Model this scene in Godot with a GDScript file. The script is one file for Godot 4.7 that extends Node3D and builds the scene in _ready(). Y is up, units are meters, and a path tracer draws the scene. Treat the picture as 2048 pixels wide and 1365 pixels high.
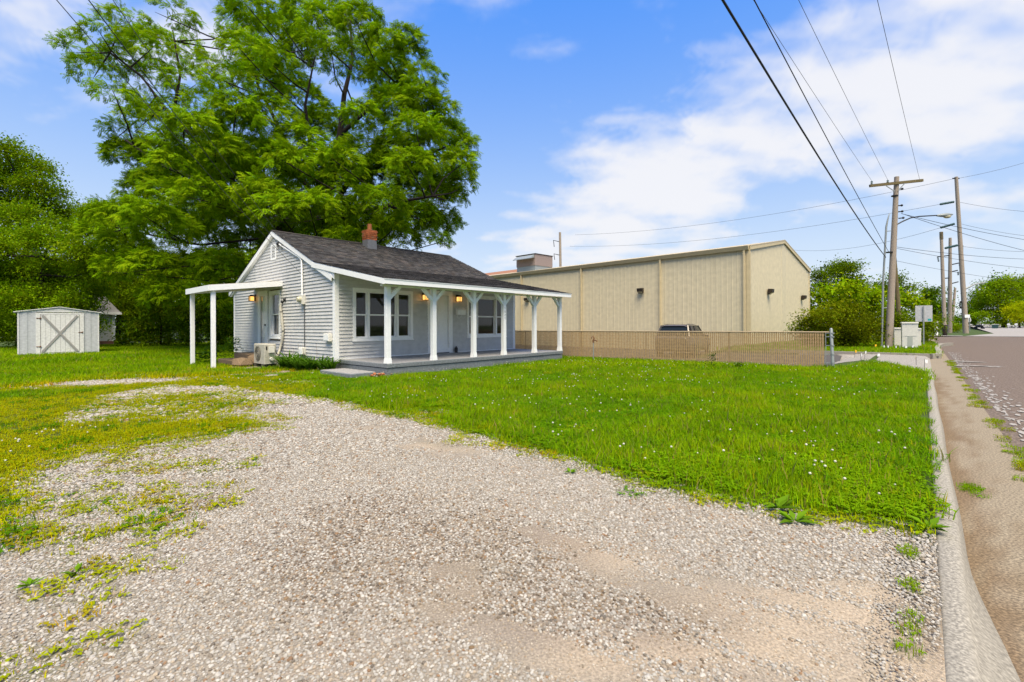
extends Node3D
# A small sided house with a porch, its gravel drive and lawn beside a road.
# World: camera at x=0, z=0; depth runs along -z; metres.

const FOC := 925.044
const ROLL := 0.00405
const HORIZON := 651.068
const EYE := 1.264
const HOUSE_AT := Vector3(-4.899, 0.0, -12.815)
const HOUSE_TURN := 48.336
const RX := 0.66473   # road / house front direction: x
const RD := 0.74708   # and depth
const EXPOSURE := 2.0

var M := {}
var TEX := {}
var rng := RandomNumberGenerator.new()
var taken := {}

# ---------------------------------------------------------------- pixels and places
func ray(px: float, py: float) -> Vector3:
	var dx := px - 1024.0
	var dy := py - HORIZON
	var c := cos(ROLL)
	var s := sin(ROLL)
	return Vector3((c * dx - s * dy) / FOC, -(s * dx + c * dy) / FOC, -1.0)

func gp(px: float, py: float, y := 0.0) -> Vector3:
	var d := ray(px, py)
	return Vector3(0, EYE, 0) + d * ((y - EYE) / d.y)

func at(px: float, py: float, depth: float) -> Vector3:
	return Vector3(0, EYE, 0) + ray(px, py) * depth

func rs(r: float, s: float, y := 0.0) -> Vector3:      # along the road, across it (road side positive)
	return Vector3(r * RX + s * RD, y, -(r * RD - s * RX))

func to_rs(p: Vector3) -> Vector2:
	return Vector2(p.x * RX - p.z * RD, p.x * RD + p.z * RX)

# ---------------------------------------------------------------- materials
func lin(c: Color) -> Color:
	return c.linear_to_srgb()

func grain(seed_: int, freq: float, lo: float, hi: float, size := 512, kind := FastNoiseLite.TYPE_SIMPLEX_SMOOTH, oct := 5) -> NoiseTexture2D:
	var key := "g%d_%f_%f_%f_%d_%d" % [seed_, freq, lo, hi, size, kind]
	if TEX.has(key):
		return TEX[key]
	var n := FastNoiseLite.new()
	n.seed = seed_
	n.noise_type = kind
	n.frequency = freq
	n.fractal_octaves = oct
	var t := NoiseTexture2D.new()
	t.width = size
	t.height = size
	t.seamless = true
	t.noise = n
	var g := Gradient.new()
	g.set_color(0, Color(lo, lo, lo))
	g.set_color(1, Color(hi, hi, hi))
	t.color_ramp = g
	TEX[key] = t
	return t

func bump(seed_: int, freq: float, size := 512, strength := 6.0, kind := FastNoiseLite.TYPE_SIMPLEX_SMOOTH) -> NoiseTexture2D:
	var key := "b%d_%f_%d_%f" % [seed_, freq, size, strength]
	if TEX.has(key):
		return TEX[key]
	var n := FastNoiseLite.new()
	n.seed = seed_
	n.noise_type = kind
	n.frequency = freq
	n.fractal_octaves = 4
	var t := NoiseTexture2D.new()
	t.width = size
	t.height = size
	t.seamless = true
	t.as_normal_map = true
	t.bump_strength = strength
	t.noise = n
	TEX[key] = t
	return t

# a matte material of a linear base colour, with grain of `scale` repeats per metre
func mat(c: Color, rough := 0.8, tex: Texture2D = null, scale := 1.0, normal: Texture2D = null, nscale := 0.5, world := true) -> StandardMaterial3D:
	var m := StandardMaterial3D.new()
	m.albedo_color = lin(c)
	m.roughness = rough
	m.metallic_specular = 0.4
	if tex or normal:
		m.uv1_triplanar = true
		m.uv1_world_triplanar = world
		m.uv1_scale = Vector3.ONE * scale
	if tex:
		m.albedo_texture = tex
	if normal:
		m.normal_enabled = true
		m.normal_texture = normal
		m.normal_scale = nscale
	return m

func vmat(rough := 0.85, tex: Texture2D = null, scale := 1.0) -> StandardMaterial3D:
	var m := mat(Color(1, 1, 1), rough, tex, scale)
	m.vertex_color_use_as_albedo = true
	return m

func make_materials() -> void:
	var fine := grain(1, 0.06, 0.72, 1.0)
	var soft := grain(2, 0.012, 0.82, 1.0)
	M.white = mat(Color(0.84, 0.84, 0.83), 0.45, grain(3, 0.02, 0.95, 1.0), 0.9, bump(4, 0.04), 0.04)
	M.siding = mat(Color(0.60, 0.592, 0.572), 0.5, grain(5, 0.015, 0.86, 1.0), 0.6)
	M.shingle = vmat(0.97, grain(6, 0.12, 0.55, 1.0), 2.2)
	M.concrete = mat(Color(0.47, 0.435, 0.385), 0.9, grain(7, 0.03, 0.55, 1.0), 1.1, bump(8, 0.1), 0.6)
	M.kerb = mat(Color(0.50, 0.46, 0.385), 0.9, grain(9, 0.03, 0.5, 1.0, 1024, FastNoiseLite.TYPE_SIMPLEX_SMOOTH, 8), 1.6, bump(8, 0.1), 0.4)
	M.greypaint = mat(Color(0.24, 0.26, 0.275), 0.6, grain(10, 0.03, 0.7, 1.0), 0.9, bump(11, 0.05), 0.5)
	M.deck = mat(Color(0.40, 0.39, 0.385), 0.6, grain(12, 0.03, 0.72, 1.0), 0.8)
	M.dark = mat(Color(0.012, 0.012, 0.013), 0.45)
	M.rubber = mat(Color(0.02, 0.02, 0.022), 0.8)
	M.steel = mat(Color(0.36, 0.39, 0.38), 0.5, grain(13, 0.05, 0.75, 1.0), 2.0)
	M.steel.metallic = 0.35
	M.tan = mat(Color(0.66, 0.575, 0.39), 0.55, grain(14, 0.02, 0.9, 1.0), 0.25)
	M.tantrim = mat(Color(0.58, 0.48, 0.29), 0.55, grain(14, 0.02, 0.9, 1.0), 0.25)
	M.roofpale = mat(Color(0.42, 0.35, 0.23), 0.6)
	M.slat = mat(Color(0.56, 0.37, 0.175), 0.6, grain(15, 0.03, 0.75, 1.0), 0.6)
	M.wire = mat(Color(0.33, 0.25, 0.15), 0.5)
	M.wood = mat(Color(0.52, 0.43, 0.345), 0.9, grain(16, 0.05, 0.55, 1.0), 1.2, bump(17, 0.08), 0.5)
	M.woodgreen = mat(Color(0.30, 0.235, 0.11), 0.9, grain(16, 0.05, 0.4, 1.0), 1.2, bump(17, 0.08), 0.8)
	M.bark = mat(Color(0.050, 0.036, 0.026), 0.95, grain(18, 0.05, 0.45, 1.0), 1.5, bump(19, 0.06, 512, 10.0), 1.0)
	M.brick = vmat(0.9, fine, 6.0)
	M.mortar = mat(Color(0.30, 0.25, 0.2), 0.95, fine, 4.0)
	M.clay = mat(Color(0.42, 0.15, 0.055), 0.85, fine, 3.0)
	M.flash = mat(Color(0.16, 0.165, 0.18), 0.5, soft, 2.0)
	M.putty = mat(Color(0.50, 0.475, 0.40), 0.5, soft, 1.0)
	M.puttydark = mat(Color(0.07, 0.065, 0.05), 0.6)
	M.brownstone = mat(Color(0.36, 0.25, 0.15), 0.95, grain(20, 0.04, 0.45, 1.0), 1.6, bump(8, 0.1), 0.9)
	M.stone = mat(Color(0.42, 0.33, 0.24), 0.9, grain(20, 0.04, 0.5, 1.0), 2.0, bump(8, 0.1), 0.8)
	M.shedside = mat(Color(0.56, 0.58, 0.61), 0.45, grain(21, 0.02, 0.85, 1.0), 0.8)
	M.shedwhite = mat(Color(0.82, 0.82, 0.81), 0.55, grain(22, 0.02, 0.82, 1.0), 1.0)
	M.shedcross = mat(Color(0.50, 0.49, 0.48), 0.8, grain(23, 0.06, 0.6, 1.0), 2.0)
	M.rust = mat(Color(0.20, 0.10, 0.05), 0.9, fine, 3.0)
	M.inside = mat(Color(0.16, 0.125, 0.085), 0.9)
	M.insidefloor = mat(Color(0.11, 0.065, 0.04), 0.6)
	M.curtain = mat(Color(0.42, 0.43, 0.44), 0.9)
	M.cable = mat(Color(0.012, 0.012, 0.014), 0.6)
	M.cablethin = mat(Color(0.05, 0.05, 0.055), 0.6)
	M.insulator = mat(Color(0.03, 0.075, 0.075), 0.35)
	M.signback = mat(Color(0.55, 0.56, 0.57), 0.5, soft, 1.0)
	M.sticker = mat(Color(0.02, 0.32, 0.33), 0.5)
	M.cabinet = mat(Color(0.72, 0.70, 0.63), 0.5, grain(24, 0.02, 0.88, 1.0), 1.0)
	M.cabinetvent = mat(Color(0.36, 0.38, 0.34), 0.6)
	M.yellow = mat(Color(0.80, 0.42, 0.01), 0.6)
	M.flagwhite = mat(Color(0.7, 0.7, 0.7), 0.6)
	M.asphalt = mat(Color(0.30, 0.228, 0.18), 0.95, grain(25, 0.025, 0.45, 1.0, 1024, FastNoiseLite.TYPE_SIMPLEX_SMOOTH, 8), 0.8, bump(26, 0.2), 0.8)
	M.lot = mat(Color(0.135, 0.125, 0.12), 0.95, grain(25, 0.16, 0.5, 1.0), 1.0)
	M.paleroad = mat(Color(0.36, 0.335, 0.31), 0.95, grain(27, 0.05, 0.75, 1.0), 0.5)
	M.paint = mat(Color(0.42, 0.385, 0.345), 0.8, fine, 2.0)
	M.carpaint = mat(Color(0.10, 0.085, 0.07), 0.35)
	M.carpaint.metallic = 0.2
	M.carpaint.clearcoat_enabled = true
	M.carpaint.clearcoat = 0.4
	M.carpaint.clearcoat_roughness = 0.08
	M.chrome = mat(Color(0.6, 0.6, 0.6), 0.2)
	M.chrome.metallic = 1.0
	M.bronze = mat(Color(0.03, 0.022, 0.016), 0.5)
	M.rtu = mat(Color(0.40, 0.32, 0.30), 0.5, grain(28, 0.05, 0.6, 1.0), 0.8)
	M.galv = mat(Color(0.42, 0.47, 0.48), 0.4, grain(28, 0.05, 0.75, 1.0), 0.8)
	M.galv.metallic = 0.4
	M.mint = mat(Color(0.33, 0.42, 0.36), 0.6)
	M.palewall = mat(Color(0.62, 0.6, 0.55), 0.6)
	M.greyroof = mat(Color(0.68, 0.65, 0.65), 0.9, fine, 0.8)
	M.redtrim = mat(Color(0.25, 0.12, 0.07), 0.8)
	M.lampglow = mat(Color(0.9, 0.6, 0.25), 0.5)
	M.lampglow.emission_enabled = true
	M.lampglow.emission = lin(Color(1.0, 0.5, 0.12))
	M.lampglow.emission_energy_multiplier = 0.8
	M.bulb = mat(Color(0.9, 0.8, 0.5), 0.5)
	M.bulb.emission_enabled = true
	M.bulb.emission = lin(Color(1.0, 0.72, 0.28))
	M.bulb.emission_energy_multiplier = 4.0
	var gl := StandardMaterial3D.new()
	gl.transparency = BaseMaterial3D.TRANSPARENCY_ALPHA
	gl.albedo_color = Color(0.12, 0.14, 0.12, 0.08)
	gl.roughness = 0.03
	gl.metallic_specular = 0.6
	M.glass = gl
	var cg := StandardMaterial3D.new()
	cg.albedo_color = lin(Color(0.012, 0.016, 0.018))
	cg.roughness = 0.04
	cg.metallic_specular = 0.35
	M.carglass = cg
	M.lampglass = mat(Color(0.45, 0.42, 0.30), 0.25)
	# living things: vertex colours carry each leaf's own tone
	M.leaf = vmat(0.8)
	M.leaf.metallic_specular = 0.1
	M.leaf.backlight_enabled = true
	M.leaf.backlight = lin(Color(0.72, 0.8, 0.3))
	M.grass = vmat(0.9)
	M.grass.metallic_specular = 0.05
	M.grass.backlight_enabled = true
	M.grass.backlight = lin(Color(0.7, 0.75, 0.25))
	M.pebble = vmat(0.9, fine, 18.0)
	M.flower = vmat(0.8)
	M.ground = vmat(1.0, grain(30, 0.05, 0.68, 1.0, 1024), 1.1)
	M.ground.normal_enabled = true
	M.ground.normal_texture = bump(31, 0.08, 1024, 10.0)
	M.ground.normal_scale = 0.35
	M.gutter = vmat(0.9, grain(32, 0.03, 0.5, 1.0, 1024, FastNoiseLite.TYPE_SIMPLEX_SMOOTH, 8), 1.6)
	M.gutter.normal_enabled = true
	M.gutter.normal_texture = bump(8, 0.1)
	M.gutter.normal_scale = 0.4

# ---------------------------------------------------------------- mesh helpers
func st() -> SurfaceTool:
	var s := SurfaceTool.new()
	s.begin(Mesh.PRIMITIVE_TRIANGLES)
	s.set_smooth_group(-1)
	return s

func tri(s: SurfaceTool, a: Vector3, b: Vector3, c: Vector3) -> void:
	s.add_vertex(a)
	s.add_vertex(b)
	s.add_vertex(c)

func quad(s: SurfaceTool, a: Vector3, b: Vector3, c: Vector3, d: Vector3) -> void:
	tri(s, a, b, c)
	tri(s, a, c, d)

func hexa(s: SurfaceTool, p: Array) -> void:     # p: bottom 0..3 round, top 4..7 round
	quad(s, p[0], p[1], p[2], p[3])
	quad(s, p[7], p[6], p[5], p[4])
	for i in 4:
		var j := (i + 1) % 4
		quad(s, p[i], p[i + 4], p[j + 4], p[j])

func box(s: SurfaceTool, lo: Vector3, hi: Vector3) -> void:
	hexa(s, [Vector3(lo.x, lo.y, lo.z), Vector3(hi.x, lo.y, lo.z), Vector3(hi.x, lo.y, hi.z), Vector3(lo.x, lo.y, hi.z),
		Vector3(lo.x, hi.y, lo.z), Vector3(hi.x, hi.y, lo.z), Vector3(hi.x, hi.y, hi.z), Vector3(lo.x, hi.y, hi.z)])

# a box with chamfered vertical and top edges
func soft_box(s: SurfaceTool, lo: Vector3, hi: Vector3, c := 0.01) -> void:
	var ring := func(y: float, k: float) -> Array:
		return [Vector3(lo.x + c, y, lo.z + k), Vector3(hi.x - c, y, lo.z + k), Vector3(hi.x - k, y, lo.z + c), Vector3(hi.x - k, y, hi.z - c),
			Vector3(hi.x - c, y, hi.z - k), Vector3(lo.x + c, y, hi.z - k), Vector3(lo.x + k, y, hi.z - c), Vector3(lo.x + k, y, lo.z + c)]
	var a: Array = ring.call(lo.y, 0.0)
	var b: Array = ring.call(hi.y - c, 0.0)
	var t: Array = ring.call(hi.y, c * 0.98)
	for i in 8:
		var j := (i + 1) % 8
		quad(s, a[i], b[i], b[j], a[j])
		quad(s, b[i], t[i], t[j], b[j])
	for i in range(1, 7):
		tri(s, t[0], t[i + 1], t[i])
		tri(s, a[0], a[i], a[i + 1])

func beam(s: SurfaceTool, a: Vector3, b: Vector3, w: float, h: float, up := Vector3.UP) -> void:
	var d := (b - a).normalized()
	var side := d.cross(up).normalized() * w * 0.5
	var u := side.cross(d).normalized() * h * 0.5
	hexa(s, [a - side - u, a + side - u, b + side - u, b - side - u, a - side + u, a + side + u, b + side + u, b - side + u])

func tube(s: SurfaceTool, pts: Array, radii: Array, sides := 8, caps := true) -> void:
	s.set_smooth_group(0)
	var rings := []
	var n := pts.size()
	var prev := Vector3.ZERO
	for i in n:
		var d: Vector3 = (pts[mini(i + 1, n - 1)] - pts[maxi(i - 1, 0)]).normalized()
		var x := Vector3.ZERO
		if prev == Vector3.ZERO:
			x = d.cross(Vector3(0.31, 0.12, 0.94) if absf(d.z) < 0.9 else Vector3.UP).normalized()
		else:
			x = (prev - d * prev.dot(d)).normalized()
		prev = x
		var y := d.cross(x)
		var ring := []
		for k in sides:
			var a := TAU * k / sides
			ring.append(pts[i] + (x * cos(a) + y * sin(a)) * radii[i])
		rings.append(ring)
	for i in n - 1:
		for k in sides:
			var j := (k + 1) % sides
			quad(s, rings[i][k], rings[i][j], rings[i + 1][j], rings[i + 1][k])
	s.set_smooth_group(-1)
	if caps:
		for k in range(1, sides - 1):
			tri(s, rings[0][0], rings[0][k + 1], rings[0][k])
			tri(s, rings[n - 1][0], rings[n - 1][k], rings[n - 1][k + 1])

func rod(s: SurfaceTool, a: Vector3, b: Vector3, r: float, sides := 6) -> void:
	tube(s, [a, b], [r, r], sides)

func ball(s: SurfaceTool, c: Vector3, r: Vector3, seg := 10, rings := 6) -> void:
	s.set_smooth_group(0)
	for i in rings:
		var t0 := PI * i / rings
		var t1 := PI * (i + 1) / rings
		for k in seg:
			var a0 := TAU * k / seg
			var a1 := TAU * (k + 1) / seg
			var f := func(t: float, a: float) -> Vector3: return c + Vector3(sin(t) * cos(a), cos(t), sin(t) * sin(a)) * r
			quad(s, f.call(t0, a0), f.call(t0, a1), f.call(t1, a1), f.call(t1, a0))
	s.set_smooth_group(-1)

# a flat outline given thickness: pts lie in the plane x-y, pushed along z
func slab(s: SurfaceTool, pts: Array, z0: float, z1: float, xf := Transform3D()) -> void:
	var poly := PackedVector2Array(pts)
	var idx := Geometry2D.triangulate_polygon(poly)
	for i in range(0, idx.size(), 3):
		var a := poly[idx[i]]
		var b := poly[idx[i + 1]]
		var c := poly[idx[i + 2]]
		tri(s, xf * Vector3(a.x, a.y, z1), xf * Vector3(c.x, c.y, z1), xf * Vector3(b.x, b.y, z1))
		tri(s, xf * Vector3(a.x, a.y, z0), xf * Vector3(b.x, b.y, z0), xf * Vector3(c.x, c.y, z0))
	for i in poly.size():
		var a := poly[i]
		var b := poly[(i + 1) % poly.size()]
		quad(s, xf * Vector3(a.x, a.y, z0), xf * Vector3(a.x, a.y, z1), xf * Vector3(b.x, b.y, z1), xf * Vector3(b.x, b.y, z0))

func done(s: SurfaceTool) -> ArrayMesh:
	s.generate_normals()
	return s.commit()

func numbered(called: String) -> String:
	if not taken.has(called):
		taken[called] = 0
		return called
	taken[called] += 1
	return "%s_%03d" % [called, taken[called]]

func put(called: String, mesh: Mesh, m: Material, parent: Node = null) -> MeshInstance3D:
	var o := MeshInstance3D.new()
	o.mesh = mesh
	o.material_override = m
	if parent == null:
		o.name = numbered(called)
		add_child(o)
	else:
		o.name = called
		parent.add_child(o, true)
	return o

func obj(called: String, s: SurfaceTool, m: Material, parent: Node = null) -> MeshInstance3D:
	return put(called, done(s), m, parent)

func tag(o: Node, label: String, category := "", group := "", kind := "") -> Node:
	if label: o.set_meta("label", label)
	if category: o.set_meta("category", category)
	if group: o.set_meta("group", group)
	if kind: o.set_meta("kind", kind)
	return o

func thing(called: String, where: Vector3, turn: float, label: String, category: String, group := "") -> Node3D:
	var o := Node3D.new()
	o.name = numbered(called)
	add_child(o)
	o.position = where
	o.rotation_degrees.y = turn
	tag(o, label, category, group)
	return o

func copy_of(o: Node3D) -> Node3D:
	var c: Node3D = o.duplicate()
	c.name = numbered(str(o.name).rstrip("0123456789").trim_suffix("_"))
	add_child(c)
	return c

func structure(o: Node) -> Node:
	o.set_meta("kind", "structure")
	return o

func many(called: String, mesh: Mesh, m: Material, xf: Array, cols: Array, parent: Node = null) -> MultiMeshInstance3D:
	var mm := MultiMesh.new()
	mm.transform_format = MultiMesh.TRANSFORM_3D
	mm.use_colors = true
	mm.mesh = mesh
	mm.instance_count = xf.size()
	for i in xf.size():
		mm.set_instance_transform(i, xf[i])
		mm.set_instance_color(i, cols[i])
	var o := MultiMeshInstance3D.new()
	o.multimesh = mm
	o.material_override = m
	o.set_meta("kind", "stuff")
	if parent == null:
		o.name = numbered(called)
		add_child(o)
	else:
		o.name = called
		parent.add_child(o, true)
	return o

# leaves and blades straight into arrays
class Leaves:
	var v := PackedVector3Array()
	var n := PackedVector3Array()
	var c := PackedColorArray()
	var i := PackedInt32Array()
	func leaf(base: Vector3, dir: Vector3, side: Vector3, length: float, width: float, col: Color, fold := 0.25) -> void:
		var nn := side.cross(dir).normalized()
		var k := v.size()
		var mid := base + dir * length * 0.45
		v.append(base)
		v.append(mid - side * width * 0.5 + nn * width * fold)
		v.append(base + dir * length - nn * width * 0.3)
		v.append(mid + side * width * 0.5 + nn * width * fold)
		var n1 := (nn + side * fold * 2.0).normalized()
		var n2 := (nn - side * fold * 2.0).normalized()
		n.append(nn)
		n.append(n1)
		n.append(nn)
		n.append(n2)
		for j in 4:
			c.append(col)
		i.append_array(PackedInt32Array([k, k + 1, k + 2, k, k + 2, k + 3]))
	func blade(base: Vector3, lean: Vector3, side: Vector3, h: float, w: float, col: Color, tip: Color) -> void:
		var k := v.size()
		var p1 := base + Vector3(0, h * 0.55, 0) + lean * 0.3
		var p2 := base + Vector3(0, h, 0) + lean
		var nn := side.cross((p2 - base).normalized()).normalized()
		var turned := nn.y < 0.0
		if turned:
			nn = -nn
		for p in [base - side * w * 0.5, base + side * w * 0.5, p1 - side * w * 0.42, p1 + side * w * 0.42, p2]:
			v.append(p)
			n.append(nn)
		for j in 2: c.append(col)
		for j in 2: c.append(col.lerp(tip, 0.5))
		c.append(tip)
		if turned:
			i.append_array(PackedInt32Array([k, k + 1, k + 2, k + 1, k + 3, k + 2, k + 2, k + 3, k + 4]))
		else:
			i.append_array(PackedInt32Array([k, k + 2, k + 1, k + 1, k + 2, k + 3, k + 2, k + 4, k + 3]))
	func mesh() -> ArrayMesh:
		var a := []
		a.resize(Mesh.ARRAY_MAX)
		a[Mesh.ARRAY_VERTEX] = v
		a[Mesh.ARRAY_NORMAL] = n
		a[Mesh.ARRAY_COLOR] = c
		a[Mesh.ARRAY_INDEX] = i
		var m := ArrayMesh.new()
		m.add_surface_from_arrays(Mesh.PRIMITIVE_TRIANGLES, a)
		return m

func rnd(a: float, b: float) -> float:
	return rng.randf_range(a, b)

# ---------------------------------------------------------------- camera, sky, sun
func make_camera() -> void:
	var cam := Camera3D.new()
	cam.name = "camera"
	cam.projection = Camera3D.PROJECTION_FRUSTUM
	cam.near = 0.05
	cam.far = 2500.0
	cam.size = 2.0 * 0.05 * (682.5 / FOC)
	cam.frustum_offset = Vector2(0, -0.05 * (682.5 - HORIZON) / FOC)
	add_child(cam)
	cam.position = Vector3(0, EYE, 0)
	cam.rotation.z = -ROLL
	cam.current = true

func make_sky() -> void:
	var w := 2048
	var h := 1024
	var img := Image.create_empty(w, h, false, Image.FORMAT_RGBAF)
	var big := FastNoiseLite.new()
	big.seed = 11
	big.frequency = 0.55
	big.fractal_octaves = 6
	big.fractal_gain = 0.55
	big.domain_warp_enabled = true
	big.domain_warp_amplitude = 0.7
	big.domain_warp_frequency = 0.7
	var fine := FastNoiseLite.new()
	fine.seed = 5
	fine.frequency = 2.4
	fine.fractal_octaves = 5
	var zen := Vector3(0.012, 0.25, 0.96)
	var hor := Vector3(0.70, 0.90, 1.0)
	var white := Vector3(0.93, 0.93, 0.96)
	# where the photograph's cloud bank lies, as directions: px, py, radius in radians, weight
	var banks := []
	for b in [[2030, 60, 0.22, 0.9], [1900, 110, 0.16, 0.6], [2000, 240, 0.2, 0.6], [1830, 220, 0.16, 0.9], [1680, 230, 0.13, 0.8], [1560, 210, 0.09, 0.5], [1760, 330, 0.16, 0.9], [2000, 380, 0.16, 0.6], [1300, 300, 0.15, 1.7], [1190, 350, 0.16, 1.6], [1420, 290, 0.12, 0.7], [1080, 420, 0.14, 1.5], [1400, 400, 0.2, 1.0], [1250, 440, 0.18, 1.0], [1500, 470, 0.2, 0.7], [60, 60, 0.12, 1.8], [20, 130, 0.09, 1.3], [1400, 110, 0.17, -1.1], [1100, 120, 0.25, -1.1], [1600, 50, 0.13, -1.0], [950, 220, 0.15, -0.7], [110, 300, 0.16, -0.9], [1750, 60, 0.05, -0.4]]:
		banks.append([ray(b[0], b[1]).normalized(), b[2], b[3]])
	for j in h:
		var th := PI * (j + 0.5) / h
		var y := cos(th)
		for i in w:
			if j > h / 2 + 4:
				img.set_pixel(i, j, Color(0.22, 0.23, 0.18))
				continue
			var ph := TAU * (i + 0.5) / w
			var d := Vector3(sin(ph) * sin(th), y, -cos(ph) * sin(th))
			var yy := maxf(y, 0.0)
			var t := pow(1.0 - yy, 2.3)
			var c := zen.lerp(hor, t)
			var q := Vector2(d.x, d.z) / (yy + 0.22)
			var cover := big.get_noise_2d(q.x, q.y) * 1.0 + fine.get_noise_2d(q.x, q.y * 1.6) * 0.62 - 0.02
			for b in banks:
				var dist: float = acos(clampf(d.dot(b[0]), -1.0, 1.0)) / b[1]
				if dist < 2.2:
					cover += b[2] * exp(-dist * dist * 1.3) * 0.25
			var k := maxf(smoothstep(-0.10, 0.95, cover) * 0.93, 0.8 * pow(1.0 - yy, 6.5))
			c = c.lerp(white, k)
			img.set_pixel(i, j, Color(c.x, c.y, c.z) / EXPOSURE)
	var sm := PanoramaSkyMaterial.new()
	sm.panorama = ImageTexture.create_from_image(img)
	var sky := Sky.new()
	sky.sky_material = sm
	var e := Environment.new()
	e.background_mode = Environment.BG_SKY
	e.sky = sky
	e.tonemap_mode = Environment.TONE_MAPPER_LINEAR
	e.tonemap_exposure = EXPOSURE
	e.sdfgi_enabled = true
	e.ssao_enabled = true
	e.ssil_enabled = true
	var we := WorldEnvironment.new()
	we.name = "environment"
	we.environment = e
	add_child(we)
	var sun := DirectionalLight3D.new()
	sun.name = "sun"
	sun.light_energy = 1.3
	sun.light_color = Color(1.0, 0.945, 0.83)
	sun.light_angular_distance = 42.0
	sun.shadow_enabled = true
	add_child(sun)
	sun.look_at_from_position(Vector3(0.07, 1.3, 0.68) * 10.0, Vector3.ZERO)

# ---------------------------------------------------------------- the lie of the land
const CELL := 0.25
const R0 := -3.0
const S0 := -45.0
const NR := 192
const NS := 180
var cover_grid := PackedFloat32Array()     # 1 grass, 0 bare drive
var patch_noise := FastNoiseLite.new()

func fence_side(p: Vector3) -> float:       # metres behind the slatted fence
	var a := Vector2(2.08, 18.17)
	var b := Vector2(9.12, 13.21)
	var d := (b - a).normalized()
	var nrm := Vector2(-d.y, d.x)
	return (Vector2(p.x, -p.z) - a).dot(nrm)

func in_lot(p: Vector3) -> float:
	var q := to_rs(p)
	var k := smoothstep(0.3, 2.2, fence_side(p)) * smoothstep(-1.2, -3.4, q.y)
	if q.x > 23.0:
		k *= maxf(smoothstep(24.4, 23.8, q.x), smoothstep(-7.5, -9.0, q.y))
	return k

func land(p: Vector3) -> float:
	return -0.42 * in_lot(p)

func make_cover() -> void:
	patch_noise.seed = 21
	patch_noise.frequency = 0.9
	patch_noise.fractal_octaves = 4
	var poly := []
	for p in [[1896, 1112], [1800, 1086], [1690, 1066], [1590, 1056], [1480, 1040], [1400, 1016], [1250, 986], [1170, 948], [1085, 922], [960, 888], [890, 868], [800, 845], [700, 820], [620, 801], [545, 790], [470, 779], [430, 776],
			[330, 772], [250, 785], [170, 815], [130, 860], [110, 900], [90, 950], [75, 1000], [50, 1050], [0, 1090]]:
		var g := gp(p[0], p[1])
		poly.append(Vector2(g.x, -g.z))
	for q in [[-1.5, -4.6], [-3.2, -5.0], [-9.0, -4.0], [-9.0, 1.5], [3.2, 1.5]]:
		var g := rs(q[0], q[1])
		poly.append(Vector2(g.x, -g.z))
	# grassy islands in the drive and bare spots in the grass: px, py, metres across, along, weight
	var spots := []
	for b in [[330, 800, 1.5, 0.9, 0.75], [450, 815, 1.0, 0.7, 0.7], [420, 850, 0.9, 0.5, 0.75], [470, 862, 0.5, 0.3, 0.6], [200, 860, 0.8, 0.8, 0.55], [120, 880, 0.8, 1.2, 0.6], [250, 780, 1.8, 0.5, 0.5], [140, 1000, 0.4, 0.6, 0.35], [60, 1070, 0.3, 0.3, 0.4], [250, 1150, 0.22, 0.12, 0.55], [100, 1170, 0.2, 0.12, 0.5], [280, 1060, 0.35, 0.2, 0.42], [330, 990, 0.5, 0.3, 0.35], [200, 1080, 0.4, 0.25, 0.38], [60, 1300, 0.22, 0.1, 0.55], [150, 1260, 0.25, 0.1, 0.5], [360, 1200, 0.10, 0.06, 0.45], [310, 1120, 0.2, 0.1, 0.35], [500, 930, 0.5, 0.3, 0.26], [420, 1000, 0.4, 0.25, 0.28], [80, 1340, 0.3, 0.1, 0.4], [900, 885, 0.16, 0.2, 0.6], [940, 898, 0.15, 0.1, 0.5], [400, 930, 0.6, 0.4, 0.32], [300, 900, 0.7, 0.5, 0.35], [380, 1100, 0.15, 0.1, 0.35],
			[170, 766, 0.8, 0.4, -0.9], [260, 764, 0.9, 0.4, -0.8], [330, 763, 0.5, 0.3, -0.5], [270, 752, 1.0, 0.2, -0.45], [850, 828, 0.35, 0.35, -0.28], [560, 745, 0.8, 0.5, -0.42], [480, 737, 1.2, 0.6, -0.35], [600, 765, 0.8, 0.3, -0.25], [1600, 1075, 0.3, 0.2, -0.25], [1840, 1095, 0.15, 0.2, -0.3]]:
		var g := gp(b[0], b[1])
		spots.append([Vector2(g.x, -g.z), b[2], b[3], b[4]])
	cover_grid.resize((NR + 1) * (NS + 1))
	for a in NR + 1:
		for b in NS + 1:
			var w := rs(R0 + a * CELL, S0 + b * CELL)
			var p := Vector2(w.x, -w.z)
			var best := 1e9
			var inside := false
			if p.length() < 24.0 and w.z > -19.0:
				for i in poly.size():
					var u: Vector2 = poly[i]
					var v: Vector2 = poly[(i + 1) % poly.size()]
					var e := v - u
					var f := p - u
					var k := clampf(f.dot(e) / e.length_squared(), 0.0, 1.0)
					best = minf(best, (f - e * k).length())
					if (u.y > p.y) != (v.y > p.y) and p.x < (v.x - u.x) * (p.y - u.y) / (v.y - u.y) + u.x:
						inside = not inside
			var d := -best if inside else best
			var val := smoothstep(-0.2, 0.42, d)
			# the drive is weedy towards its left-hand side
			if inside:
				var left := smoothstep(-2.2, -6.5, w.x - (-w.z) * 0.12)
				val = maxf(val, 0.30 * left)
			for sp in spots:
				var o: Vector2 = p - sp[0]
				var away: Vector2 = sp[0].normalized()
				var al: float = o.dot(away) / (sp[2] + 0.05)
				var ac: float = o.dot(Vector2(-away.y, away.x)) / (sp[1] + 0.05)
				val += sp[3] * (0.8 if sp[3] > 0.0 else 1.0) * exp(-(al * al + ac * ac))
			cover_grid[a * (NS + 1) + b] = clampf(val, 0.0, 1.2)

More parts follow.
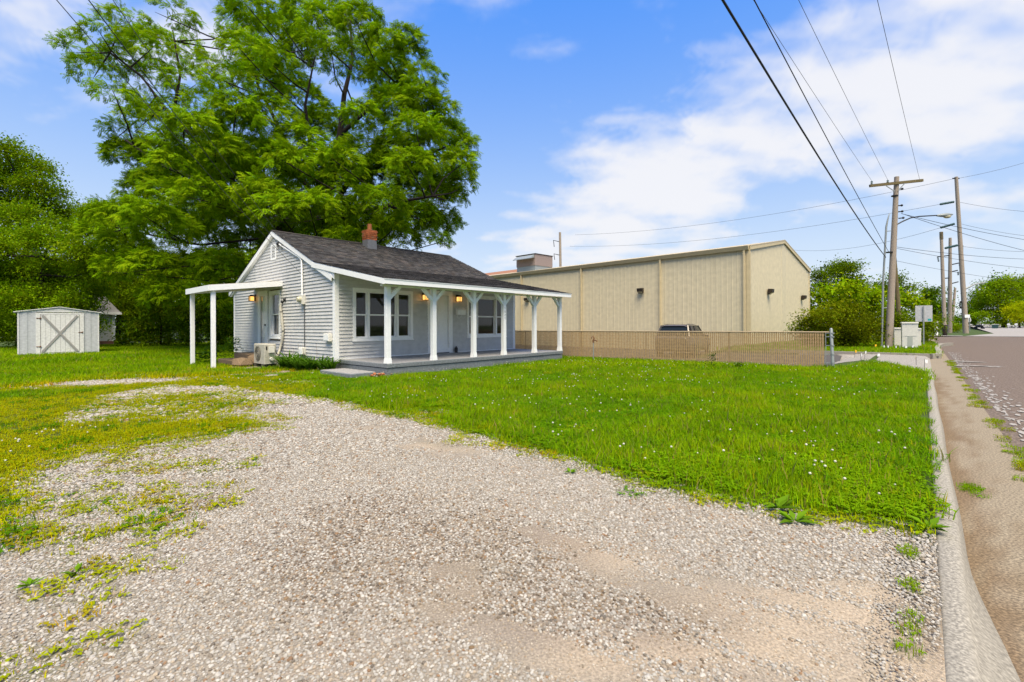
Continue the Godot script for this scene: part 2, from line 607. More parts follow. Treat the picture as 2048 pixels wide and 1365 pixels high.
func cover_at(p: Vector3) -> float:
	var q := to_rs(p)
	var a := (q.x - R0) / CELL
	var b := (q.y - S0) / CELL
	if a < 0 or b < 0 or a >= NR:
		return 1.0
	b = minf(b, NS - 0.001)
	var i := int(a)
	var j := int(b)
	var fa := a - i
	var fb := b - j
	var k := i * (NS + 1) + j
	return lerpf(lerpf(cover_grid[k], cover_grid[k + NS + 1], fa), lerpf(cover_grid[k + 1], cover_grid[k + NS + 2], fa), fb)

func grassy(p: Vector3) -> float:           # with ragged edges
	var n := 0.7 * patch_noise.get_noise_2d(p.x * 2.2, p.z * 2.2) + 1.15 * patch_noise.get_noise_2d(p.x * 8.0 + 15.0, p.z * 8.0)
	return cover_at(p) + n * 0.40 * (1.0 if cover_at(p) < 0.98 else 0.2)

# bare earth that shows between the stones of the drive: px, py, half-widths in metres
var dirt := [[940, 1160, 0.09, 0.14], [930, 1185, 0.08, 0.08], [905, 1140, 0.12, 0.07], [850, 890, 0.5, 0.3], [930, 905, 0.3, 0.2], [760, 855, 0.4, 0.12], [1750, 1190, 0.2, 0.1], [1830, 1270, 0.16, 0.16], [1840, 1345, 0.14, 0.12]]
# wheel tracks of packed earth: runs of points px, py and half-width in metres
var tracks := [[[1050, 1058, 0.08], [1130, 1092, 0.11], [1230, 1138, 0.13], [1400, 1215, 0.16], [1600, 1290, 0.2], [1800, 1340, 0.22]], [[860, 1215, 0.07], [960, 1255, 0.1], [1090, 1305, 0.12], [1230, 1360, 0.12]], [[1330, 1140, 0.06], [1480, 1180, 0.09], [1640, 1215, 0.1], [1760, 1240, 0.1]], [[1300, 1290, 0.08], [1420, 1325, 0.1], [1540, 1360, 0.1]]]
var dirt_at := []
var stain_at := []
func make_dirt() -> void:
	for run in tracks:
		for i in run.size() - 1:
			for k in 5:
				var f := k / 5.0
				var g := gp(lerpf(run[i][0], run[i + 1][0], f), lerpf(run[i][1], run[i + 1][1], f))
				var w := lerpf(run[i][2], run[i + 1][2], f)
				dirt_at.append([Vector2(g.x, -g.z), w, w * 0.55])
	for d in dirt:
		var g := gp(d[0], d[1])
		dirt_at.append([Vector2(g.x, -g.z), d[2] * 0.95, d[3] * 0.95])
	for d in [[860, 1070, 0.5, 0.35], [960, 1100, 0.5, 0.4], [1040, 1160, 0.4, 0.35], [1180, 1240, 0.5, 0.2], [700, 1150, 0.45, 0.3], [820, 1130, 0.3, 0.25], [640, 1070, 0.4, 0.2], [740, 1010, 0.5, 0.2], [1300, 1240, 0.3, 0.15], [210, 880, 0.5, 0.4], [400, 1010, 0.3, 0.2], [1900, 1250, 0.1, 0.3]]:
		var g := gp(d[0], d[1])
		stain_at.append([Vector2(g.x, -g.z), d[2], d[3]])

# short yellowed turf over the old gravel
var short_at := []
func make_short() -> void:
	for d in [[200, 800, 2.6, 1.2], [350, 800, 1.8, 1.2], [150, 880, 1.3, 1.6], [450, 830, 1.2, 1.0], [130, 980, 0.7, 1.2], [250, 765, 2.5, 0.8], [100, 1080, 0.5, 0.6], [420, 765, 1.5, 0.6], [60, 1010, 0.3, 0.8]]:
		var g := gp(d[0], d[1])
		short_at.append([Vector2(g.x, -g.z), d[2], d[3]])

func field(list: Array, p: Vector3) -> float:
	var q := Vector2(p.x, -p.z)
	var v := 0.0
	for d in list:
		var o: Vector2 = q - d[0]
		var far: float = 2.6 * maxf(d[1], d[2])
		if absf(o.x) > far or absf(o.y) > far:
			continue
		var away: Vector2 = d[0].normalized()
		var al: float = o.dot(away) / d[2]
		var ac: float = o.dot(Vector2(-away.y, away.x)) / d[1]
		v += exp(-(al * al + ac * ac))
	return minf(v, 1.0)

func bare(p: Vector3) -> float:
	var n := patch_noise.get_noise_2d(p.x * 3.1 + 40.0, p.z * 3.1) + 0.6 * patch_noise.get_noise_2d(p.x * 13.0, p.z * 13.0)
	return smoothstep(0.3, 1.25, field(dirt_at, p) + n * 0.9)

func stained(p: Vector3) -> float:
	var n := patch_noise.get_noise_2d(p.x * 4.0 - 40.0, p.z * 4.0)
	return smoothstep(0.15, 0.85, field(stain_at, p) + n * 0.6)

func make_ground() -> void:
	make_cover()
	make_dirt()
	make_short()
	var v := PackedVector3Array()
	var nn := PackedVector3Array()
	var c := PackedColorArray()
	var idx := PackedInt32Array()
	var tone := FastNoiseLite.new()
	tone.seed = 3
	tone.frequency = 0.35
	var vertex := func(p: Vector3, col: Color) -> void:
		v.append(p)
		nn.append(Vector3.UP)
		c.append(col)
	for a in NR + 1:
		for b in NS + 1:
			var s := S0 + b * CELL + 0.06
			var p := rs(R0 + a * CELL, s)
			p.y = land(p)
			if s > 0.05:
				p.y = minf(p.y, -0.02)
			var g := clampf(grassy(p), 0.0, 1.0)
			var t := tone.get_noise_2d(p.x, p.z)
			var earth := Color(0.36, 0.31, 0.25).lerp(Color(0.53, 0.43, 0.315), bare(p)).lerp(Color(0.24, 0.18, 0.125), stained(p) * 0.35)
			var turf := Color(0.065 + 0.012 * t, 0.105 + 0.02 * t, 0.014)
			vertex.call(p, earth.lerp(turf, smoothstep(0.3, 0.7, g)))
	for a in NR:
		for b in NS:
			var k := a * (NS + 1) + b
			idx.append_array(PackedInt32Array([k, k + NS + 2, k + 1, k, k + NS + 1, k + NS + 2]))
	# the same sheet goes on, flat, to the horizon
	var r1 := R0 + NR * CELL
	var s1 := S0 + NS * CELL + 0.06
	var s0 := S0 + 0.06
	var far := Color(0.07, 0.11, 0.02)
	var strip := func(ra: float, rb: float, sa: float, sb: float, y: float) -> void:
		var k := v.size()
		for q in [[ra, sa], [ra, sb], [rb, sb], [rb, sa]]:
			vertex.call(rs(q[0], q[1], y), far)
		idx.append_array(PackedInt32Array([k, k + 2, k + 1, k, k + 3, k + 2]))
	strip.call(-900.0, R0, -900.0, s1, 0.0)
	strip.call(r1, 900.0, -900.0, s1, 0.0)
	strip.call(R0, r1, -900.0, s0, 0.0)
	strip.call(-900.0, 900.0, s1, 900.0, -0.30)
	strip.call(24.45, 38.5, s1, 0.46, -0.015)
	strip.call(38.5, 64.0, s1, 0.3, -0.015)
	strip.call(64.0, 500.0, s1, 200.0, -0.01)
	var arr := []
	arr.resize(Mesh.ARRAY_MAX)
	arr[Mesh.ARRAY_VERTEX] = v
	arr[Mesh.ARRAY_NORMAL] = nn
	arr[Mesh.ARRAY_COLOR] = c
	arr[Mesh.ARRAY_INDEX] = idx
	var m := ArrayMesh.new()
	m.add_surface_from_arrays(Mesh.PRIMITIVE_TRIANGLES, arr)
	structure(put("ground", m, M.ground))

# ---------------------------------------------------------------- road, gutter, kerb, apron
func kerb_height(r: float) -> float:
	return 0.108 + 0.012 * smoothstep(2.5, 4.2, r) - 0.1 * smoothstep(13.2, 16.2, r)

func make_road() -> void:
	# asphalt with its crown
	var s := st()
	s.set_smooth_group(0)
	var ss := [0.70, 1.2, 3.0, 5.2, 7.4, 9.4]
	var yy := [-0.10, -0.085, -0.03, 0.0, -0.04, -0.1]
	for i in 5:
		quad(s, rs(-14, ss[i], yy[i]), rs(-14, ss[i + 1], yy[i + 1]), rs(66.0, ss[i + 1], yy[i + 1]), rs(66.0, ss[i], yy[i]))
	structure(obj("road", s, M.asphalt))
	# the pale cross street and the road beyond it
	s = st()
	quad(s, rs(64.0, -60, 0.012), rs(64.0, 3.0, 0.012), rs(66.4, 3.0, 0.012), rs(66.4, -60, 0.012))
	quad(s, rs(64.0, 3.0, 0.012), rs(64.0, 60, 0.012), rs(78.0, 60, 0.012), rs(82.0, 6.5, 0.012))
	quad(s, rs(81.9, 6.5, 0.012), rs(78.1, 15.0, 0.012), rs(330.0, 24.0, 1.6), rs(330.0, 14.0, 1.6))
	structure(obj("cross_street", s, M.paleroad))
	# worn pale paint along the asphalt's edge
	s = st()
	rng.seed = 77
	for i in 620:
		var r := rnd(3.5, 30.0)
		var q := 0.86 + absf(rng.randfn(0.0, 0.17))
		var l := rnd(0.02, 0.16)
		var w := rnd(0.01, 0.045)
		var y: float = lerpf(-0.10, -0.085, clampf((q - 0.7) / 0.5, 0.0, 1.0)) + 0.006 + (0.002 if i % 2 else 0.0)
		var o := []
		for k in 6:
			var a := TAU * k / 6.0
			o.append(rs(r + cos(a) * l * rnd(0.6, 1.0), q + sin(a) * w * rnd(0.6, 1.0), y + 0.0008 * (i % 5)))
		for k in range(1, 5):
			tri(s, o[0], o[k + 1], o[k])
	for band in [[20.5, 1.8], [22.6, 1.5]]:
		for i in 40:
			var r: float = band[0] + rng.randfn(0.0, 0.12)
			var q := rnd(0.75, band[1])
			var y: float = lerpf(-0.10, -0.085, clampf((q - 0.7) / 0.5, 0.0, 1.0)) + 0.02 + 0.0008 * (i % 7)
			var l := rnd(0.03, 0.1)
			var w := rnd(0.05, 0.25)
			tri(s, rs(r - l, q, y), rs(r, q + w, y), rs(r + l, q, y))
			tri(s, rs(r - l, q, y), rs(r + l, q, y), rs(r, q - w, y))
	structure(obj("road_marking", s, M.paint))
	# gutter pan, stained brown where silt lies along the kerb
	var silt := FastNoiseLite.new()
	silt.seed = 8
	silt.frequency = 0.5
	silt.fractal_octaves = 4
	var pan := st()
	pan.set_smooth_group(0)
	var cols := [0.05, 0.18, 0.23, 0.28, 0.34, 0.40, 0.47, 0.55, 0.63, 0.72]
	var r := -8.0
	var clean := Color(0.43, 0.35, 0.24)
	var dirty := Color(0.25, 0.16, 0.08)
	var vert := func(rr: float, q: float) -> void:
		var n := silt.get_noise_2d(rr * 1.1, q * 7.0)
		var n2 := silt.get_noise_2d(rr * 5.0 + 90.0, q * 11.0)
		var k := smoothstep(-0.2, 0.7, n * 0.6 + n2 * 0.6 + (0.42 - q) * 3.0) * smoothstep(17.5, 15.0, rr)
		pan.set_color(clean.lerp(dirty, k * 0.8))
		pan.add_vertex(rs(rr, q, lerpf(-0.118, -0.092, maxf(q - 0.18, 0.0) / 0.54)))
	while r < 66.0:
		var r2 := r + (0.2 if r < 24.4 else 2.0)
		for i in cols.size() - 1:
			vert.call(r, cols[i]); vert.call(r, cols[i + 1]); vert.call(r2, cols[i + 1])
			vert.call(r, cols[i]); vert.call(r2, cols[i + 1]); vert.call(r2, cols[i])
		r = r2
	structure(obj("gutter", pan, M.gutter))
	# kerb in poured lengths, dropped at the drive
	var kr := Node3D.new()
	kr.name = "kerb"
	add_child(kr)
	structure(kr)
	r = -8.0
	while r < 16.4:
		var length := minf(3.02, 16.4 - r)
		var b := st()
		var n := 12
		for i in n:
			b.set_smooth_group(0)
			var ra := r + length * i / n + (0.004 if i == 0 else 0.0)
			var rb := r + length * (i + 1) / n - (0.004 if i == n - 1 else 0.0)
			var prof := func(q: float) -> Array:
				var h := kerb_height(q) - 0.0
				var low := 0.16 + 0.006 * sin(q * 1.7)
				var toe := low + lerpf(0.15, 0.03, smoothstep(2.2, 3.8, q))
				var y := -0.12 + h
				return [Vector2(0.052, -0.3), Vector2(0.052, y - 0.012), Vector2(0.066, y), Vector2(low - 0.03, y), Vector2(low - 0.008, y - 0.008), Vector2(low + 0.004, y - 0.03 * h / 0.12), Vector2(toe, -0.117), Vector2(toe + 0.03, -0.3)]
			var pa: Array = prof.call(ra)
			var pb: Array = prof.call(rb)
			for k in pa.size() - 1:
				quad(b, rs(ra, pa[k].x, pa[k].y), rs(rb, pb[k].x, pb[k].y), rs(rb, pb[k + 1].x, pb[k + 1].y), rs(ra, pa[k + 1].x, pa[k + 1].y))
			b.set_smooth_group(-1)
			for end in ([pa] if i == 0 else []) + ([pb] if i == n - 1 else []):
				var rr := ra if end == pa else rb
				for k in range(1, end.size() - 1):
					tri(b, rs(rr, end[0].x, end[0].y), rs(rr, end[k].x, end[k].y), rs(rr, end[k + 1].x, end[k + 1].y))
		obj("kerb_length", b, M.kerb, kr)
		r += length
	# concrete apron of the yard next door
	s = st()
	var rows := [[0.19, 14.6, -0.104], [0.07, 15.6, -0.012], [0.0, 16.4, -0.004], [-0.25, 17.0, 0.012], [-0.5, 17.6, 0.012], [-1.0, 19.0, 0.012], [-1.6, 20.6, 0.012], [-2.2, 21.3, 0.012], [-2.8, 21.5, 0.012], [-3.4, 21.5, 0.012], [-4.2, 21.5, 0.012]]
	var spot := func(a: Array, t: float) -> Vector3:
		var p := rs(lerpf(a[1], 24.3, t), a[0])
		p.y = a[2] + land(p)
		return p
	for i in rows.size() - 1:
		for k in 8:
			quad(s, spot.call(rows[i], k / 8.0), spot.call(rows[i + 1], k / 8.0), spot.call(rows[i + 1], (k + 1) / 8.0), spot.call(rows[i], (k + 1) / 8.0))
	structure(obj("apron", s, M.concrete))
	# the parking lot behind the fence
	s = st()
	for i in 40:
		for j in 16:
			var ra := 13.0 + i * 0.8
			var sa := -2.6 - j * 1.6
			var qs := []
			for o in [[0, 0], [1, 0], [1, 1], [0, 1]]:
				var p := rs(ra + o[0] * 0.8, sa - o[1] * 1.6)
				p.y = land(p) + 0.006
				qs.append(p)
			var mid: Vector3 = (qs[0] + qs[2]) * 0.5
			var q := to_rs(mid)
			if fence_side(mid) > 0.9 and (q.x < 24.0 or q.y < -8.4):
				quad(s, qs[0], qs[3], qs[2], qs[1])
	structure(obj("parking_lot", s, M.lot))
	# kerb round the grass island beyond the apron
	var isl := Node3D.new()
	isl.name = "island_kerb"
	add_child(isl)
	structure(isl)
	var path := [rs(24.4, -5.4), rs(24.3, -3.4), rs(24.3, -1.6), rs(24.3, -0.5), rs(24.35, 0.2), rs(24.7, 0.45), rs(27.0, 0.5), rs(30.5, 0.5), rs(34.0, 0.6), rs(37.6, 0.8), rs(39.2, 1.3)]
	for i in path.size() - 1:
		s = st()
		var d: Vector3 = (path[i + 1] - path[i]).normalized() * 0.006
		var a: Vector3 = path[i] + d
		var b2: Vector3 = path[i + 1] - d
		beam(s, a + Vector3(0, -0.05, 0), b2 + Vector3(0, -0.05, 0), 0.17, 0.27)
		obj("kerb_length", s, M.kerb, isl)

# ---------------------------------------------------------------- grass, clover, stones
func tuft(seed_: int, blades: int, radius: float, h0: float, h1: float, clover: int, w := 0.006) -> ArrayMesh:
	rng.seed = seed_
	var b := Leaves.new()
	for i in blades:
		var a := rnd(0, TAU)
		var r := radius * sqrt(rng.randf())
		var base := Vector3(cos(a) * r, -0.01, sin(a) * r)
		var h := rnd(h0, h1)
		var la := rnd(0, TAU)
		var lean := Vector3(cos(la), 0, sin(la)) * h * rnd(0.15, 0.85)
		var side := Vector3(-sin(la + rnd(-0.6, 0.6)), 0, cos(la))
		var k := rnd(0.75, 1.2)
		var col := Color(0.205 * k * rnd(0.78, 1.25), 0.345 * k, 0.005 * k)
		if rng.randf() < 0.05:
			col = Color(0.24, 0.19, 0.06)
		b.blade(base, lean, side.normalized(), h, w * rnd(0.7, 1.3), col, col)
	for i in clover:
		var a := rnd(0, TAU)
		var r := radius * sqrt(rng.randf())
		var top := Vector3(cos(a) * r, rnd(h0 * 0.5, h0 * 1.15), sin(a) * r)
		var turn := rnd(0, TAU)
		var k := rnd(0.75, 1.15)
		var col := Color(0.15 * k, 0.305 * k, 0.007 * k)
		for j in 3:
			var d := Vector3(cos(turn + j * TAU / 3.0), rnd(-0.1, 0.25), sin(turn + j * TAU / 3.0)).normalized()
			b.leaf(top, d, d.cross(Vector3.UP).normalized(), rnd(0.014, 0.024), rnd(0.014, 0.022), col, 0.12)
	return b.mesh()

func on_lawn(p: Vector3) -> bool:
	var q := to_rs(p)
	if q.y > (0.4 if q.x > 24.6 else 0.0) or q.x < -1.2:
		return false
	var h := (p - HOUSE_AT).rotated(Vector3.UP, deg_to_rad(-HOUSE_TURN))
	if h.x > -0.12 and h.x < 7.62 and h.z > -8.2 and h.z < 2.34:
		return false
	if h.x > -0.72 and h.x < 0.05 and h.z > 0.45 and h.z < 2.05:
		return false
	if h.x > -1.35 and h.x < 0.0 and h.z > -5.7 and h.z < -2.4:
		return false
	if fence_side(p) > 0.12 and q.y < -1.95 and q.x < 24.1:
		return false
	if in_lot(p) > 0.02:
		return false
	if q.x > 15.3 and q.x < 24.45:
		# the apron cuts the lawn off
		var e := [[0.2, 15.2], [0.0, 16.4], [-0.5, 17.6], [-1.0, 19.0], [-1.6, 20.6], [-2.4, 21.4]]
		for i in e.size() - 1:
			if q.y <= e[i][0] and q.y > e[i + 1][0]:
				return q.x < lerpf(e[i][1], e[i + 1][1], (q.y - e[i][0]) / (e[i + 1][0] - e[i][0])) - 0.06
		return q.x < 15.6
	if q.x > 24.4 and q.y > 0.4:
		return false
	return true

func in_view(p: Vector3, slack := 0.4) -> bool:
	var d := -p.z
	return d > 1.2 and absf(p.x) < d * 1.107 + slack

func make_grass() -> void:
	var near := [tuft(101, 62, 0.13, 0.05, 0.12, 0), tuft(102, 55, 0.13, 0.06, 0.15, 4), tuft(103, 30, 0.13, 0.045, 0.10, 46), tuft(104, 40, 0.13, 0.05, 0.11, 26), tuft(105, 66, 0.12, 0.04, 0.09, 6)]
	var farm := [tuft(111, 70, 0.26, 0.06, 0.13, 10, 0.010), tuft(112, 60, 0.26, 0.06, 0.15, 0, 0.011)]
	var low := [tuft(121, 46, 0.11, 0.015, 0.045, 6, 0.005), tuft(122, 36, 0.09, 0.02, 0.055, 10, 0.005)]
	var big := FastNoiseLite.new()
	big.seed = 19
	big.frequency = 0.30
	big.fractal_octaves = 3
	var kinds := FastNoiseLite.new()
	kinds.seed = 4
	kinds.frequency = 0.55
	rng.seed = 500
	var xf := {}
	var cs := {}
	for k in ["n0", "n1", "n2", "n3", "n4", "f0", "f1", "l0", "l1"]:
		xf[k] = []
		cs[k] = []
	# rings of distance: spacing grows as the lawn recedes
	for ring in [[0.0, 7.5, 0.095], [7.5, 14.0, 0.125], [14.0, 22.0, 0.22], [22.0, 42.0, 0.36]]:
		var sp: float = ring[2]
		var r := -1.0
		while r < ring[1]:
			var s: float = -ring[1]
			while s < 0.42:
				var p := rs(r + rnd(-0.5, 0.5) * sp, s + rnd(-0.5, 0.5) * sp)
				s += sp
				var d := Vector2(p.x, p.z).length()
				if d < ring[0] or d >= ring[1] or not in_view(p) or not on_lawn(p):
					continue
				var g := grassy(p)
				if g < 0.5:
					continue
				var c := cover_at(p)
				p.y = land(p)
				var t := big.get_noise_2d(p.x, p.z)
				var sc := rnd(0.8, 1.2)
				var tint := Color(1.0 + 0.5 * t, 1.0 + 0.24 * t, 1.0) * rnd(0.8, 1.14)
				# yellowed turf on the old drive and beside it
				var worn := field(short_at, p) if ring[0] < 22.0 else 0.0
				var thin := maxf(smoothstep(0.98, 0.5, c), smoothstep(0.15, 0.6, worn))
				tint = tint.lerp(Color(2.3, 1.2, 1.0) * rnd(0.85, 1.15), thin * 0.85)
				if c < 0.93 and g < 0.62 and rng.randf() < 0.18:
					tint = Color(2.3, 0.95, 2.5) * rnd(0.8, 1.1)
				var odd := rng.randf()
				if odd < 0.05:
					tint = Color(0.62, 0.72, 1.0) * rnd(0.9, 1.1)
					sc *= 1.25
				elif odd < 0.10:
					tint = Color(1.5, 1.0, 1.6) * rnd(0.85, 1.1)
				var basis := Basis(Vector3.UP, rnd(0, TAU))
				var key := ""
				if ring[0] >= 14.0:
					key = "f%d" % rng.randi_range(0, 1)
					sc *= 1.0 if ring[0] < 20.0 else 1.5
					basis = basis.scaled(Vector3(sc, sc * 0.85, sc))
				elif c < 0.93 or worn > 0.3 + rnd(-0.12, 0.12):
					key = "l%d" % rng.randi_range(0, 1)
					var up := lerpf(0.8, 1.5, smoothstep(0.4, 0.9, c)) * sc
					basis = basis.scaled(Vector3(sc, up, sc))
				else:
					var kk := kinds.get_noise_2d(p.x, p.z) + rnd(-0.25, 0.25)
					key = "n2" if kk > 0.22 else "n3" if kk > 0.05 else "n4" if kk < -0.3 else "n%d" % rng.randi_range(0, 1)
					basis = basis.scaled(Vector3(sc, sc * lerpf(0.72, 1.15, smoothstep(-0.4, 0.4, t)), sc))
				xf[key].append(Transform3D(basis, p))
				cs[key].append(tint)
			r += sp
	# weeds along the joint between gutter and asphalt, and along the kerb of the drive
	for i in 200:
		var r := rnd(3.0, 23.0)
		if patch_noise.get_noise_2d(r * 0.8, 3.0) < -0.12 and r < 20.0:
			continue
		var p := rs(r, 0.70 + rng.randfn(0.0, 0.045), -0.095)
		xf["l1"].append(Transform3D(Basis(Vector3.UP, rnd(0, TAU)).scaled(Vector3(0.8, rnd(0.8, 1.9), 0.8)), p))
		cs["l1"].append(Color(rnd(1.1, 1.7), rnd(0.85, 1.1), 1.0))
	for r in [2.35, 2.5, 2.62, 2.9, 2.95, 3.3, 3.34, 3.4]:
		xf["l1"].append(Transform3D(Basis(Vector3.UP, rnd(0, TAU)).scaled(Vector3(0.55, 1.1, 0.55)), rs(r, rnd(-0.07, -0.04), 0.0)))
		cs["l1"].append(Color(1.2, 1.0, 1.0))
	for i in 9:
		xf["l0"].append(Transform3D(Basis(Vector3.UP, rnd(0, TAU)).scaled(Vector3(0.6, 1.7, 0.6)), rs(5.35 + rnd(-0.15, 0.15), 0.27 + rnd(-0.05, 0.07), -0.115)))
		cs["l0"].append(Color(1.0, 0.95, 1.0))
	var lawn := Node3D.new()
	lawn.name = "lawn"
	add_child(lawn)
	tag(lawn, "bright green grass and clover of the lawn", "grass", "", "stuff")
	var meshes := {"n0": near[0], "n1": near[1], "n2": near[2], "n3": near[3], "n4": near[4], "f0": farm[0], "f1": farm[1], "l0": low[0], "l1": low[1]}
	var total := 0
	for k in xf:
		total += xf[k].size()
		many("clover" if k in ["n2", "n3"] else "grass", meshes[k], M.grass, xf[k], cs[k], lawn)
	print("tufts ", total)
	# white clover heads
	var s := st()
	ball(s, Vector3(0, 0.0, 0), Vector3(0.009, 0.008, 0.009), 8, 5)
	var fl := []
	var fc := []
	rng.seed = 901
	var tries := 0
	while fl.size() < 520 and tries < 90000:
		tries += 1
		var r := rnd(0.0, 20.0)
		var p := rs(r, -rnd(0.0, 1.0) * (7.0 + r * 1.4))
		if not in_view(p) or not on_lawn(p) or cover_at(p) < 0.97:
			continue
		var k := kinds.get_noise_2d(p.x, p.z) * 0.7 + patch_noise.get_noise_2d(p.x * 0.5, p.z * 0.5 + 7.0)
		if k < 0.02 and rng.randf() > 0.08:
			continue
		p.y = rnd(0.085, 0.145)
		var sc := rnd(0.7, 1.35)
		fl.append(Transform3D(Basis().scaled(Vector3.ONE * sc), p))
		fc.append(Color(0.52, 0.50, 0.40) * rnd(0.75, 1.1))
	many("clover_flower", done(s), M.flower, fl, fc, lawn)

func pebble(seed_: int) -> ArrayMesh:
	var kept := rng.state
	rng.seed = seed_
	var s := st()
	var pts := []
	var rings := 4
	var seg := 6
	for i in rings + 1:
		var t := PI * i / rings
		for k in seg:
			var a := TAU * (k + 0.5 * (i % 2)) / seg
			pts.append(Vector3(sin(t) * cos(a), cos(t) * 0.62, sin(t) * sin(a)) * rnd(0.78, 1.15) if i > 0 and i < rings else Vector3(0, cos(t) * 0.55, 0))
	for i in rings:
		for k in seg:
			var j := (k + 1) % seg
			quad(s, pts[i * seg + k], pts[i * seg + j], pts[(i + 1) * seg + j], pts[(i + 1) * seg + k])
	rng.state = kept
	return done(s)

func make_gravel() -> void:
	var drive := Node3D.new()
	drive.name = "gravel"
	add_child(drive)
	tag(drive, "loose pale grey and tan gravel of the drive", "gravel", "", "stuff")
	rng.seed = 4242
	var xf := [[], [], [], []]
	var cs := [[], [], [], []]
	var count := 0
	for ring in [[1.2, 2.8, 0.013], [2.8, 4.6, 0.0148], [4.6, 8.0, 0.021], [8.0, 16.5, 0.038]]:
		var sp: float = ring[2]
		var r := -0.6
		while r < ring[1]:
			var s: float = -ring[1]
			while s < 0.05:
				var p := rs(r + rnd(-0.6, 0.6) * sp, s + rnd(-0.6, 0.6) * sp)
				s += sp
				var d := Vector2(p.x, p.z).length()
				if d < ring[0] or d >= ring[1] or not in_view(p, 0.1):
					continue
				var c := cover_at(p)
				if c > 0.97 or grassy(p) > 0.78:
					continue
				var b := bare(p)
				if rng.randf() < b * 0.25:
					continue
				var e := stained(p)
				var size := sp * rnd(0.28, 0.66) * (1.0 if rng.randf() > 0.06 else 1.5)
				size *= lerpf(1.0, rnd(0.35, 0.62), b)
				var pick := rng.randf()
				var col := Color(0.44, 0.42, 0.39)
				if pick < 0.34: col = Color(0.52, 0.495, 0.46)
				elif pick < 0.55: col = Color(0.36, 0.335, 0.30)
				elif pick < 0.72: col = Color(0.41, 0.345, 0.27)
				elif pick < 0.78: col = Color(0.21, 0.18, 0.15)
				elif pick < 0.81: col = Color(0.30, 0.19, 0.115)
				if rng.randf() < e * 0.26:
					col = [Color(0.13, 0.10, 0.075), Color(0.20, 0.155, 0.115), Color(0.25, 0.17, 0.10), Color(0.17, 0.15, 0.13)][rng.randi_range(0, 3)]
				col = col.lerp(Color(0.49, 0.40, 0.29), b * 0.5)
				col *= rnd(0.8, 1.15)
				col = Color(col.r * 1.02, col.g * 1.0, col.b * 0.95)
				var k := rng.randi_range(0, 3)
				var bs := Basis(Vector3(rnd(-1, 1), rnd(-1, 1), rnd(-1, 1)).normalized(), rnd(-0.5, 0.5)) * Basis(Vector3.UP, rnd(0, TAU))
				p.y = size * 0.22
				xf[k].append(Transform3D(bs.scaled(Vector3.ONE * size), p))
				cs[k].append(col)
				count += 1
			r += sp
	for k in 4:
		many("stones", pebble(30 + k), M.pebble, xf[k], cs[k], drive)
	print("stones ", count)

# ---------------------------------------------------------------- the house
# local axes: x along the front, y up from the ground, z towards the road (front wall at z = 0)
const HL := 7.49       # length of the front
const HW := 8.02       # width of the gable end
const FLOOR := 0.33
const RIDGE_Z := -4.1
const RIDGE_Y := 4.47
const BREAK_Z := -1.05
const BREAK_Y := 3.14
const EAVE_Z := 2.60
const EAVE_Y := 2.415
const BACK_Z := -8.3
const BACK_Y := 2.62
const LAP := 0.1016

func roof_y(z: float) -> float:      # top of the roof along the gable
	if z > BREAK_Z:
		return lerpf(BREAK_Y, EAVE_Y, (z - BREAK_Z) / (EAVE_Z - BREAK_Z))
	if z > RIDGE_Z:
		return lerpf(RIDGE_Y, BREAK_Y, (z - RIDGE_Z) / (BREAK_Z - RIDGE_Z))
	return lerpf(BACK_Y, RIDGE_Y, (z - BACK_Z) / (RIDGE_Z - BACK_Z))

func gable_y(z: float) -> float:     # top of the gable wall: both rakes run straight down
	if z > RIDGE_Z:
		return RIDGE_Y - 0.10 - (z - RIDGE_Z) * 0.437
	return RIDGE_Y - 0.10 - (RIDGE_Z - z) * 0.44

# one lap of siding on a wall: runs from a to b at height y; `out` is the wall's outward normal
func lap_board(a: Vector3, b: Vector3, a2: Vector3, b2: Vector3, out: Vector3) -> ArrayMesh:
	var s := st()
	var o1 := out * 0.03
	var o2 := out * 0.003
	quad(s, a + o1, a2 + o2, b2 + o2, b + o1)
	quad(s, a + o1, b + o1, b, a)
	tri(s, a, a2, a + o1)
	tri(s, a2, a2 + o2, a + o1)
	tri(s, b, b + o1, b2)
	tri(s, b2, b + o1, b2 + o2)
	return done(s)

# a wall of rectangles round its openings; f maps (along, up, inwards) to a place
func wall_with_openings(s: SurfaceTool, f: Callable, x0: float, x1: float, y0: float, y1: float, thick: float, holes: Array) -> void:
	var xs := [x0, x1]
	var ys := [y0, y1]
	for h in holes:
		xs.append_array([h[0], h[1]])
		ys.append_array([h[2], h[3]])
	xs.sort()
	ys.sort()
	for i in xs.size() - 1:
		for j in ys.size() - 1:
			if xs[i + 1] - xs[i] < 1e-4 or ys[j + 1] - ys[j] < 1e-4:
				continue
			var mx: float = (xs[i] + xs[i + 1]) * 0.5
			var my: float = (ys[j] + ys[j + 1]) * 0.5
			var open := false
			for h in holes:
				if mx > h[0] and mx < h[1] and my > h[2] and my < h[3]:
					open = true
			if open:
				continue
			var p := []
			for y in [ys[j], ys[j + 1]]:
				for q in [[xs[i], 0.0], [xs[i + 1], 0.0], [xs[i + 1], thick], [xs[i], thick]]:
					p.append(f.call(q[0], y, q[1]))
			hexa(s, p)

func sconce(where: Vector3, label: String) -> void:
	# a small black lantern with amber glass: back plate, cap, cage, bulb; faces local +z
	var o := thing("wall_lantern", where, 0, label, "wall lamp", "lit wall lanterns on the house")
	return_sconce(o)

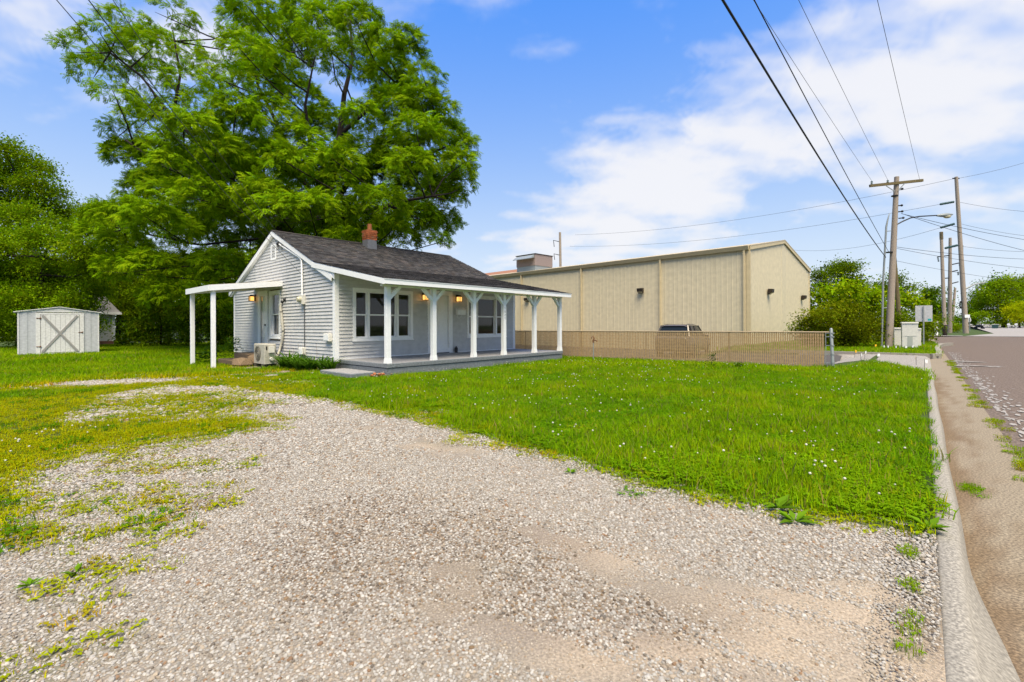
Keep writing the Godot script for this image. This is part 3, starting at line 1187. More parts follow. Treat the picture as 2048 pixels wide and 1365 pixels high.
func return_sconce(o: Node3D) -> void:
	var s := st()
	box(s, Vector3(-0.05, -0.10, 0.0), Vector3(0.05, 0.13, 0.02))
	box(s, Vector3(-0.012, 0.07, 0.02), Vector3(0.012, 0.09, 0.12))
	obj("back_plate", s, M.dark, o)
	s = st()
	hexa(s, [Vector3(-0.085, 0.055, 0.045), Vector3(0.085, 0.055, 0.045), Vector3(0.085, 0.055, 0.215), Vector3(-0.085, 0.055, 0.215), Vector3(-0.03, 0.115, 0.1), Vector3(0.03, 0.115, 0.1), Vector3(0.03, 0.115, 0.16), Vector3(-0.03, 0.115, 0.16)])
	obj("cap", s, M.dark, o)
	s = st()
	for q in [[-0.07, 0.06], [0.07, 0.06], [-0.07, 0.2], [0.07, 0.2], [0.0, 0.202]]:
		box(s, Vector3(q[0] - 0.006, -0.105, q[1] - 0.006), Vector3(q[0] + 0.006, 0.058, q[1] + 0.006))
	box(s, Vector3(-0.078, -0.115, 0.052), Vector3(0.078, -0.1, 0.208))
	obj("cage", s, M.dark, o)
	s = st()
	box(s, Vector3(-0.062, -0.098, 0.066), Vector3(0.062, 0.052, 0.194))
	obj("lamp_glass", s, M.lampglow, o)
	var l := OmniLight3D.new()
	l.name = "lamp_light"
	l.light_color = Color(1.0, 0.62, 0.25)
	l.light_energy = 0.008
	l.light_size = 0.06
	l.omni_range = 8.0
	l.omni_attenuation = 2.0
	l.shadow_enabled = true
	l.position = Vector3(0, -0.02, 0.13)
	o.add_child(l)

# a sash: frame, glass and bars under `parent`; f maps (x, y, depth) to a place
func sash(parent: Node3D, f: Callable, x0: float, x1: float, y0: float, y1: float, z: float, bars_x: Array, bars_y: Array, w := 0.035) -> void:
	var s := st()
	var piece := func(a: float, b: float, c: float, d: float, za: float, zb: float) -> void:
		var p := []
		for y in [c, d]:
			for q in [[a, za], [b, za], [b, zb], [a, zb]]:
				p.append(f.call(q[0], y, q[1]))
		hexa(s, p)
	piece.call(x0, x0 + w, y0, y1, z, z - 0.03)
	piece.call(x1 - w, x1, y0, y1, z, z - 0.03)
	piece.call(x0 + w, x1 - w, y0, y0 + w, z, z - 0.03)
	piece.call(x0 + w, x1 - w, y1 - w, y1, z, z - 0.03)
	var o := obj("sash", s, M.white, parent)
	for b in bars_x:
		s = st()
		piece.call(b - 0.009, b + 0.009, y0 + w, y1 - w, z - 0.004, z - 0.022)
		obj("muntin", s, M.white, o)
	for b in bars_y:
		s = st()
		piece.call(x0 + w, x1 - w, b - 0.011, b + 0.011, z - 0.004, z - 0.022)
		obj("muntin", s, M.white, o)
	s = st()
	quad(s, f.call(x0 + w, y0 + w, z - 0.024), f.call(x0 + w, y1 - w, z - 0.024), f.call(x1 - w, y1 - w, z - 0.024), f.call(x1 - w, y0 + w, z - 0.024))
	obj("pane", s, M.glass, o)

func casing(parent: Node3D, f: Callable, x0: float, x1: float, y0: float, y1: float, w: float, inner: Array, sill := true, m: Material = null) -> void:
	var boards := [[x0, x0 + w, y0, y1], [x1 - w, x1, y0, y1], [x0 + w, x1 - w, y1 - w, y1], [x0 + w, x1 - w, y0, y0 + w * (0.8 if sill else 1.0)]]
	for b in boards + inner:
		var s := st()
		var p := []
		for y in [b[2], b[3]]:
			for q in [[b[0], 0.034], [b[1], 0.034], [b[1], -0.10], [b[0], -0.10]]:
				p.append(f.call(q[0], y, q[1]))
		hexa(s, p)
		obj("casing", s, m if m else M.white, parent)
	if sill:
		var s := st()
		var p := []
		for y in [y0 - 0.03, y0 + 0.004]:
			for q in [[x0 - 0.02, 0.055], [x1 + 0.02, 0.055], [x1 + 0.02, 0.0], [x0 - 0.02, 0.0]]:
				p.append(f.call(q[0], y, q[1]))
		hexa(s, p)
		obj("sill", s, M.white, parent)

func make_house() -> void:
	var H := thing("house", HOUSE_AT, HOUSE_TURN, "small pale grey sided house with dark shingled roof and white-posted front porch", "house")
	var front := func(x: float, y: float, d: float) -> Vector3: return Vector3(x, y, d)            # d outwards
	var side := func(z: float, y: float, d: float) -> Vector3: return Vector3(-d, y, z)
	# openings: along, along, low, high
	var fw := [[0.513, 2.592, 0.845, 2.36], [3.18, 4.25, 0.30, 2.44], [4.94, 6.99, 0.838, 2.36]]
	var gw := [[-5.54, -4.68, 0.42, 2.50], [-4.52, -3.61, 0.87, 2.46]]
	# inner walls, floor, ceiling and foundation
	var s := st()
	var inner_f := func(x: float, y: float, d: float) -> Vector3: return Vector3(x, y, -0.005 - d)
	var inner_g := func(z: float, y: float, d: float) -> Vector3: return Vector3(0.005 + d, y, z)
	var inner_b := func(x: float, y: float, d: float) -> Vector3: return Vector3(x, y, -HW + d)
	var inner_r := func(z: float, y: float, d: float) -> Vector3: return Vector3(HL - d, y, z)
	wall_with_openings(s, inner_f, 0.02, HL - 0.02, 0.28, 2.72, 0.12, fw)
	wall_with_openings(s, inner_g, -HW + 0.02, -0.13, 0.28, 2.72, 0.12, gw)
	wall_with_openings(s, inner_b, 0.13, HL - 0.13, 0.28, 2.6, 0.12, [])
	wall_with_openings(s, inner_r, -HW + 0.12, -0.13, 0.28, 2.72, 0.12, [])
	obj("inner_wall", s, M.inside, H)
	s = st()
	box(s, Vector3(3.3, 0.36, -4.2), Vector3(3.42, 2.6, -0.14))
	box(s, Vector3(0.14, 0.36, -4.32), Vector3(2.2, 2.6, -4.2))
	box(s, Vector3(4.3, 0.36, -4.32), Vector3(7.3, 2.6, -4.2))
	obj("partition", s, M.inside, H)
	s = st()
	box(s, Vector3(0.13, 0.28, -HW + 0.13), Vector3(HL - 0.13, 0.34, -0.13))
	obj("floor", s, M.insidefloor, H)
	s = st()
	box(s, Vector3(0.13, 2.6, -HW + 0.13), Vector3(HL - 0.13, 2.66, -0.13))
	obj("ceiling", s, M.inside, H)
	s = st()
	box(s, Vector3(0.015, -0.2, -HW + 0.015), Vector3(HL - 0.015, 0.279, -0.015))
	obj("foundation", s, M.concrete, H)
	# siding on the front, cut round door and windows
	var y := FLOOR
	while y < 2.78:
		var y2 := minf(y + LAP, 2.80)
		var runs := [[0.09, HL - 0.09]]
		for h in fw:
			if y2 > h[2] + 0.002 and y < h[3] - 0.002:
				var next := []
				for r in runs:
					if h[0] > r[0] and h[1] < r[1]:
						next.append([r[0], h[0] + 0.02])
						next.append([h[1] - 0.02, r[1]])
					else:
						next.append(r)
				runs = next
		for r in runs:
			put("siding_board", lap_board(Vector3(r[0], y, 0), Vector3(r[1], y, 0), Vector3(r[0], y2, 0), Vector3(r[1], y2, 0), Vector3.BACK), M.siding, H)
		y = y2
	# siding on the gable end
	y = 0.27
	while y < RIDGE_Y - 0.16:
		var y2 := minf(y + LAP, RIDGE_Y - 0.105)
		var zl := func(q: float) -> float: return maxf(-HW + 0.09, RIDGE_Z - (RIDGE_Y - 0.10 - q) / 0.44)
		var zr := func(q: float) -> float: return minf(-0.09, RIDGE_Z + (RIDGE_Y - 0.10 - q) / 0.437)
		var runs := [[zl.call(y), zr.call(y), zl.call(y2), zr.call(y2)]]
		for h in gw:
			if y2 > h[2] + 0.002 and y < h[3] - 0.002:
				var next := []
				for r in runs:
					if h[0] > r[0] and h[1] < r[1]:
						next.append([r[0], h[0] + 0.02, r[2], h[0] + 0.02])
						next.append([h[1] - 0.02, r[1], h[1] - 0.02, r[3]])
					else:
						next.append(r)
				runs = next
		for r in runs:
			put("siding_board", lap_board(Vector3(0, y, r[0]), Vector3(0, y, r[1]), Vector3(0, y2, r[2]), Vector3(0, y2, r[3]), Vector3.LEFT), M.siding, H)
		y = y2
	# the far gable and the back: plain sheets of the same siding
	s = st()
	var prof := [Vector2(0.27, 0)]
	quad(s, Vector3(HL, 0.27, -0.02), Vector3(HL, gable_y(-0.02), -0.02), Vector3(HL, gable_y(RIDGE_Z), RIDGE_Z), Vector3(HL, 0.27, RIDGE_Z))
	quad(s, Vector3(HL, 0.27, RIDGE_Z), Vector3(HL, gable_y(RIDGE_Z), RIDGE_Z), Vector3(HL, gable_y(-HW), -HW), Vector3(HL, 0.27, -HW))
	obj("gable_wall", s, M.siding, H)
	# gable sheathing behind the boards, above the rooms
	s = st()
	slab(s, [Vector2(0.13, 2.722), Vector2(HW - 0.02, 2.722), Vector2(HW - 0.02, 2.73), Vector2(-RIDGE_Z, RIDGE_Y - 0.13), Vector2(0.13, gable_y(-0.13) - 0.02)], -0.06, -0.004, Transform3D(Basis(Vector3(0, 0, -1), Vector3.UP, Vector3(-1, 0, 0)), Vector3.ZERO))
	obj("gable_sheathing", s, M.inside, H)
	# corner boards
	s = st()
	box(s, Vector3(-0.028, 0.27, -0.10), Vector3(0.0, 2.70, 0.028))
	box(s, Vector3(0.0, 0.27, 0.0), Vector3(0.10, 2.78, 0.028))
	obj("corner_board", s, M.white, H)
	s = st()
	box(s, Vector3(HL - 0.10, 0.33, 0.0), Vector3(HL + 0.028, 2.76, 0.03))
	obj("corner_board", s, M.white, H)
	s = st()
	box(s, Vector3(-0.024, 0.27, -HW - 0.02), Vector3(0.0, 2.62, -HW + 0.10))
	obj("corner_board", s, M.white, H)
	# base trim along the porch floor
	s = st()
	box(s, Vector3(0.10, 0.332, 0.0), Vector3(3.18, 0.356, 0.03))
	box(s, Vector3(4.25, 0.332, 0.0), Vector3(HL - 0.10, 0.356, 0.03))
	obj("base_trim", s, M.white, H)

	# ---- front windows
	for k in 2:
		var x0: float = fw[0][0] if k == 0 else fw[2][0]
		var x1: float = fw[0][1] if k == 0 else fw[2][1]
		var w := Node3D.new()
		w.name = "window"
		H.add_child(w, true)
		var m1 := x0 + (0.505 if k == 0 else 0.50)
		var m2 := x0 + (1.505 if k == 0 else 1.50)
		casing(w, front, x0, x1, 0.845, 2.36, 0.095, [[m1 - 0.035, m1 + 0.035, 0.921, 2.265], [m2 - 0.035, m2 + 0.035, 0.921, 2.265]])
		var spans := [[x0 + 0.095, m1 - 0.035], [m1 + 0.035, m2 - 0.035], [m2 + 0.035, x1 - 0.095]]
		for i in 3:
			var a: float = spans[i][0]
			var b: float = spans[i][1]
			var bars := [1.21] if i == 0 and k == 0 else []
			var bars2 := [1.83] if i == 0 and k == 0 else []
			sash(w, front, a, b, 0.921, 1.60, -0.045, [], bars)
			sash(w, front, a, b, 1.575, 2.265, -0.012, [], bars2)
	# a pale doorway and a curtain show through the right-hand window
	s = st()
	box(s, Vector3(5.0, 0.36, -4.19), Vector3(5.75, 2.35, -4.15))
	obj("inner_door", s, M.curtain, H)
	s = st()
	box(s, Vector3(5.0, 0.34, -1.9), Vector3(6.9, 0.95, -1.0))
	obj("counter", s, M.curtain, H)
	# ---- front door
	var door := Node3D.new()
	door.name = "door"
	H.add_child(door, true)
	casing(door, front, 3.18, 4.25, 0.335, 2.44, 0.16, [], false)
	s = st()
	soft_box(s, Vector3(3.345, 0.36, -0.07), Vector3(4.085, 2.275, -0.03), 0.004)
	obj("door_slab", s, M.white, door)
	s = st()
	for r in [[3.43, 3.68, 1.55, 2.15], [3.76, 4.0, 1.55, 2.15], [3.43, 3.68, 0.55, 1.35], [3.76, 4.0, 0.55, 1.35]]:
		box(s, Vector3(r[0], r[2], -0.032), Vector3(r[1], r[3], -0.026))
	obj("door_panel", s, M.white, door)
	s = st()
	box(s, Vector3(3.34, 0.335, -0.09), Vector3(4.09, 0.362, 0.04))
	obj("threshold", s, M.flash, door)
	s = st()
	ball(s, Vector3(3.40, 1.17, 0.02), Vector3(0.035, 0.035, 0.035))
	box(s, Vector3(3.375, 1.08, -0.03), Vector3(3.425, 1.26, -0.015))
	ball(s, Vector3(3.40, 1.38, -0.02), Vector3(0.03, 0.03, 0.02))
	obj("door_handle", s, M.dark, door)
	# ---- gable door, standing behind a glazed storm door
	door = Node3D.new()
	door.name = "door"
	H.add_child(door, true)
	tag(door, "narrow white side door behind a glazed storm door")
	casing(door, side, -5.54, -4.68, 0.42, 2.50, 0.10, [], false)
	s = st()
	box(s, Vector3(0.05, 0.42, -5.43), Vector3(0.09, 2.39, -4.79))
	obj("door_slab", s, M.white, door)
	sash(door, side, -5.44, -4.78, 0.52, 2.40, 0.025, [], [1.25], 0.08)
	s = st()
	box(s, Vector3(-0.06, 1.28, -4.88), Vector3(-0.025, 1.34, -4.84))
	obj("door_handle", s, M.dark, door)
	# ---- gable window
	var w2 := Node3D.new()
	w2.name = "window"
	H.add_child(w2, true)
	casing(w2, side, -4.52, -3.61, 0.87, 2.46, 0.11, [])
	sash(w2, side, -4.41, -3.72, 0.958, 1.68, -0.045, [-4.065], [1.30])
	sash(w2, side, -4.41, -3.72, 1.655, 2.35, -0.012, [-4.24, -4.065, -3.89], [2.0])
	s = st()
	for i in 14:
		var z := -4.42 + i * 0.052
		box(s, Vector3(0.14 + 0.02 * (i % 2), 0.9, z), Vector3(0.15 + 0.02 * (i % 2), 1.66, z + 0.052))
	obj("curtain", s, M.curtain, w2)

	# ---- gable vent with slats
	var vent := Node3D.new()
	vent.name = "gable_vent"
	H.add_child(vent, true)
	s = st()
	for b in [[-4.37, -4.30, 3.50, 4.02], [-4.01, -3.94, 3.50, 4.02], [-4.30, -4.01, 3.50, 3.56], [-4.30, -4.01, 3.97, 4.02]]:
		box(s, Vector3(-0.035, b[2], b[0]), Vector3(0.0, b[3], b[1]))
	obj("vent_frame", s, M.white, vent)
	s = st()
	box(s, Vector3(-0.018, 3.56, -4.30), Vector3(-0.0165, 3.97, -4.01))
	obj("vent_back", s, M.dark, vent)
	for i in 9:
		s = st()
		var q := 3.575 + i * 0.044
		hexa(s, [Vector3(-0.033, q, -4.30), Vector3(-0.033, q, -4.01), Vector3(-0.02, q + 0.014, -4.01), Vector3(-0.02, q + 0.014, -4.30), Vector3(-0.033, q + 0.008, -4.30), Vector3(-0.033, q + 0.008, -4.01), Vector3(-0.02, q + 0.022, -4.01), Vector3(-0.02, q + 0.022, -4.30)])
		obj("vent_slat", s, M.white, vent)

	make_roof(H)
	make_porch(H)
	make_gable_fittings(H)
	make_chimney(H)

func make_roof(H: Node3D) -> void:
	var roof := Node3D.new()
	roof.name = "roof"
	H.add_child(roof, true)
	var x0 := -0.10
	var x1 := 7.66
	# deck under the shingles
	var s := st()
	var line := [[BACK_Z, BACK_Y], [RIDGE_Z, RIDGE_Y], [BREAK_Z, BREAK_Y], [EAVE_Z, EAVE_Y]]
	for i in 3:
		var a: Array = line[i]
		var b: Array = line[i + 1]
		hexa(s, [Vector3(x0, a[1] - 0.05, a[0]), Vector3(x1, a[1] - 0.05, a[0]), Vector3(x1, b[1] - 0.05, b[0]), Vector3(x0, b[1] - 0.05, b[0]), Vector3(x0, a[1] - 0.02, a[0]), Vector3(x1, a[1] - 0.02, a[0]), Vector3(x1, b[1] - 0.02, b[0]), Vector3(x0, b[1] - 0.02, b[0])])
	obj("roof_deck", s, M.white, roof)
	# shingles, each its own tab with its own tone
	rng.seed = 71
	var v := PackedVector3Array()
	var n := PackedVector3Array()
	var c := PackedColorArray()
	var idx := PackedInt32Array()
	for slope in [[RIDGE_Z, RIDGE_Y, BREAK_Z, BREAK_Y], [BREAK_Z, BREAK_Y, EAVE_Z + 0.03, EAVE_Y - 0.006], [RIDGE_Z, RIDGE_Y, BACK_Z, BACK_Y]]:
		var a := Vector3(0, slope[1], slope[0])
		var b := Vector3(0, slope[3], slope[2])
		var down := (b - a).normalized()
		var length := (b - a).length()
		var nrm := Vector3(1, 0, 0).cross(down).normalized()
		if nrm.y < 0:
			nrm = -nrm
		var rows := int(ceil(length / 0.142))
		for r in rows:
			var t0 := length * r / rows
			var t1 := length * (r + 1) / rows + 0.012
			var x := x0 - 0.03 - rnd(0, 0.2)
			while x < x1 + 0.03:
				var w := rnd(0.09, 0.24)
				var xa := maxf(x, x0 - 0.03)
				var xb := minf(x + w - 0.004, x1 + 0.03)
				x += w
				if xb - xa < 0.01:
					continue
				var lift := 0.008 + (0.007 if rng.randf() < 0.45 else 0.0)
				var k := v.size()
				var tone := rnd(0.6, 1.35)
				var col := Color(0.080, 0.076, 0.077) * tone
				if rng.randf() < 0.25: col = Color(0.105, 0.09, 0.082) * tone
				if rng.randf() < 0.16: col = Color(0.045, 0.040, 0.042)
				var pa := a + down * t0 + nrm * 0.001
				var pb := a + down * t1 + nrm * lift
				var pc := a + down * t1 - nrm * 0.004
				for p in [pa + Vector3(xa, 0, 0), pa + Vector3(xb, 0, 0), pb + Vector3(xb, 0, 0), pb + Vector3(xa, 0, 0)]:
					v.append(p); n.append(nrm); c.append(col)
				for p in [pb + Vector3(xa, 0, 0), pb + Vector3(xb, 0, 0), pc + Vector3(xb, 0, 0), pc + Vector3(xa, 0, 0)]:
					v.append(p); n.append(down); c.append(col)
				idx.append_array(PackedInt32Array([k, k + 1, k + 2, k, k + 2, k + 3, k + 4, k + 5, k + 6, k + 4, k + 6, k + 7]))
	var arr := []
	arr.resize(Mesh.ARRAY_MAX)
	arr[Mesh.ARRAY_VERTEX] = v
	arr[Mesh.ARRAY_NORMAL] = n
	arr[Mesh.ARRAY_COLOR] = c
	arr[Mesh.ARRAY_INDEX] = idx
	var m := ArrayMesh.new()
	m.add_surface_from_arrays(Mesh.PRIMITIVE_TRIANGLES, arr)
	tag(put("shingles", m, M.shingle, roof), "", "", "", "stuff")
	s = st()
	hexa(s, [Vector3(x0 - 0.02, RIDGE_Y - 0.03, RIDGE_Z - 0.12), Vector3(x1 + 0.02, RIDGE_Y - 0.03, RIDGE_Z - 0.12), Vector3(x1 + 0.02, RIDGE_Y - 0.03, RIDGE_Z + 0.12), Vector3(x0 - 0.02, RIDGE_Y - 0.03, RIDGE_Z + 0.12), Vector3(x0 - 0.02, RIDGE_Y + 0.02, RIDGE_Z - 0.01), Vector3(x1 + 0.02, RIDGE_Y + 0.02, RIDGE_Z - 0.01), Vector3(x1 + 0.02, RIDGE_Y + 0.02, RIDGE_Z + 0.01), Vector3(x0 - 0.02, RIDGE_Y + 0.02, RIDGE_Z + 0.01)])
	obj("ridge_cap", s, mat(Color(0.08, 0.07, 0.068), 0.95, grain(6, 0.12, 0.55, 1.0), 2.2), roof)
	# rake boards: the gable's own straight rakes, then the flared porch rake
	var rake := func(a: Vector2, b: Vector2, drop: float, xa: float, xb: float, called: String) -> void:
		var t := st()
		hexa(t, [Vector3(xa, a.y - drop, a.x), Vector3(xb, a.y - drop, a.x), Vector3(xb, b.y - drop, b.x), Vector3(xa, b.y - drop, b.x), Vector3(xa, a.y, a.x), Vector3(xb, a.y, a.x), Vector3(xb, b.y, b.x), Vector3(xa, b.y, b.x)])
		obj(called, t, M.white, roof)
	rake.call(Vector2(RIDGE_Z, RIDGE_Y - 0.022), Vector2(BACK_Z, BACK_Y - 0.022), 0.15, x0 - 0.012, x0 + 0.012, "rake_board")
	rake.call(Vector2(RIDGE_Z, RIDGE_Y - 0.022), Vector2(-0.02, gable_y(-0.02) + 0.078), 0.15, x0 - 0.012, x0 + 0.012, "rake_board")
	rake.call(Vector2(RIDGE_Z - 0.1, RIDGE_Y - 0.16), Vector2(BACK_Z + 0.1, BACK_Y - 0.17), 0.03, x0 + 0.012, -0.002, "rake_soffit")
	rake.call(Vector2(RIDGE_Z + 0.1, RIDGE_Y - 0.20), Vector2(-0.1, gable_y(-0.1) - 0.06), 0.03, x0 + 0.012, -0.002, "rake_soffit")
	rake.call(Vector2(BREAK_Z - 0.12, BREAK_Y - 0.018), Vector2(EAVE_Z, EAVE_Y - 0.022), 0.135, x0 - 0.03, x0 - 0.013, "rake_board")
	# the white wedge between the straight rake and the flared porch roof
	s = st()
	slab(s, [Vector2(1.15, BREAK_Y - 0.05), Vector2(0.02, roof_y(0.0) - 0.06), Vector2(-0.10, roof_y(0.1) - 0.06), Vector2(-0.10, 2.56), Vector2(0.06, 2.62)], 0.0, 0.03, Transform3D(Basis(Vector3(0, 0, -1), Vector3.UP, Vector3(1, 0, 0)), Vector3(x0 + 0.013, 0, 0)))
	obj("gable_return", s, M.white, roof)
	rake.call(Vector2(RIDGE_Z, RIDGE_Y - 0.022), Vector2(BACK_Z, BACK_Y - 0.022), 0.15, x1 - 0.012, x1 + 0.012, "rake_board")
	rake.call(Vector2(RIDGE_Z, RIDGE_Y - 0.022), Vector2(BREAK_Z, BREAK_Y - 0.022), 0.15, x1 - 0.012, x1 + 0.012, "rake_board")
	rake.call(Vector2(BREAK_Z, BREAK_Y - 0.022), Vector2(EAVE_Z, EAVE_Y - 0.022), 0.135, x1 - 0.012, x1 + 0.012, "rake_board")
	# front fascia and drip edge
	s = st()
	box(s, Vector3(x0 - 0.03, EAVE_Y - 0.145, EAVE_Z), Vector3(x1 + 0.012, EAVE_Y - 0.022, EAVE_Z + 0.025))
	obj("fascia", s, M.white, roof)
	s = st()
	box(s, Vector3(x0 - 0.032, EAVE_Y - 0.035, EAVE_Z + 0.026), Vector3(x1 + 0.014, EAVE_Y - 0.018, EAVE_Z + 0.036))
	obj("drip_edge", s, M.white, roof)
	# porch ceiling
	s = st()
	hexa(s, [Vector3(x0 + 0.02, 2.76, -0.02), Vector3(x1 - 0.02, 2.76, -0.02), Vector3(x1 - 0.02, EAVE_Y - 0.135, EAVE_Z - 0.003), Vector3(x0 + 0.02, EAVE_Y - 0.135, EAVE_Z - 0.003), Vector3(x0 + 0.02, 2.775, -0.02), Vector3(x1 - 0.02, 2.775, -0.02), Vector3(x1 - 0.02, EAVE_Y - 0.12, EAVE_Z - 0.003), Vector3(x0 + 0.02, EAVE_Y - 0.12, EAVE_Z - 0.003)])
	obj("porch_ceiling", s, M.white, roof)
	# back fascia
	s = st()
	box(s, Vector3(x0, BACK_Y - 0.17, BACK_Z - 0.02), Vector3(x1, BACK_Y - 0.03, BACK_Z))
	obj("fascia", s, M.white, roof)

func make_porch(H: Node3D) -> void:
	var porch := Node3D.new()
	porch.name = "porch"
	H.add_child(porch, true)
	var s := st()
	soft_box(s, Vector3(0.13, 0.225, 0.032), Vector3(7.55, 0.326, 2.33), 0.012)
	obj("porch_floor_edge", s, M.greypaint, porch)
	s = st()
	box(s, Vector3(0.15, 0.324, 0.035), Vector3(7.53, 0.330, 2.30))
	obj("porch_floor", s, M.deck, porch)
	# the base in cast lengths, its top edge broken where the slab sits on it
	rng.seed = 12
	var cuts := [0.145, 1.5, 3.95, 4.9, 6.4, 7.535]
	for i in cuts.size() - 1:
		s = st()
		box(s, Vector3(cuts[i] + 0.003, -0.15, 2.0), Vector3(cuts[i + 1] - 0.003, 0.21, 2.305 + rnd(-0.006, 0.006)))
		obj("porch_block", s, M.greypaint, porch)
	s = st()
	box(s, Vector3(0.145, -0.15, 0.03), Vector3(0.33, 0.205, 1.997))
	obj("porch_block", s, M.greypaint, porch)
	s = st()
	box(s, Vector3(7.35, -0.15, 0.03), Vector3(7.53, 0.205, 1.997))
	obj("porch_block", s, M.greypaint, porch)
	# beam, posts and their Y braces
	s = st()
	box(s, Vector3(0.02, 2.245, 2.20), Vector3(7.58, 2.285, 2.30))
	obj("porch_beam", s, M.white, porch)
	var xs := [0.202, 1.639, 3.138, 4.45, 5.99, 7.461]
	for i in 6:
		var x: float = xs[i]
		var post := Node3D.new()
		post.name = "post"
		porch.add_child(post, true)
		s = st()
		soft_box(s, Vector3(x - 0.062, FLOOR, 2.183), Vector3(x + 0.062, 2.245, 2.307), 0.006)
		obj("post_shaft", s, M.white, post)
		s = st()
		hexa(s, [Vector3(x - 0.075, FLOOR, 2.17), Vector3(x + 0.075, FLOOR, 2.17), Vector3(x + 0.075, FLOOR, 2.32), Vector3(x - 0.075, FLOOR, 2.32), Vector3(x - 0.064, FLOOR + 0.13, 2.181), Vector3(x + 0.064, FLOOR + 0.13, 2.181), Vector3(x + 0.064, FLOOR + 0.13, 2.309), Vector3(x - 0.064, FLOOR + 0.13, 2.309)])
		obj("post_foot", s, M.white, post)
		for dir in [-1, 1]:
			if (i == 0 and dir < 0) or (i == 5 and dir > 0):
				continue
			s = st()
			beam(s, Vector3(x + dir * 0.045, 1.95, 2.245), Vector3(x + dir * 0.36, 2.262, 2.245), 0.085, 0.085, Vector3(0, 0, 1))
			obj("brace", s, M.white, post)
	# house number down the fourth post
	var tm_parent := porch
	var i := 0
	for ch in "1821":
		var tm := TextMesh.new()
		tm.text = ch
		tm.font_size = 24
		tm.pixel_size = 0.0042
		tm.depth = 0.004
		var f := SystemFont.new()
		f.font_names = PackedStringArray(["Droid Sans"])
		tm.font = f
		var o := put("house_number", tm, M.flash, tm_parent)
		o.position = Vector3(4.45, 1.80 - i * 0.105, 2.309)
		i += 1
	# step slab
	var step := thing("step_slab", H.transform * Vector3(-0.33, 0, 1.27), HOUSE_TURN, "low grey painted concrete step slab at the porch's end", "step")
	s = st()
	soft_box(s, Vector3(-0.35, -0.15, -0.78), Vector3(0.34, 0.125, 0.76), 0.015)
	obj("slab", s, M.greypaint, step)
	s = st()
	box(s, Vector3(-0.335, 0.1255, -0.765), Vector3(0.325, 0.1275, 0.745))
	obj("tread", s, M.deck, step)
	# lamps, mailbox, cylinder by the door
	for q in [[3.0, "lit black wall lantern between the front window and door"], [4.455, "lit black wall lantern above the white mailbox"]]:
		var o := thing("wall_lantern", H.transform * Vector3(q[0], 2.20, 0.018), HOUSE_TURN, q[1], "wall lamp", "lit wall lanterns on the house")
		return_sconce(o)
	var g := thing("wall_lantern", H.transform * Vector3(-0.018, 2.28, -5.80), HOUSE_TURN - 90.0, "lit black wall lantern beside the side door under the canopy", "wall lamp", "lit wall lanterns on the house")
	return_sconce(g)
	var mb := thing("mailbox", H.transform * Vector3(4.585, 1.64, 0.018), HOUSE_TURN, "white wall mailbox with newspaper hooks beside the front door", "mailbox")
	s = st()
	hexa(s, [Vector3(-0.19, 0, 0), Vector3(0.19, 0, 0), Vector3(0.19, 0, 0.11), Vector3(-0.19, 0, 0.11), Vector3(-0.19, 0.23, 0), Vector3(0.19, 0.23, 0), Vector3(0.19, 0.17, 0.12), Vector3(-0.19, 0.17, 0.12)])
	obj("body", s, M.white, mb)
	s = st()
	hexa(s, [Vector3(-0.195, 0.235, -0.0), Vector3(0.195, 0.235, -0.0), Vector3(0.195, 0.16, 0.135), Vector3(-0.195, 0.16, 0.135), Vector3(-0.195, 0.247, 0), Vector3(0.195, 0.247, 0), Vector3(0.195, 0.172, 0.14), Vector3(-0.195, 0.172, 0.14)])
	obj("lid", s, M.white, mb)
	for x in [-0.1, 0.1]:
		s = st()
		tube(s, [Vector3(x - 0.05, 0.01, 0.05), Vector3(x - 0.05, -0.09, 0.06), Vector3(x, -0.12, 0.09), Vector3(x + 0.05, -0.09, 0.12), Vector3(x + 0.05, -0.05, 0.12)], [0.005, 0.005, 0.005, 0.005, 0.005], 5)
		obj("hook", s, M.white, mb)
	var cn := thing("canister", H.transform * Vector3(4.33, FLOOR + 0.001, 0.12), HOUSE_TURN, "small black canister standing on the porch beside the door", "canister")
	s = st()
	tube(s, [Vector3(0, 0, 0), Vector3(0, 0.16, 0), Vector3(0, 0.19, 0)], [0.055, 0.055, 0.03], 12)
	obj("body", s, M.dark, cn)
	s = st()
	tube(s, [Vector3(0, 0.19, 0), Vector3(0, 0.22, 0)], [0.02, 0.02], 8)
	obj("cap", s, M.rubber, cn)

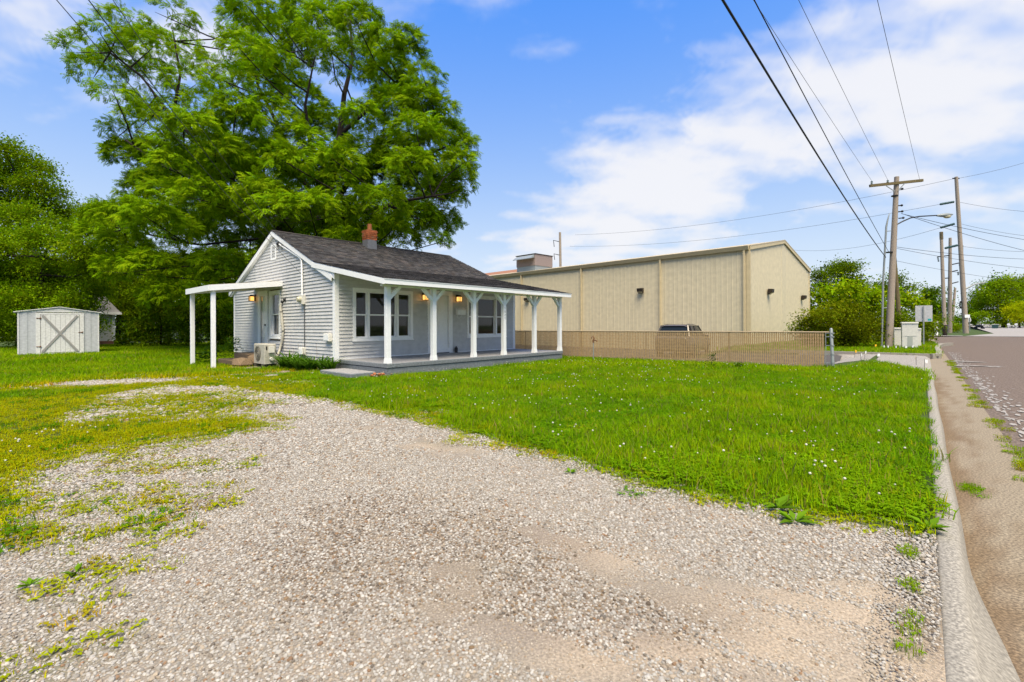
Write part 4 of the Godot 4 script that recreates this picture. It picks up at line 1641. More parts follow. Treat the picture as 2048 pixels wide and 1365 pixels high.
func make_chimney(H: Node3D) -> void:
	var ch := Node3D.new()
	ch.name = "chimney"
	H.add_child(ch, true)
	ch.position = Vector3(3.27, 4.9, -3.62)
	ch.scale = Vector3(0.68, 1.0, 0.68)
	var c := Vector3(0, -4.9, 0)
	var s := st()
	hexa(s, [c + Vector3(-0.30, 4.0, -0.28), c + Vector3(0.30, 4.0, -0.28), c + Vector3(0.30, 4.0, 0.28), c + Vector3(-0.30, 4.0, 0.28), c + Vector3(-0.285, 4.53, -0.265), c + Vector3(0.285, 4.53, -0.265), c + Vector3(0.285, 4.53, 0.265), c + Vector3(-0.285, 4.53, 0.265)])
	obj("flashing", s, M.flash, ch)
	s = st()
	box(s, c + Vector3(-0.27, 4.4, -0.25), c + Vector3(0.27, 4.83, 0.25))
	obj("mortar", s, M.mortar, ch)
	rng.seed = 44
	var variants := []
	for i in 6:
		var b := st()
		var k := rnd(0.75, 1.25)
		b.set_color(Color(0.42, 0.125, 0.045) * k if i != 3 else Color(0.34, 0.15, 0.075))
		soft_box(b, Vector3(-0.094, 0, -0.045), Vector3(0.094, 0.06, 0.045), 0.004)
		variants.append(done(b))
	for row in 5:
		var y := 4.53 + row * 0.07
		var grow := 0.012 * row if row < 3 else 0.03
		for face in 4:
			var half := 0.285 if face % 2 == 0 else 0.265
			for i in 3:
				var o := put("brick", variants[rng.randi_range(0, 5)], M.brick, ch)
				var u := -0.19 + i * 0.198 + (0.05 if row % 2 else -0.02)
				if absf(u) > 0.24:
					u = signf(u) * 0.2
				var turn := face * PI / 2.0
				o.rotation.y = turn
				o.position = c + Vector3(0, y, 0) + Vector3(u, 0, (0.25 if face % 2 == 0 else 0.27) - 0.03 + grow).rotated(Vector3.UP, turn)
	s = st()
	box(s, c + Vector3(-0.30, 4.882, -0.28), c + Vector3(0.30, 4.905, 0.28))
	obj("chimney_cap", s, M.clay, ch)
	s = st()
	tube(s, [c + Vector3(0, 4.90, 0), c + Vector3(0, 5.15, 0)], [0.12, 0.12], 14)
	obj("flue", s, M.clay, ch)

func make_gable_fittings(H: Node3D) -> void:
	# conduit with weatherhead down to the meter
	var c := thing("service_conduit", H.transform * Vector3(-0.03, 1.9, -1.9), HOUSE_TURN, "white electric service conduit with round meter on the gable wall", "conduit")
	var s := st()
	var o := Vector3(0.0, -1.9, 1.9)
	tube(s, [Vector3(-0.05, 3.95, -3.55) + o, Vector3(-0.035, 3.88, -3.4) + o, Vector3(-0.035, 3.36, -2.06) + o, Vector3(-0.035, 3.25, -1.94) + o, Vector3(-0.035, 2.2, -1.9) + o], [0.028, 0.028, 0.028, 0.028, 0.028], 8)
	obj("pipe", s, M.white, c)
	s = st()
	ball(s, Vector3(-0.06, 3.95, -3.6) + o, Vector3(0.055, 0.06, 0.08))
	obj("weatherhead", s, M.dark, c)
	s = st()
	box(s, Vector3(-0.10, 1.93, -2.0) + o, Vector3(0.012, 2.2, -1.77) + o)
	obj("meter_box", s, M.cabinet, c)
	s = st()
	tube(s, [Vector3(-0.10, 2.07, -1.885) + o, Vector3(-0.17, 2.07, -1.885) + o, Vector3(-0.21, 2.07, -1.885) + o], [0.085, 0.085, 0.06], 14)
	obj("meter_dial", s, M.lampglass, c)
	s = st()
	tube(s, [Vector3(-0.02, 1.93, -1.80) + o, Vector3(-0.02, 1.0, -1.80) + o, Vector3(-0.02, 0.32, -1.78) + o], [0.012, 0.012, 0.012], 6)
	obj("ground_wire", s, M.cablethin, c)
	# wire bracket on the rake
	var b := thing("wire_bracket", H.transform * Vector3(-0.03, 3.7, -3.45), HOUSE_TURN, "thin metal wire bracket mounted near the gable peak", "bracket")
	s = st()
	for q in [[-0.18, 0.0], [0.12, 0.0]]:
		rod(s, Vector3(-0.05, 0.0 if q[0] > 0 else 0.1, q[0]), Vector3(-0.05, 0.42 if q[0] > 0 else 0.5, q[0]), 0.012)
	rod(s, Vector3(-0.05, 0.18, -0.26), Vector3(-0.05, 0.18, 0.2), 0.01)
	rod(s, Vector3(-0.05, 0.32, -0.26), Vector3(-0.05, 0.32, 0.2), 0.01)
	rod(s, Vector3(0.02, 0.2, -0.18), Vector3(-0.05, 0.2, -0.18), 0.012)
	obj("frame", s, M.puttydark, b)
	# boxes on the wall
	for q in [[-0.285, 0.84, 0.32, 0.22, "pale wall box at the house corner beside the porch"], [-1.92, 0.40, 0.30, 0.22, "pale utility box low on the wall above the strap-leaved plants"]]:
		var e := thing("utility_box", H.transform * Vector3(-0.016, q[1], q[0]), HOUSE_TURN, q[4], "utility box")
		s = st()
		soft_box(s, Vector3(-0.11, 0, -q[2] * 0.5), Vector3(-0.0, q[3], q[2] * 0.5), 0.012)
		obj("body", s, M.cabinet, e)
		s = st()
		box(s, Vector3(-0.122, 0.02, -q[2] * 0.42), Vector3(-0.11, q[3] - 0.03, q[2] * 0.42))
		obj("cover", s, M.white, e)
	# line set from the wall cap to the heat pump
	var ls := thing("line_set", H.transform * Vector3(0, 0.5, -3.45), HOUSE_TURN, "cream insulated pipe running down the wall to the heat pump", "pipe")
	var oo := Vector3(0, -0.5, 3.45)
	s = st()
	tube(s, [Vector3(-0.03, 2.0, -3.50) + oo, Vector3(-0.06, 1.9, -3.50) + oo, Vector3(-0.06, 1.5, -3.40) + oo, Vector3(-0.06, 1.1, -3.31) + oo, Vector3(-0.07, 0.8, -3.36) + oo, Vector3(-0.10, 0.55, -3.46) + oo, Vector3(-0.22, 0.38, -3.3) + oo, Vector3(-0.42, 0.30, -2.9) + oo, Vector3(-0.58, 0.27, -2.62) + oo], [0.04, 0.045, 0.045, 0.042, 0.042, 0.04, 0.034, 0.03, 0.03], 8)
	obj("insulation", s, M.putty, ls)
	s = st()
	for q in [[1.72, -3.455], [1.1, -3.312], [0.68, -3.41]]:
		tube(s, [Vector3(-0.062, q[0], q[1]) + oo, Vector3(-0.062, q[0] + 0.025, q[1]) + oo], [0.05, 0.05], 8)
	obj("tape", s, M.dark, ls)
	s = st()
	ball(s, Vector3(-0.05, 2.06, -3.40) + oo, Vector3(0.05, 0.05, 0.05))
	ball(s, Vector3(-0.05, 2.12, -3.22) + oo, Vector3(0.045, 0.07, 0.045))
	obj("wall_cap", s, M.dark, ls)
	s = st()
	tube(s, [Vector3(-0.05, 0.62, -3.38) + oo, Vector3(-0.3, 0.33, -3.0) + oo, Vector3(-0.5, 0.42, -2.7) + oo, Vector3(-0.6, 0.52, -2.52) + oo], [0.014, 0.014, 0.014, 0.014], 6)
	obj("cable", s, M.cable, ls)
	# the canopy over the side door, on two posts
	var k := thing("canopy", H.transform * Vector3(-1.0, 0, -4.62), HOUSE_TURN, "flat white canopy on two white posts over the side door", "canopy")
	var q := Vector3(1.0, 0, 4.62)
	var cs := func(x: float, z: float, dy: float) -> Vector3: return Vector3(x, lerpf(2.735, 2.475, -x / 2.1) + dy, z) + q
	s = st()
	hexa(s, [cs.call(-0.02, -5.83, -0.03), cs.call(-0.02, -3.46, -0.03), cs.call(-2.08, -3.46, -0.03), cs.call(-2.08, -5.83, -0.03), cs.call(-0.02, -5.83, 0.0), cs.call(-0.02, -3.46, 0.0), cs.call(-2.08, -3.46, 0.0), cs.call(-2.08, -5.83, 0.0)])
	obj("canopy_roof", s, M.white, k)
	var edge := func(xa: float, za: float, xb: float, zb: float, off: Vector3, called: String) -> void:
		var t := st()
		hexa(t, [cs.call(xa, za, -0.16), cs.call(xb, zb, -0.16), cs.call(xb, zb, -0.16) + off, cs.call(xa, za, -0.16) + off, cs.call(xa, za, 0.008), cs.call(xb, zb, 0.008), cs.call(xb, zb, 0.008) + off, cs.call(xa, za, 0.008) + off])
		obj(called, t, M.white, k)
	edge.call(-0.02, -3.455, -2.08, -3.455, Vector3(0, 0, 0.03), "fascia")
	edge.call(-0.02, -5.835, -2.08, -5.835, Vector3(0, 0, -0.03), "fascia")
	edge.call(-2.085, -5.86, -2.085, -3.43, Vector3(-0.03, 0, 0), "fascia")
	for i in 9:
		s = st()
		var z := -5.78 + i * 0.27
		hexa(s, [cs.call(-0.03, z, 0.002), cs.call(-0.03, z + 0.03, 0.002), cs.call(-2.07, z + 0.03, 0.002), cs.call(-2.07, z, 0.002), cs.call(-0.03, z, 0.022), cs.call(-0.03, z + 0.03, 0.022), cs.call(-2.07, z + 0.03, 0.022), cs.call(-2.07, z, 0.022)])
		obj("roof_rib", s, M.roofpale, k)
	for z in [-5.70, -3.56]:
		s = st()
		soft_box(s, Vector3(-2.02, -0.1, z - 0.055) + q, Vector3(-1.91, 2.34, z + 0.055) + q, 0.006)
		obj("post", s, M.white, k)
	# heat pump
	var hp := thing("heat_pump", H.transform * Vector3(-0.75, 0, -2.95), HOUSE_TURN, "beige outdoor heat pump unit with round fan grille beside the house", "heat pump")
	s = st()
	soft_box(s, Vector3(-0.17, 0.13, -0.425), Vector3(0.17, 0.73, 0.425), 0.02)
	obj("cabinet", s, M.putty, hp)
	s = st()
	tube(s, [Vector3(-0.171, 0.43, -0.10), Vector3(-0.178, 0.43, -0.10)], [0.235, 0.235], 24)
	obj("fan_opening", s, M.puttydark, hp)
	for i in 5:
		s = st()
		var r := 0.04 + i * 0.045
		var pts := []
		var rad := []
		for a in 21:
			pts.append(Vector3(-0.184, 0.43 + sin(TAU * a / 20.0) * r, -0.10 + cos(TAU * a / 20.0) * r))
			rad.append(0.003)
		tube(s, pts, rad, 4, false)
		obj("grille_ring", s, M.putty, hp)
	s = st()
	box(s, Vector3(-0.06, 0.47, 0.426), Vector3(0.09, 0.66, 0.50))
	obj("service_cover", s, M.cabinet, hp)
	s = st()
	box(s, Vector3(-0.13, 0.55, 0.426), Vector3(-0.09, 0.66, 0.43))
	obj("label_plate", s, M.dark, hp)
	s = st()
	tube(s, [Vector3(0.02, 0.28, 0.43), Vector3(0.02, 0.28, 0.52)], [0.06, 0.05], 10)
	obj("valve", s, M.cabinet, hp)
	for z in [-0.3, 0.3]:
		s = st()
		box(s, Vector3(-0.2, 0.0, z - 0.05), Vector3(0.2, 0.129, z + 0.05))
		obj("foot", s, M.puttydark, hp)
	# side steps, heap of brown stone and slabs on the ground
	var stp := thing("side_steps", H.transform * Vector3(-0.65, 0, -4.85), HOUSE_TURN, "two brown concrete steps below the side door", "steps")
	s = st()
	soft_box(s, Vector3(-0.65, -0.1, -0.65), Vector3(0.63, 0.19, 0.75), 0.02)
	obj("step", s, M.brownstone, stp)
	s = st()
	soft_box(s, Vector3(-0.18, 0.191, -0.6), Vector3(0.63, 0.37, 0.68), 0.02)
	obj("step", s, M.brownstone, stp)
	rng.seed = 5
	var rocks := [[Vector3(-1.18, 0, -3.62), Vector3(0.32, 0.27, 0.36), "lumpy brown rock leaning against the side steps", M.brownstone], [Vector3(-0.75, 0, -3.78), Vector3(0.3, 0.34, 0.25), "tall brown rock between the side steps and heat pump", M.brownstone], [Vector3(-1.22, 0, -2.72), Vector3(0.3, 0.06, 0.22), "flat reddish stone slab in front of the heat pump", M.stone], [Vector3(-1.05, 0, -0.75), Vector3(0.17, 0.05, 0.14), "flat pale stone lying before the strap-leaved plants", M.stone], [Vector3(-1.5, 0, -3.35), Vector3(0.17, 0.05, 0.16), "small broken pale stone in front of the brown rock", M.stone], [Vector3(-1.62, 0, -0.2), Vector3(0.25, 0.035, 0.2), "flat grey paving stone sunk in the grass", M.concrete]]
	for rk in rocks:
		var ro := thing("rock", H.transform * rk[0], HOUSE_TURN + rnd(-20, 20), rk[2], "rock")
		var pm := put("stone", pebble(rng.randi_range(200, 900)), rk[3], ro)
		pm.scale = rk[1] * Vector3(1, 1.4, 1)
		pm.position.y = rk[1].y * 0.35
	var fb := thing("chip_heap", H.transform * Vector3(0.05, 0, 2.14), HOUSE_TURN, "small heap of orange brown stone chips by the step slab", "stones")
	for i in 26:
		var pm := put("chip", pebble(300 + i % 4), M.stone if i % 3 else M.clay, fb)
		pm.scale = Vector3(rnd(0.03, 0.06), rnd(0.03, 0.06), rnd(0.03, 0.06))
		pm.position = Vector3(rng.randfn(0, 0.13), rnd(0.01, 0.09), rng.randfn(0.05, 0.08))

# ---------------------------------------------------------------- garden shed
func make_shed() -> void:
	var a := gp(34.0, 713.5)
	var o := thing("garden_shed", a, HOUSE_TURN - 2.0, "white and pale grey metal garden shed with a cross-braced door", "shed")
	var W := 2.64
	var D := 2.2
	var h := 1.94
	# ribbed side sheets
	var ribbed := func(x0: float, x1: float, m: Material, called: String) -> void:
		var n := int(round((x1 - x0) / 0.115))
		for i in n:
			var s := st()
			var xa := x0 + (x1 - x0) * i / n
			var xb := x0 + (x1 - x0) * (i + 1) / n
			var k := 0.012 if i % 2 else 0.0
			hexa(s, [Vector3(xa, 0.08, -0.02), Vector3(xb, 0.08, -0.02), Vector3(xb, 0.08, k), Vector3(xa, 0.08, k), Vector3(xa, h, -0.02), Vector3(xb, h, -0.02), Vector3(xb, h, k), Vector3(xa, h, k)])
			obj(called, s, m, o)
	ribbed.call(0.05, 0.56, M.shedside, "wall_rib")
	ribbed.call(2.12, W - 0.03, M.shedside, "wall_rib")
	var s := st()
	box(s, Vector3(0.0, 0.05, -0.03), Vector3(0.05, h, 0.02))
	obj("corner_trim", s, M.shedwhite, o)
	s = st()
	box(s, Vector3(W - 0.03, 0.05, -0.03), Vector3(W + 0.01, h, 0.02))
	obj("corner_trim", s, M.shedwhite, o)
	s = st()
	box(s, Vector3(0.0, 0.05, -D), Vector3(0.03, h, -0.031))
	obj("side_wall", s, M.shedside, o)
	s = st()
	box(s, Vector3(W - 0.03, 0.05, -D), Vector3(W, h, -0.031))
	obj("side_wall", s, M.shedside, o)
	s = st()
	box(s, Vector3(0.031, 0.05, -D), Vector3(W - 0.031, h, -D + 0.03))
	obj("back_wall", s, M.shedside, o)
	# door frame, door boards, cross brace, hardware
	for f in [[0.56, 0.70, 0.06, h - 0.03], [1.98, 2.12, 0.06, h - 0.03], [0.70, 1.98, h - 0.10, h - 0.03]]:
		s = st()
		box(s, Vector3(f[0], f[2], -0.02), Vector3(f[1], f[3], 0.035))
		obj("door_frame", s, M.shedwhite, o)
	var door := Node3D.new()
	door.name = "door"
	o.add_child(door, true)
	for i in 8:
		s = st()
		var xa := 0.715 + i * 0.157
		box(s, Vector3(xa, 0.13, -0.005), Vector3(xa + 0.151, h - 0.11, 0.03 + 0.002 * (i % 3)))
		obj("plank", s, M.shedwhite, door)
	s = st()
	box(s, Vector3(0.715, 0.13, -0.012), Vector3(1.97, h - 0.11, -0.006))
	obj("door_back", s, M.puttydark, door)
	for q in [[0.76, 0.16, 1.90, 1.80], [0.76, 1.80, 1.90, 0.16]]:
		s = st()
		beam(s, Vector3(q[0], q[1], 0.045 + (0.011 if q[1] > 1.0 else 0.0)), Vector3(q[2], q[3], 0.045 + (0.011 if q[1] > 1.0 else 0.0)), 0.02, 0.085, Vector3(0.7, 0.7, 0).cross(Vector3(0, 0, 1)))
		obj("cross_brace", s, M.shedcross, door)
	for q in [[0.64, 1.66], [0.64, 0.40], [2.0, 1.02]]:
		s = st()
		beam(s, Vector3(q[0] - 0.07, q[1], 0.042), Vector3(q[0] + 0.06, q[1], 0.042), 0.012, 0.03)
		ball(s, Vector3(q[0] + 0.06, q[1], 0.048), Vector3(0.028, 0.045, 0.02))
		obj("hinge" if q[0] < 1.0 else "latch", s, M.rust, door)
	s = st()
	box(s, Vector3(0.72, 0.03, -0.02), Vector3(1.98, 0.115, 0.05))
	obj("sill", s, M.shedwhite, o)
	s = st()
	box(s, Vector3(0.02, -0.06, -D + 0.05), Vector3(W - 0.02, 0.05, -0.01))
	obj("base_frame", s, M.rust, o)
	# low gable and roof
	s = st()
	slab(s, [Vector2(0.0, h), Vector2(W, h), Vector2(W * 0.5, h + 0.20)], -0.02, 0.015)
	obj("gable", s, M.shedwhite, o)
	for q in [[-0.12, W * 0.5, h - 0.02, h + 0.22], [W * 0.5, W + 0.12, h + 0.22, h - 0.02]]:
		s = st()
		hexa(s, [Vector3(q[0], q[2], -D - 0.1), Vector3(q[1], q[3], -D - 0.1), Vector3(q[1], q[3], 0.06), Vector3(q[0], q[2], 0.06), Vector3(q[0], q[2] + 0.03, -D - 0.1), Vector3(q[1], q[3] + 0.03, -D - 0.1), Vector3(q[1], q[3] + 0.03, 0.06), Vector3(q[0], q[2] + 0.03, 0.06)])
		obj("roof_sheet", s, M.shedwhite, o)

# ---------------------------------------------------------------- slatted chain-link fence
func make_fence() -> void:
	var a := Vector3(-1.6, 0, -20.75)
	var b := Vector3(9.12, 0, -13.21)
	var d := (b - a).normalized()
	var L := (b - a).length()
	var o := thing("chain_link_fence", a, 0, "chain-link fence woven with tan slats between lawn and parking lot", "fence")
	o.rotation.y = atan2(-d.z, d.x)
	var H := 1.03
	var s := st()
	rng.seed = 31
	var x := 0.02
	var i := 0
	while x < L - 0.16:
		var z := 0.0
		box(s, Vector3(x, 0.02 + rnd(-0.01, 0.02), z - 0.003), Vector3(x + 0.042, H - 0.015 + rnd(-0.012, 0.0), z + 0.003))
		x += 0.0585
		i += 1
	tag(obj("slats", s, M.slat, o), "", "", "", "stuff")
	# woven wire: zigzag strands through the slats
	s = st()
	x = 0.0
	i = 0
	while x < L - 0.14:
		var y := 0.02
		var k := 0
		while y < H - 0.02:
			var xa := x + (0.0 if k % 2 == 0 else 0.0585)
			var xb := x + (0.0585 if k % 2 == 0 else 0.0)
			var p := Vector3(xa, y, 0.006 if k % 2 else 0.010)
			var q := Vector3(xb, minf(y + 0.052, H), 0.006 if k % 2 else 0.010)
			beam(s, p, q, 0.004, 0.004, Vector3(0, 0, 1))
			y += 0.052
			k += 1
		x += 0.0585
		i += 1
	tag(obj("wire_mesh", s, M.wire, o), "", "", "", "stuff")
	s = st()
	rod(s, Vector3(0, H, 0.0), Vector3(L - 0.04, H, 0.0), 0.02, 8)
	obj("top_rail", s, M.wire, o)
	for q in [0.0, 2.6, 5.2, 7.75, 10.4]:
		s = st()
		rod(s, Vector3(q, -0.3, -0.03), Vector3(q, H - 0.02, -0.03), 0.024, 8)
		obj("line_post", s, M.wire, o)
	s = st()
	tube(s, [Vector3(L + 0.05, -0.3, 0.0), Vector3(L + 0.0, H + 0.09, 0.0), Vector3(L + 0.0, H + 0.12, 0.0)], [0.042, 0.04, 0.02], 12)
	obj("end_post", s, M.steel, o)
	for y in [0.15, 0.4, 0.65, 0.9, 1.0]:
		s = st()
		tube(s, [Vector3(L + 0.03, y - 0.015, 0), Vector3(L + 0.03, y + 0.015, 0)], [0.05, 0.05], 10)
		box(s, Vector3(L - 0.13, y - 0.01, -0.006), Vector3(L - 0.02, y + 0.01, 0.006))
		obj("tension_band", s, M.steel, o)
	s = st()
	box(s, Vector3(L - 0.135, 0.03, -0.004), Vector3(L - 0.12, H, 0.013))
	obj("tension_bar", s, M.steel, o)
	# standpipe tap before the fence
	var t := thing("standpipe", gp(1187, 722), 0, "thin grey standpipe with dark curved tap in front of the fence", "tap")
	s = st()
	rod(s, Vector3(0, -0.1, 0), Vector3(0, 0.66, 0), 0.017, 8)
	obj("pipe", s, M.steel, t)
	s = st()
	tube(s, [Vector3(0.0, 0.64, 0), Vector3(0.0, 0.73, 0), Vector3(0.03, 0.80, 0), Vector3(0.0, 0.85, 0), Vector3(-0.05, 0.84, 0), Vector3(-0.07, 0.78, 0)], [0.028, 0.028, 0.02, 0.018, 0.018, 0.022], 8)
	tube(s, [Vector3(0.01, 0.73, 0), Vector3(0.1, 0.72, 0.02), Vector3(0.13, 0.68, 0.02)], [0.02, 0.02, 0.024], 8)
	obj("tap_head", s, M.rust, t)
	# creeper at the foot of the fence
	for q in [[1424, 736, 0.42, "small dark green creeper climbing the tan fence slats"], [1475, 737, 0.16, "low weedy tuft at the foot of the tan fence"]]:
		var g := gp(q[0], q[1])
		rng.seed = int(q[0])
		var lv := Leaves.new()
		for k in 90:
			var y: float = q[2] * rng.randf()
			var dd := Vector3(rnd(-1, 1), rnd(-0.2, 0.8), rnd(0.1, 1)).normalized()
			lv.leaf(Vector3(rng.randfn(0, 0.06 + 0.1 * (q[2] - y)), y, rnd(0, 0.08)), dd, dd.cross(Vector3.UP).normalized(), rnd(0.03, 0.07), rnd(0.03, 0.05), Color(0.05, 0.11, 0.016) * rnd(0.7, 1.3))
		var c := put("creeper", lv.mesh(), M.leaf)
		c.position = g
		tag(c, q[3], "plant")

# ---------------------------------------------------------------- warehouse
func panel_mesh(w: float, y0: float, ya: float, yb: float) -> ArrayMesh:
	var s := st()
	var xs := []
	var n := 3
	var pitch := w / n
	for i in n:
		var x := i * pitch
		xs.append_array([[x, 0.0], [x + pitch * 0.62, 0.0], [x + pitch * 0.70, 0.009], [x + pitch * 0.86, 0.009], [x + pitch * 0.94, 0.0]])
	xs.append([w, 0.0])
	for i in xs.size() - 1:
		var a: Array = xs[i]
		var b: Array = xs[i + 1]
		var ta := lerpf(ya, yb, a[0] / w)
		var tb := lerpf(ya, yb, b[0] / w)
		quad(s, Vector3(a[0], y0, a[1]), Vector3(a[0], ta, a[1]), Vector3(b[0], tb, b[1]), Vector3(b[0], y0, b[1]))
	return done(s)

func wall_pack(parent: Node3D, where: Vector3, turn: float, label: String) -> void:
	var o := thing("wall_pack_light", parent.transform * where, parent.rotation_degrees.y + turn, label, "wall light", "dark floodlights on the warehouse walls")
	var s := st()
	box(s, Vector3(-0.12, -0.15, 0.0), Vector3(0.12, 0.15, 0.06))
	obj("back_plate", s, M.bronze, o)
	s = st()
	hexa(s, [Vector3(-0.2, -0.18, 0.06), Vector3(0.2, -0.18, 0.06), Vector3(0.2, -0.05, 0.28), Vector3(-0.2, -0.05, 0.28), Vector3(-0.2, 0.18, 0.06), Vector3(0.2, 0.18, 0.06), Vector3(0.2, 0.16, 0.30), Vector3(-0.2, 0.16, 0.30)])
	obj("housing", s, M.bronze, o)
	s = st()
	quad(s, Vector3(-0.16, -0.15, 0.125), Vector3(-0.16, -0.07, 0.262), Vector3(0.16, -0.07, 0.262), Vector3(0.16, -0.15, 0.125))
	obj("lens", s, M.lampglass, o)

func make_warehouse() -> void:
	var corner := at(1499, 491, 27.0)
	corner.y = 0
	var o := thing("warehouse", corner, 44.6, "large tan ribbed metal warehouse with low-pitched gable beyond the fence", "building")
	var W := 13.4
	var L := 45.0
	var y0 := -0.5
	var E := 5.86
	var ER := 5.55
	var R := 6.98
	var pm := panel_mesh(0.914, y0, E, E)
	var n := int(L / 0.914)
	for i in n:
		var p := put("wall_panel", pm, M.tan, o)
		p.rotation.y = -PI / 2.0
		p.position = Vector3(0, 0, -(n - i) * 0.914)
	# gable end panels, cut to the slope
	n = 15
	var pw := W / n
	for i in n:
		var top := func(x: float) -> float: return lerpf(E, R, x / (W * 0.5)) if x < W * 0.5 else lerpf(R, ER, x / (W * 0.5) - 1.0)
		var xa := i * pw
		if i == 7:
			var s7 := st()
			slab(s7, [Vector2(xa, y0), Vector2(xa + pw, y0), Vector2(xa + pw, top.call(xa + pw)), Vector2(W * 0.5, R), Vector2(xa, top.call(xa))], -0.01, 0.01)
			obj("wall_panel", s7, M.tan, o)
			continue
		var p := put("wall_panel", panel_mesh(pw, y0, top.call(xa), top.call(xa + pw)), M.tan, o)
		p.position = Vector3(xa, 0, 0)
	var s := st()
	box(s, Vector3(W - 0.03, y0, -L), Vector3(W, ER, -0.02))
	obj("far_wall", s, M.tan, o)
	s = st()
	box(s, Vector3(0.05, y0, -L), Vector3(W - 0.05, ER, -L + 0.03))
	obj("back_wall", s, M.tan, o)
	# roof, gutter, rake and corner trims, downspouts
	for q in [[-0.05, E - 0.03, W * 0.5, R + 0.0], [W * 0.5, R + 0.0, W + 0.1, ER - 0.02]]:
		s = st()
		hexa(s, [Vector3(q[0], q[1], -L), Vector3(q[2], q[3], -L), Vector3(q[2], q[3], 0.10), Vector3(q[0], q[1], 0.10), Vector3(q[0], q[1] + 0.06, -L), Vector3(q[2], q[3] + 0.06, -L), Vector3(q[2], q[3] + 0.06, 0.10), Vector3(q[0], q[1] + 0.06, 0.10)])
		obj("roof_slope", s, M.roofpale, o)
	s = st()
	hexa(s, [Vector3(-0.16, E - 0.24, -L), Vector3(-0.02, E - 0.24, -L), Vector3(-0.02, E - 0.24, 0.0), Vector3(-0.16, E - 0.24, 0.0), Vector3(-0.26, E - 0.01, -L), Vector3(-0.02, E - 0.01, -L), Vector3(-0.02, E - 0.01, 0.0), Vector3(-0.26, E - 0.01, 0.0)])
	obj("gutter", s, M.tantrim, o)
	for q in [[-0.05, E - 0.02, W * 0.5, R + 0.04], [W * 0.5, R + 0.04, W + 0.05, ER - 0.02]]:
		s = st()
		hexa(s, [Vector3(q[0], q[1] - 0.22, 0.035), Vector3(q[2], q[3] - 0.22, 0.035), Vector3(q[2], q[3] - 0.22, 0.09), Vector3(q[0], q[1] - 0.22, 0.09), Vector3(q[0], q[1] + 0.03, 0.035), Vector3(q[2], q[3] + 0.03, 0.035), Vector3(q[2], q[3] + 0.03, 0.09), Vector3(q[0], q[1] + 0.03, 0.09)])
		obj("rake_trim", s, M.tantrim, o)
	s = st()
	box(s, Vector3(-0.045, y0, -0.14), Vector3(0.14, E - 0.2, 0.045))
	obj("corner_trim", s, M.tantrim, o)
	s = st()
	box(s, Vector3(W - 0.14, y0, -0.14), Vector3(W + 0.045, ER - 0.2, 0.045))
	obj("corner_trim", s, M.tantrim, o)
	# downspouts where the photograph shows them
	for px in [1490.0, 1322.0, 1164.0, 1044.0]:
		var z := wall_z(o, px)
		s = st()
		soft_box(s, Vector3(-0.15, y0, z - 0.06), Vector3(-0.034, E - 0.2, z + 0.06), 0.01)
		obj("downspout", s, M.tantrim, o)
	for q in [[1284.0, 582.0, "dark floodlight on the warehouse side, above a bare stretch of wall"], [1056.0, 600.0, "dark floodlight on the warehouse side, half hidden behind the porch brace"]]:
		var z := wall_z(o, q[0])
		var p := o.transform * Vector3(0, 0, z)
		var y := EYE + ray(q[0], q[1]).y * -p.z
		wall_pack(o, Vector3(-0.034, y, z), -90.0, q[2])
	for q in [[1536.0, 584.0, "dark floodlight near the middle of the warehouse gable end"], [1603.0, 596.0, "dark floodlight near the far corner of the warehouse gable end"]]:
		var k := ray(q[0], q[1])
		var x := gable_x(o, q[0])
		var p := o.transform * Vector3(x, 0, 0)
		wall_pack(o, Vector3(x, EYE + k.y * -p.z, 0.034), 0.0, q[2])
	# rooftop air unit with its hood
	var u := thing("rooftop_unit", Vector3.ZERO, 44.6, "boxy weathered air unit with hood standing on the warehouse roof", "air unit")
	var c := at(1069, 530, 43.0)
	c.y = 5.9
	u.position = c
	s = st()
	box(s, Vector3(-1.15, 0.0, -1.15), Vector3(1.15, 0.75, 1.15))
	obj("kerb_frame", s, M.galv, u)
	s = st()
	soft_box(s, Vector3(-1.2, 0.74, -1.2), Vector3(1.2, 1.75, 1.2), 0.03)
	obj("cabinet", s, M.rtu, u)
	s = st()
	box(s, Vector3(-1.25, 1.75, -1.25), Vector3(1.25, 1.80, 1.25))
	obj("lid", s, M.bronze, u)
	s = st()
	hexa(s, [Vector3(-1.75, 1.30, -1.1), Vector3(-1.2, 1.45, -1.1), Vector3(-1.2, 1.45, 1.1), Vector3(-1.75, 1.30, 1.1), Vector3(-1.75, 1.36, -1.1), Vector3(-1.2, 1.72, -1.1), Vector3(-1.2, 1.72, 1.1), Vector3(-1.75, 1.36, 1.1)])
	obj("hood", s, M.galv, u)
	# red-eaved roof peeping over the far end
	var far := thing("far_house", at(1003, 556, 75.0) * Vector3(1, 0, 1), 44.6, "distant house roof with brown eaves peeping above the warehouse", "house")
	s = st()
	box(s, Vector3(-3, 0, -4), Vector3(3, 8.4, 4))
	obj("wall", s, M.palewall, far)
	for q in [[-3.4, 8.2, 0.0, 9.9], [0.0, 9.9, 3.4, 8.2]]:
		s = st()
		hexa(s, [Vector3(q[0], q[1], -4.5), Vector3(q[2], q[3], -4.5), Vector3(q[2], q[3], 4.5), Vector3(q[0], q[1], 4.5), Vector3(q[0], q[1] + 0.15, -4.5), Vector3(q[2], q[3] + 0.15, -4.5), Vector3(q[2], q[3] + 0.15, 4.5), Vector3(q[0], q[1] + 0.15, 4.5)])
		obj("roof_slope", s, M.redtrim, far)

func wall_z(o: Node3D, px: float) -> float:      # along the warehouse's long wall (local x = 0)
	var b := o.transform.affine_inverse()
	var p := b * Vector3(0, EYE, 0)
	var d := b.basis * ray(px, HORIZON)
	return (p + d * (-p.x / d.x)).z

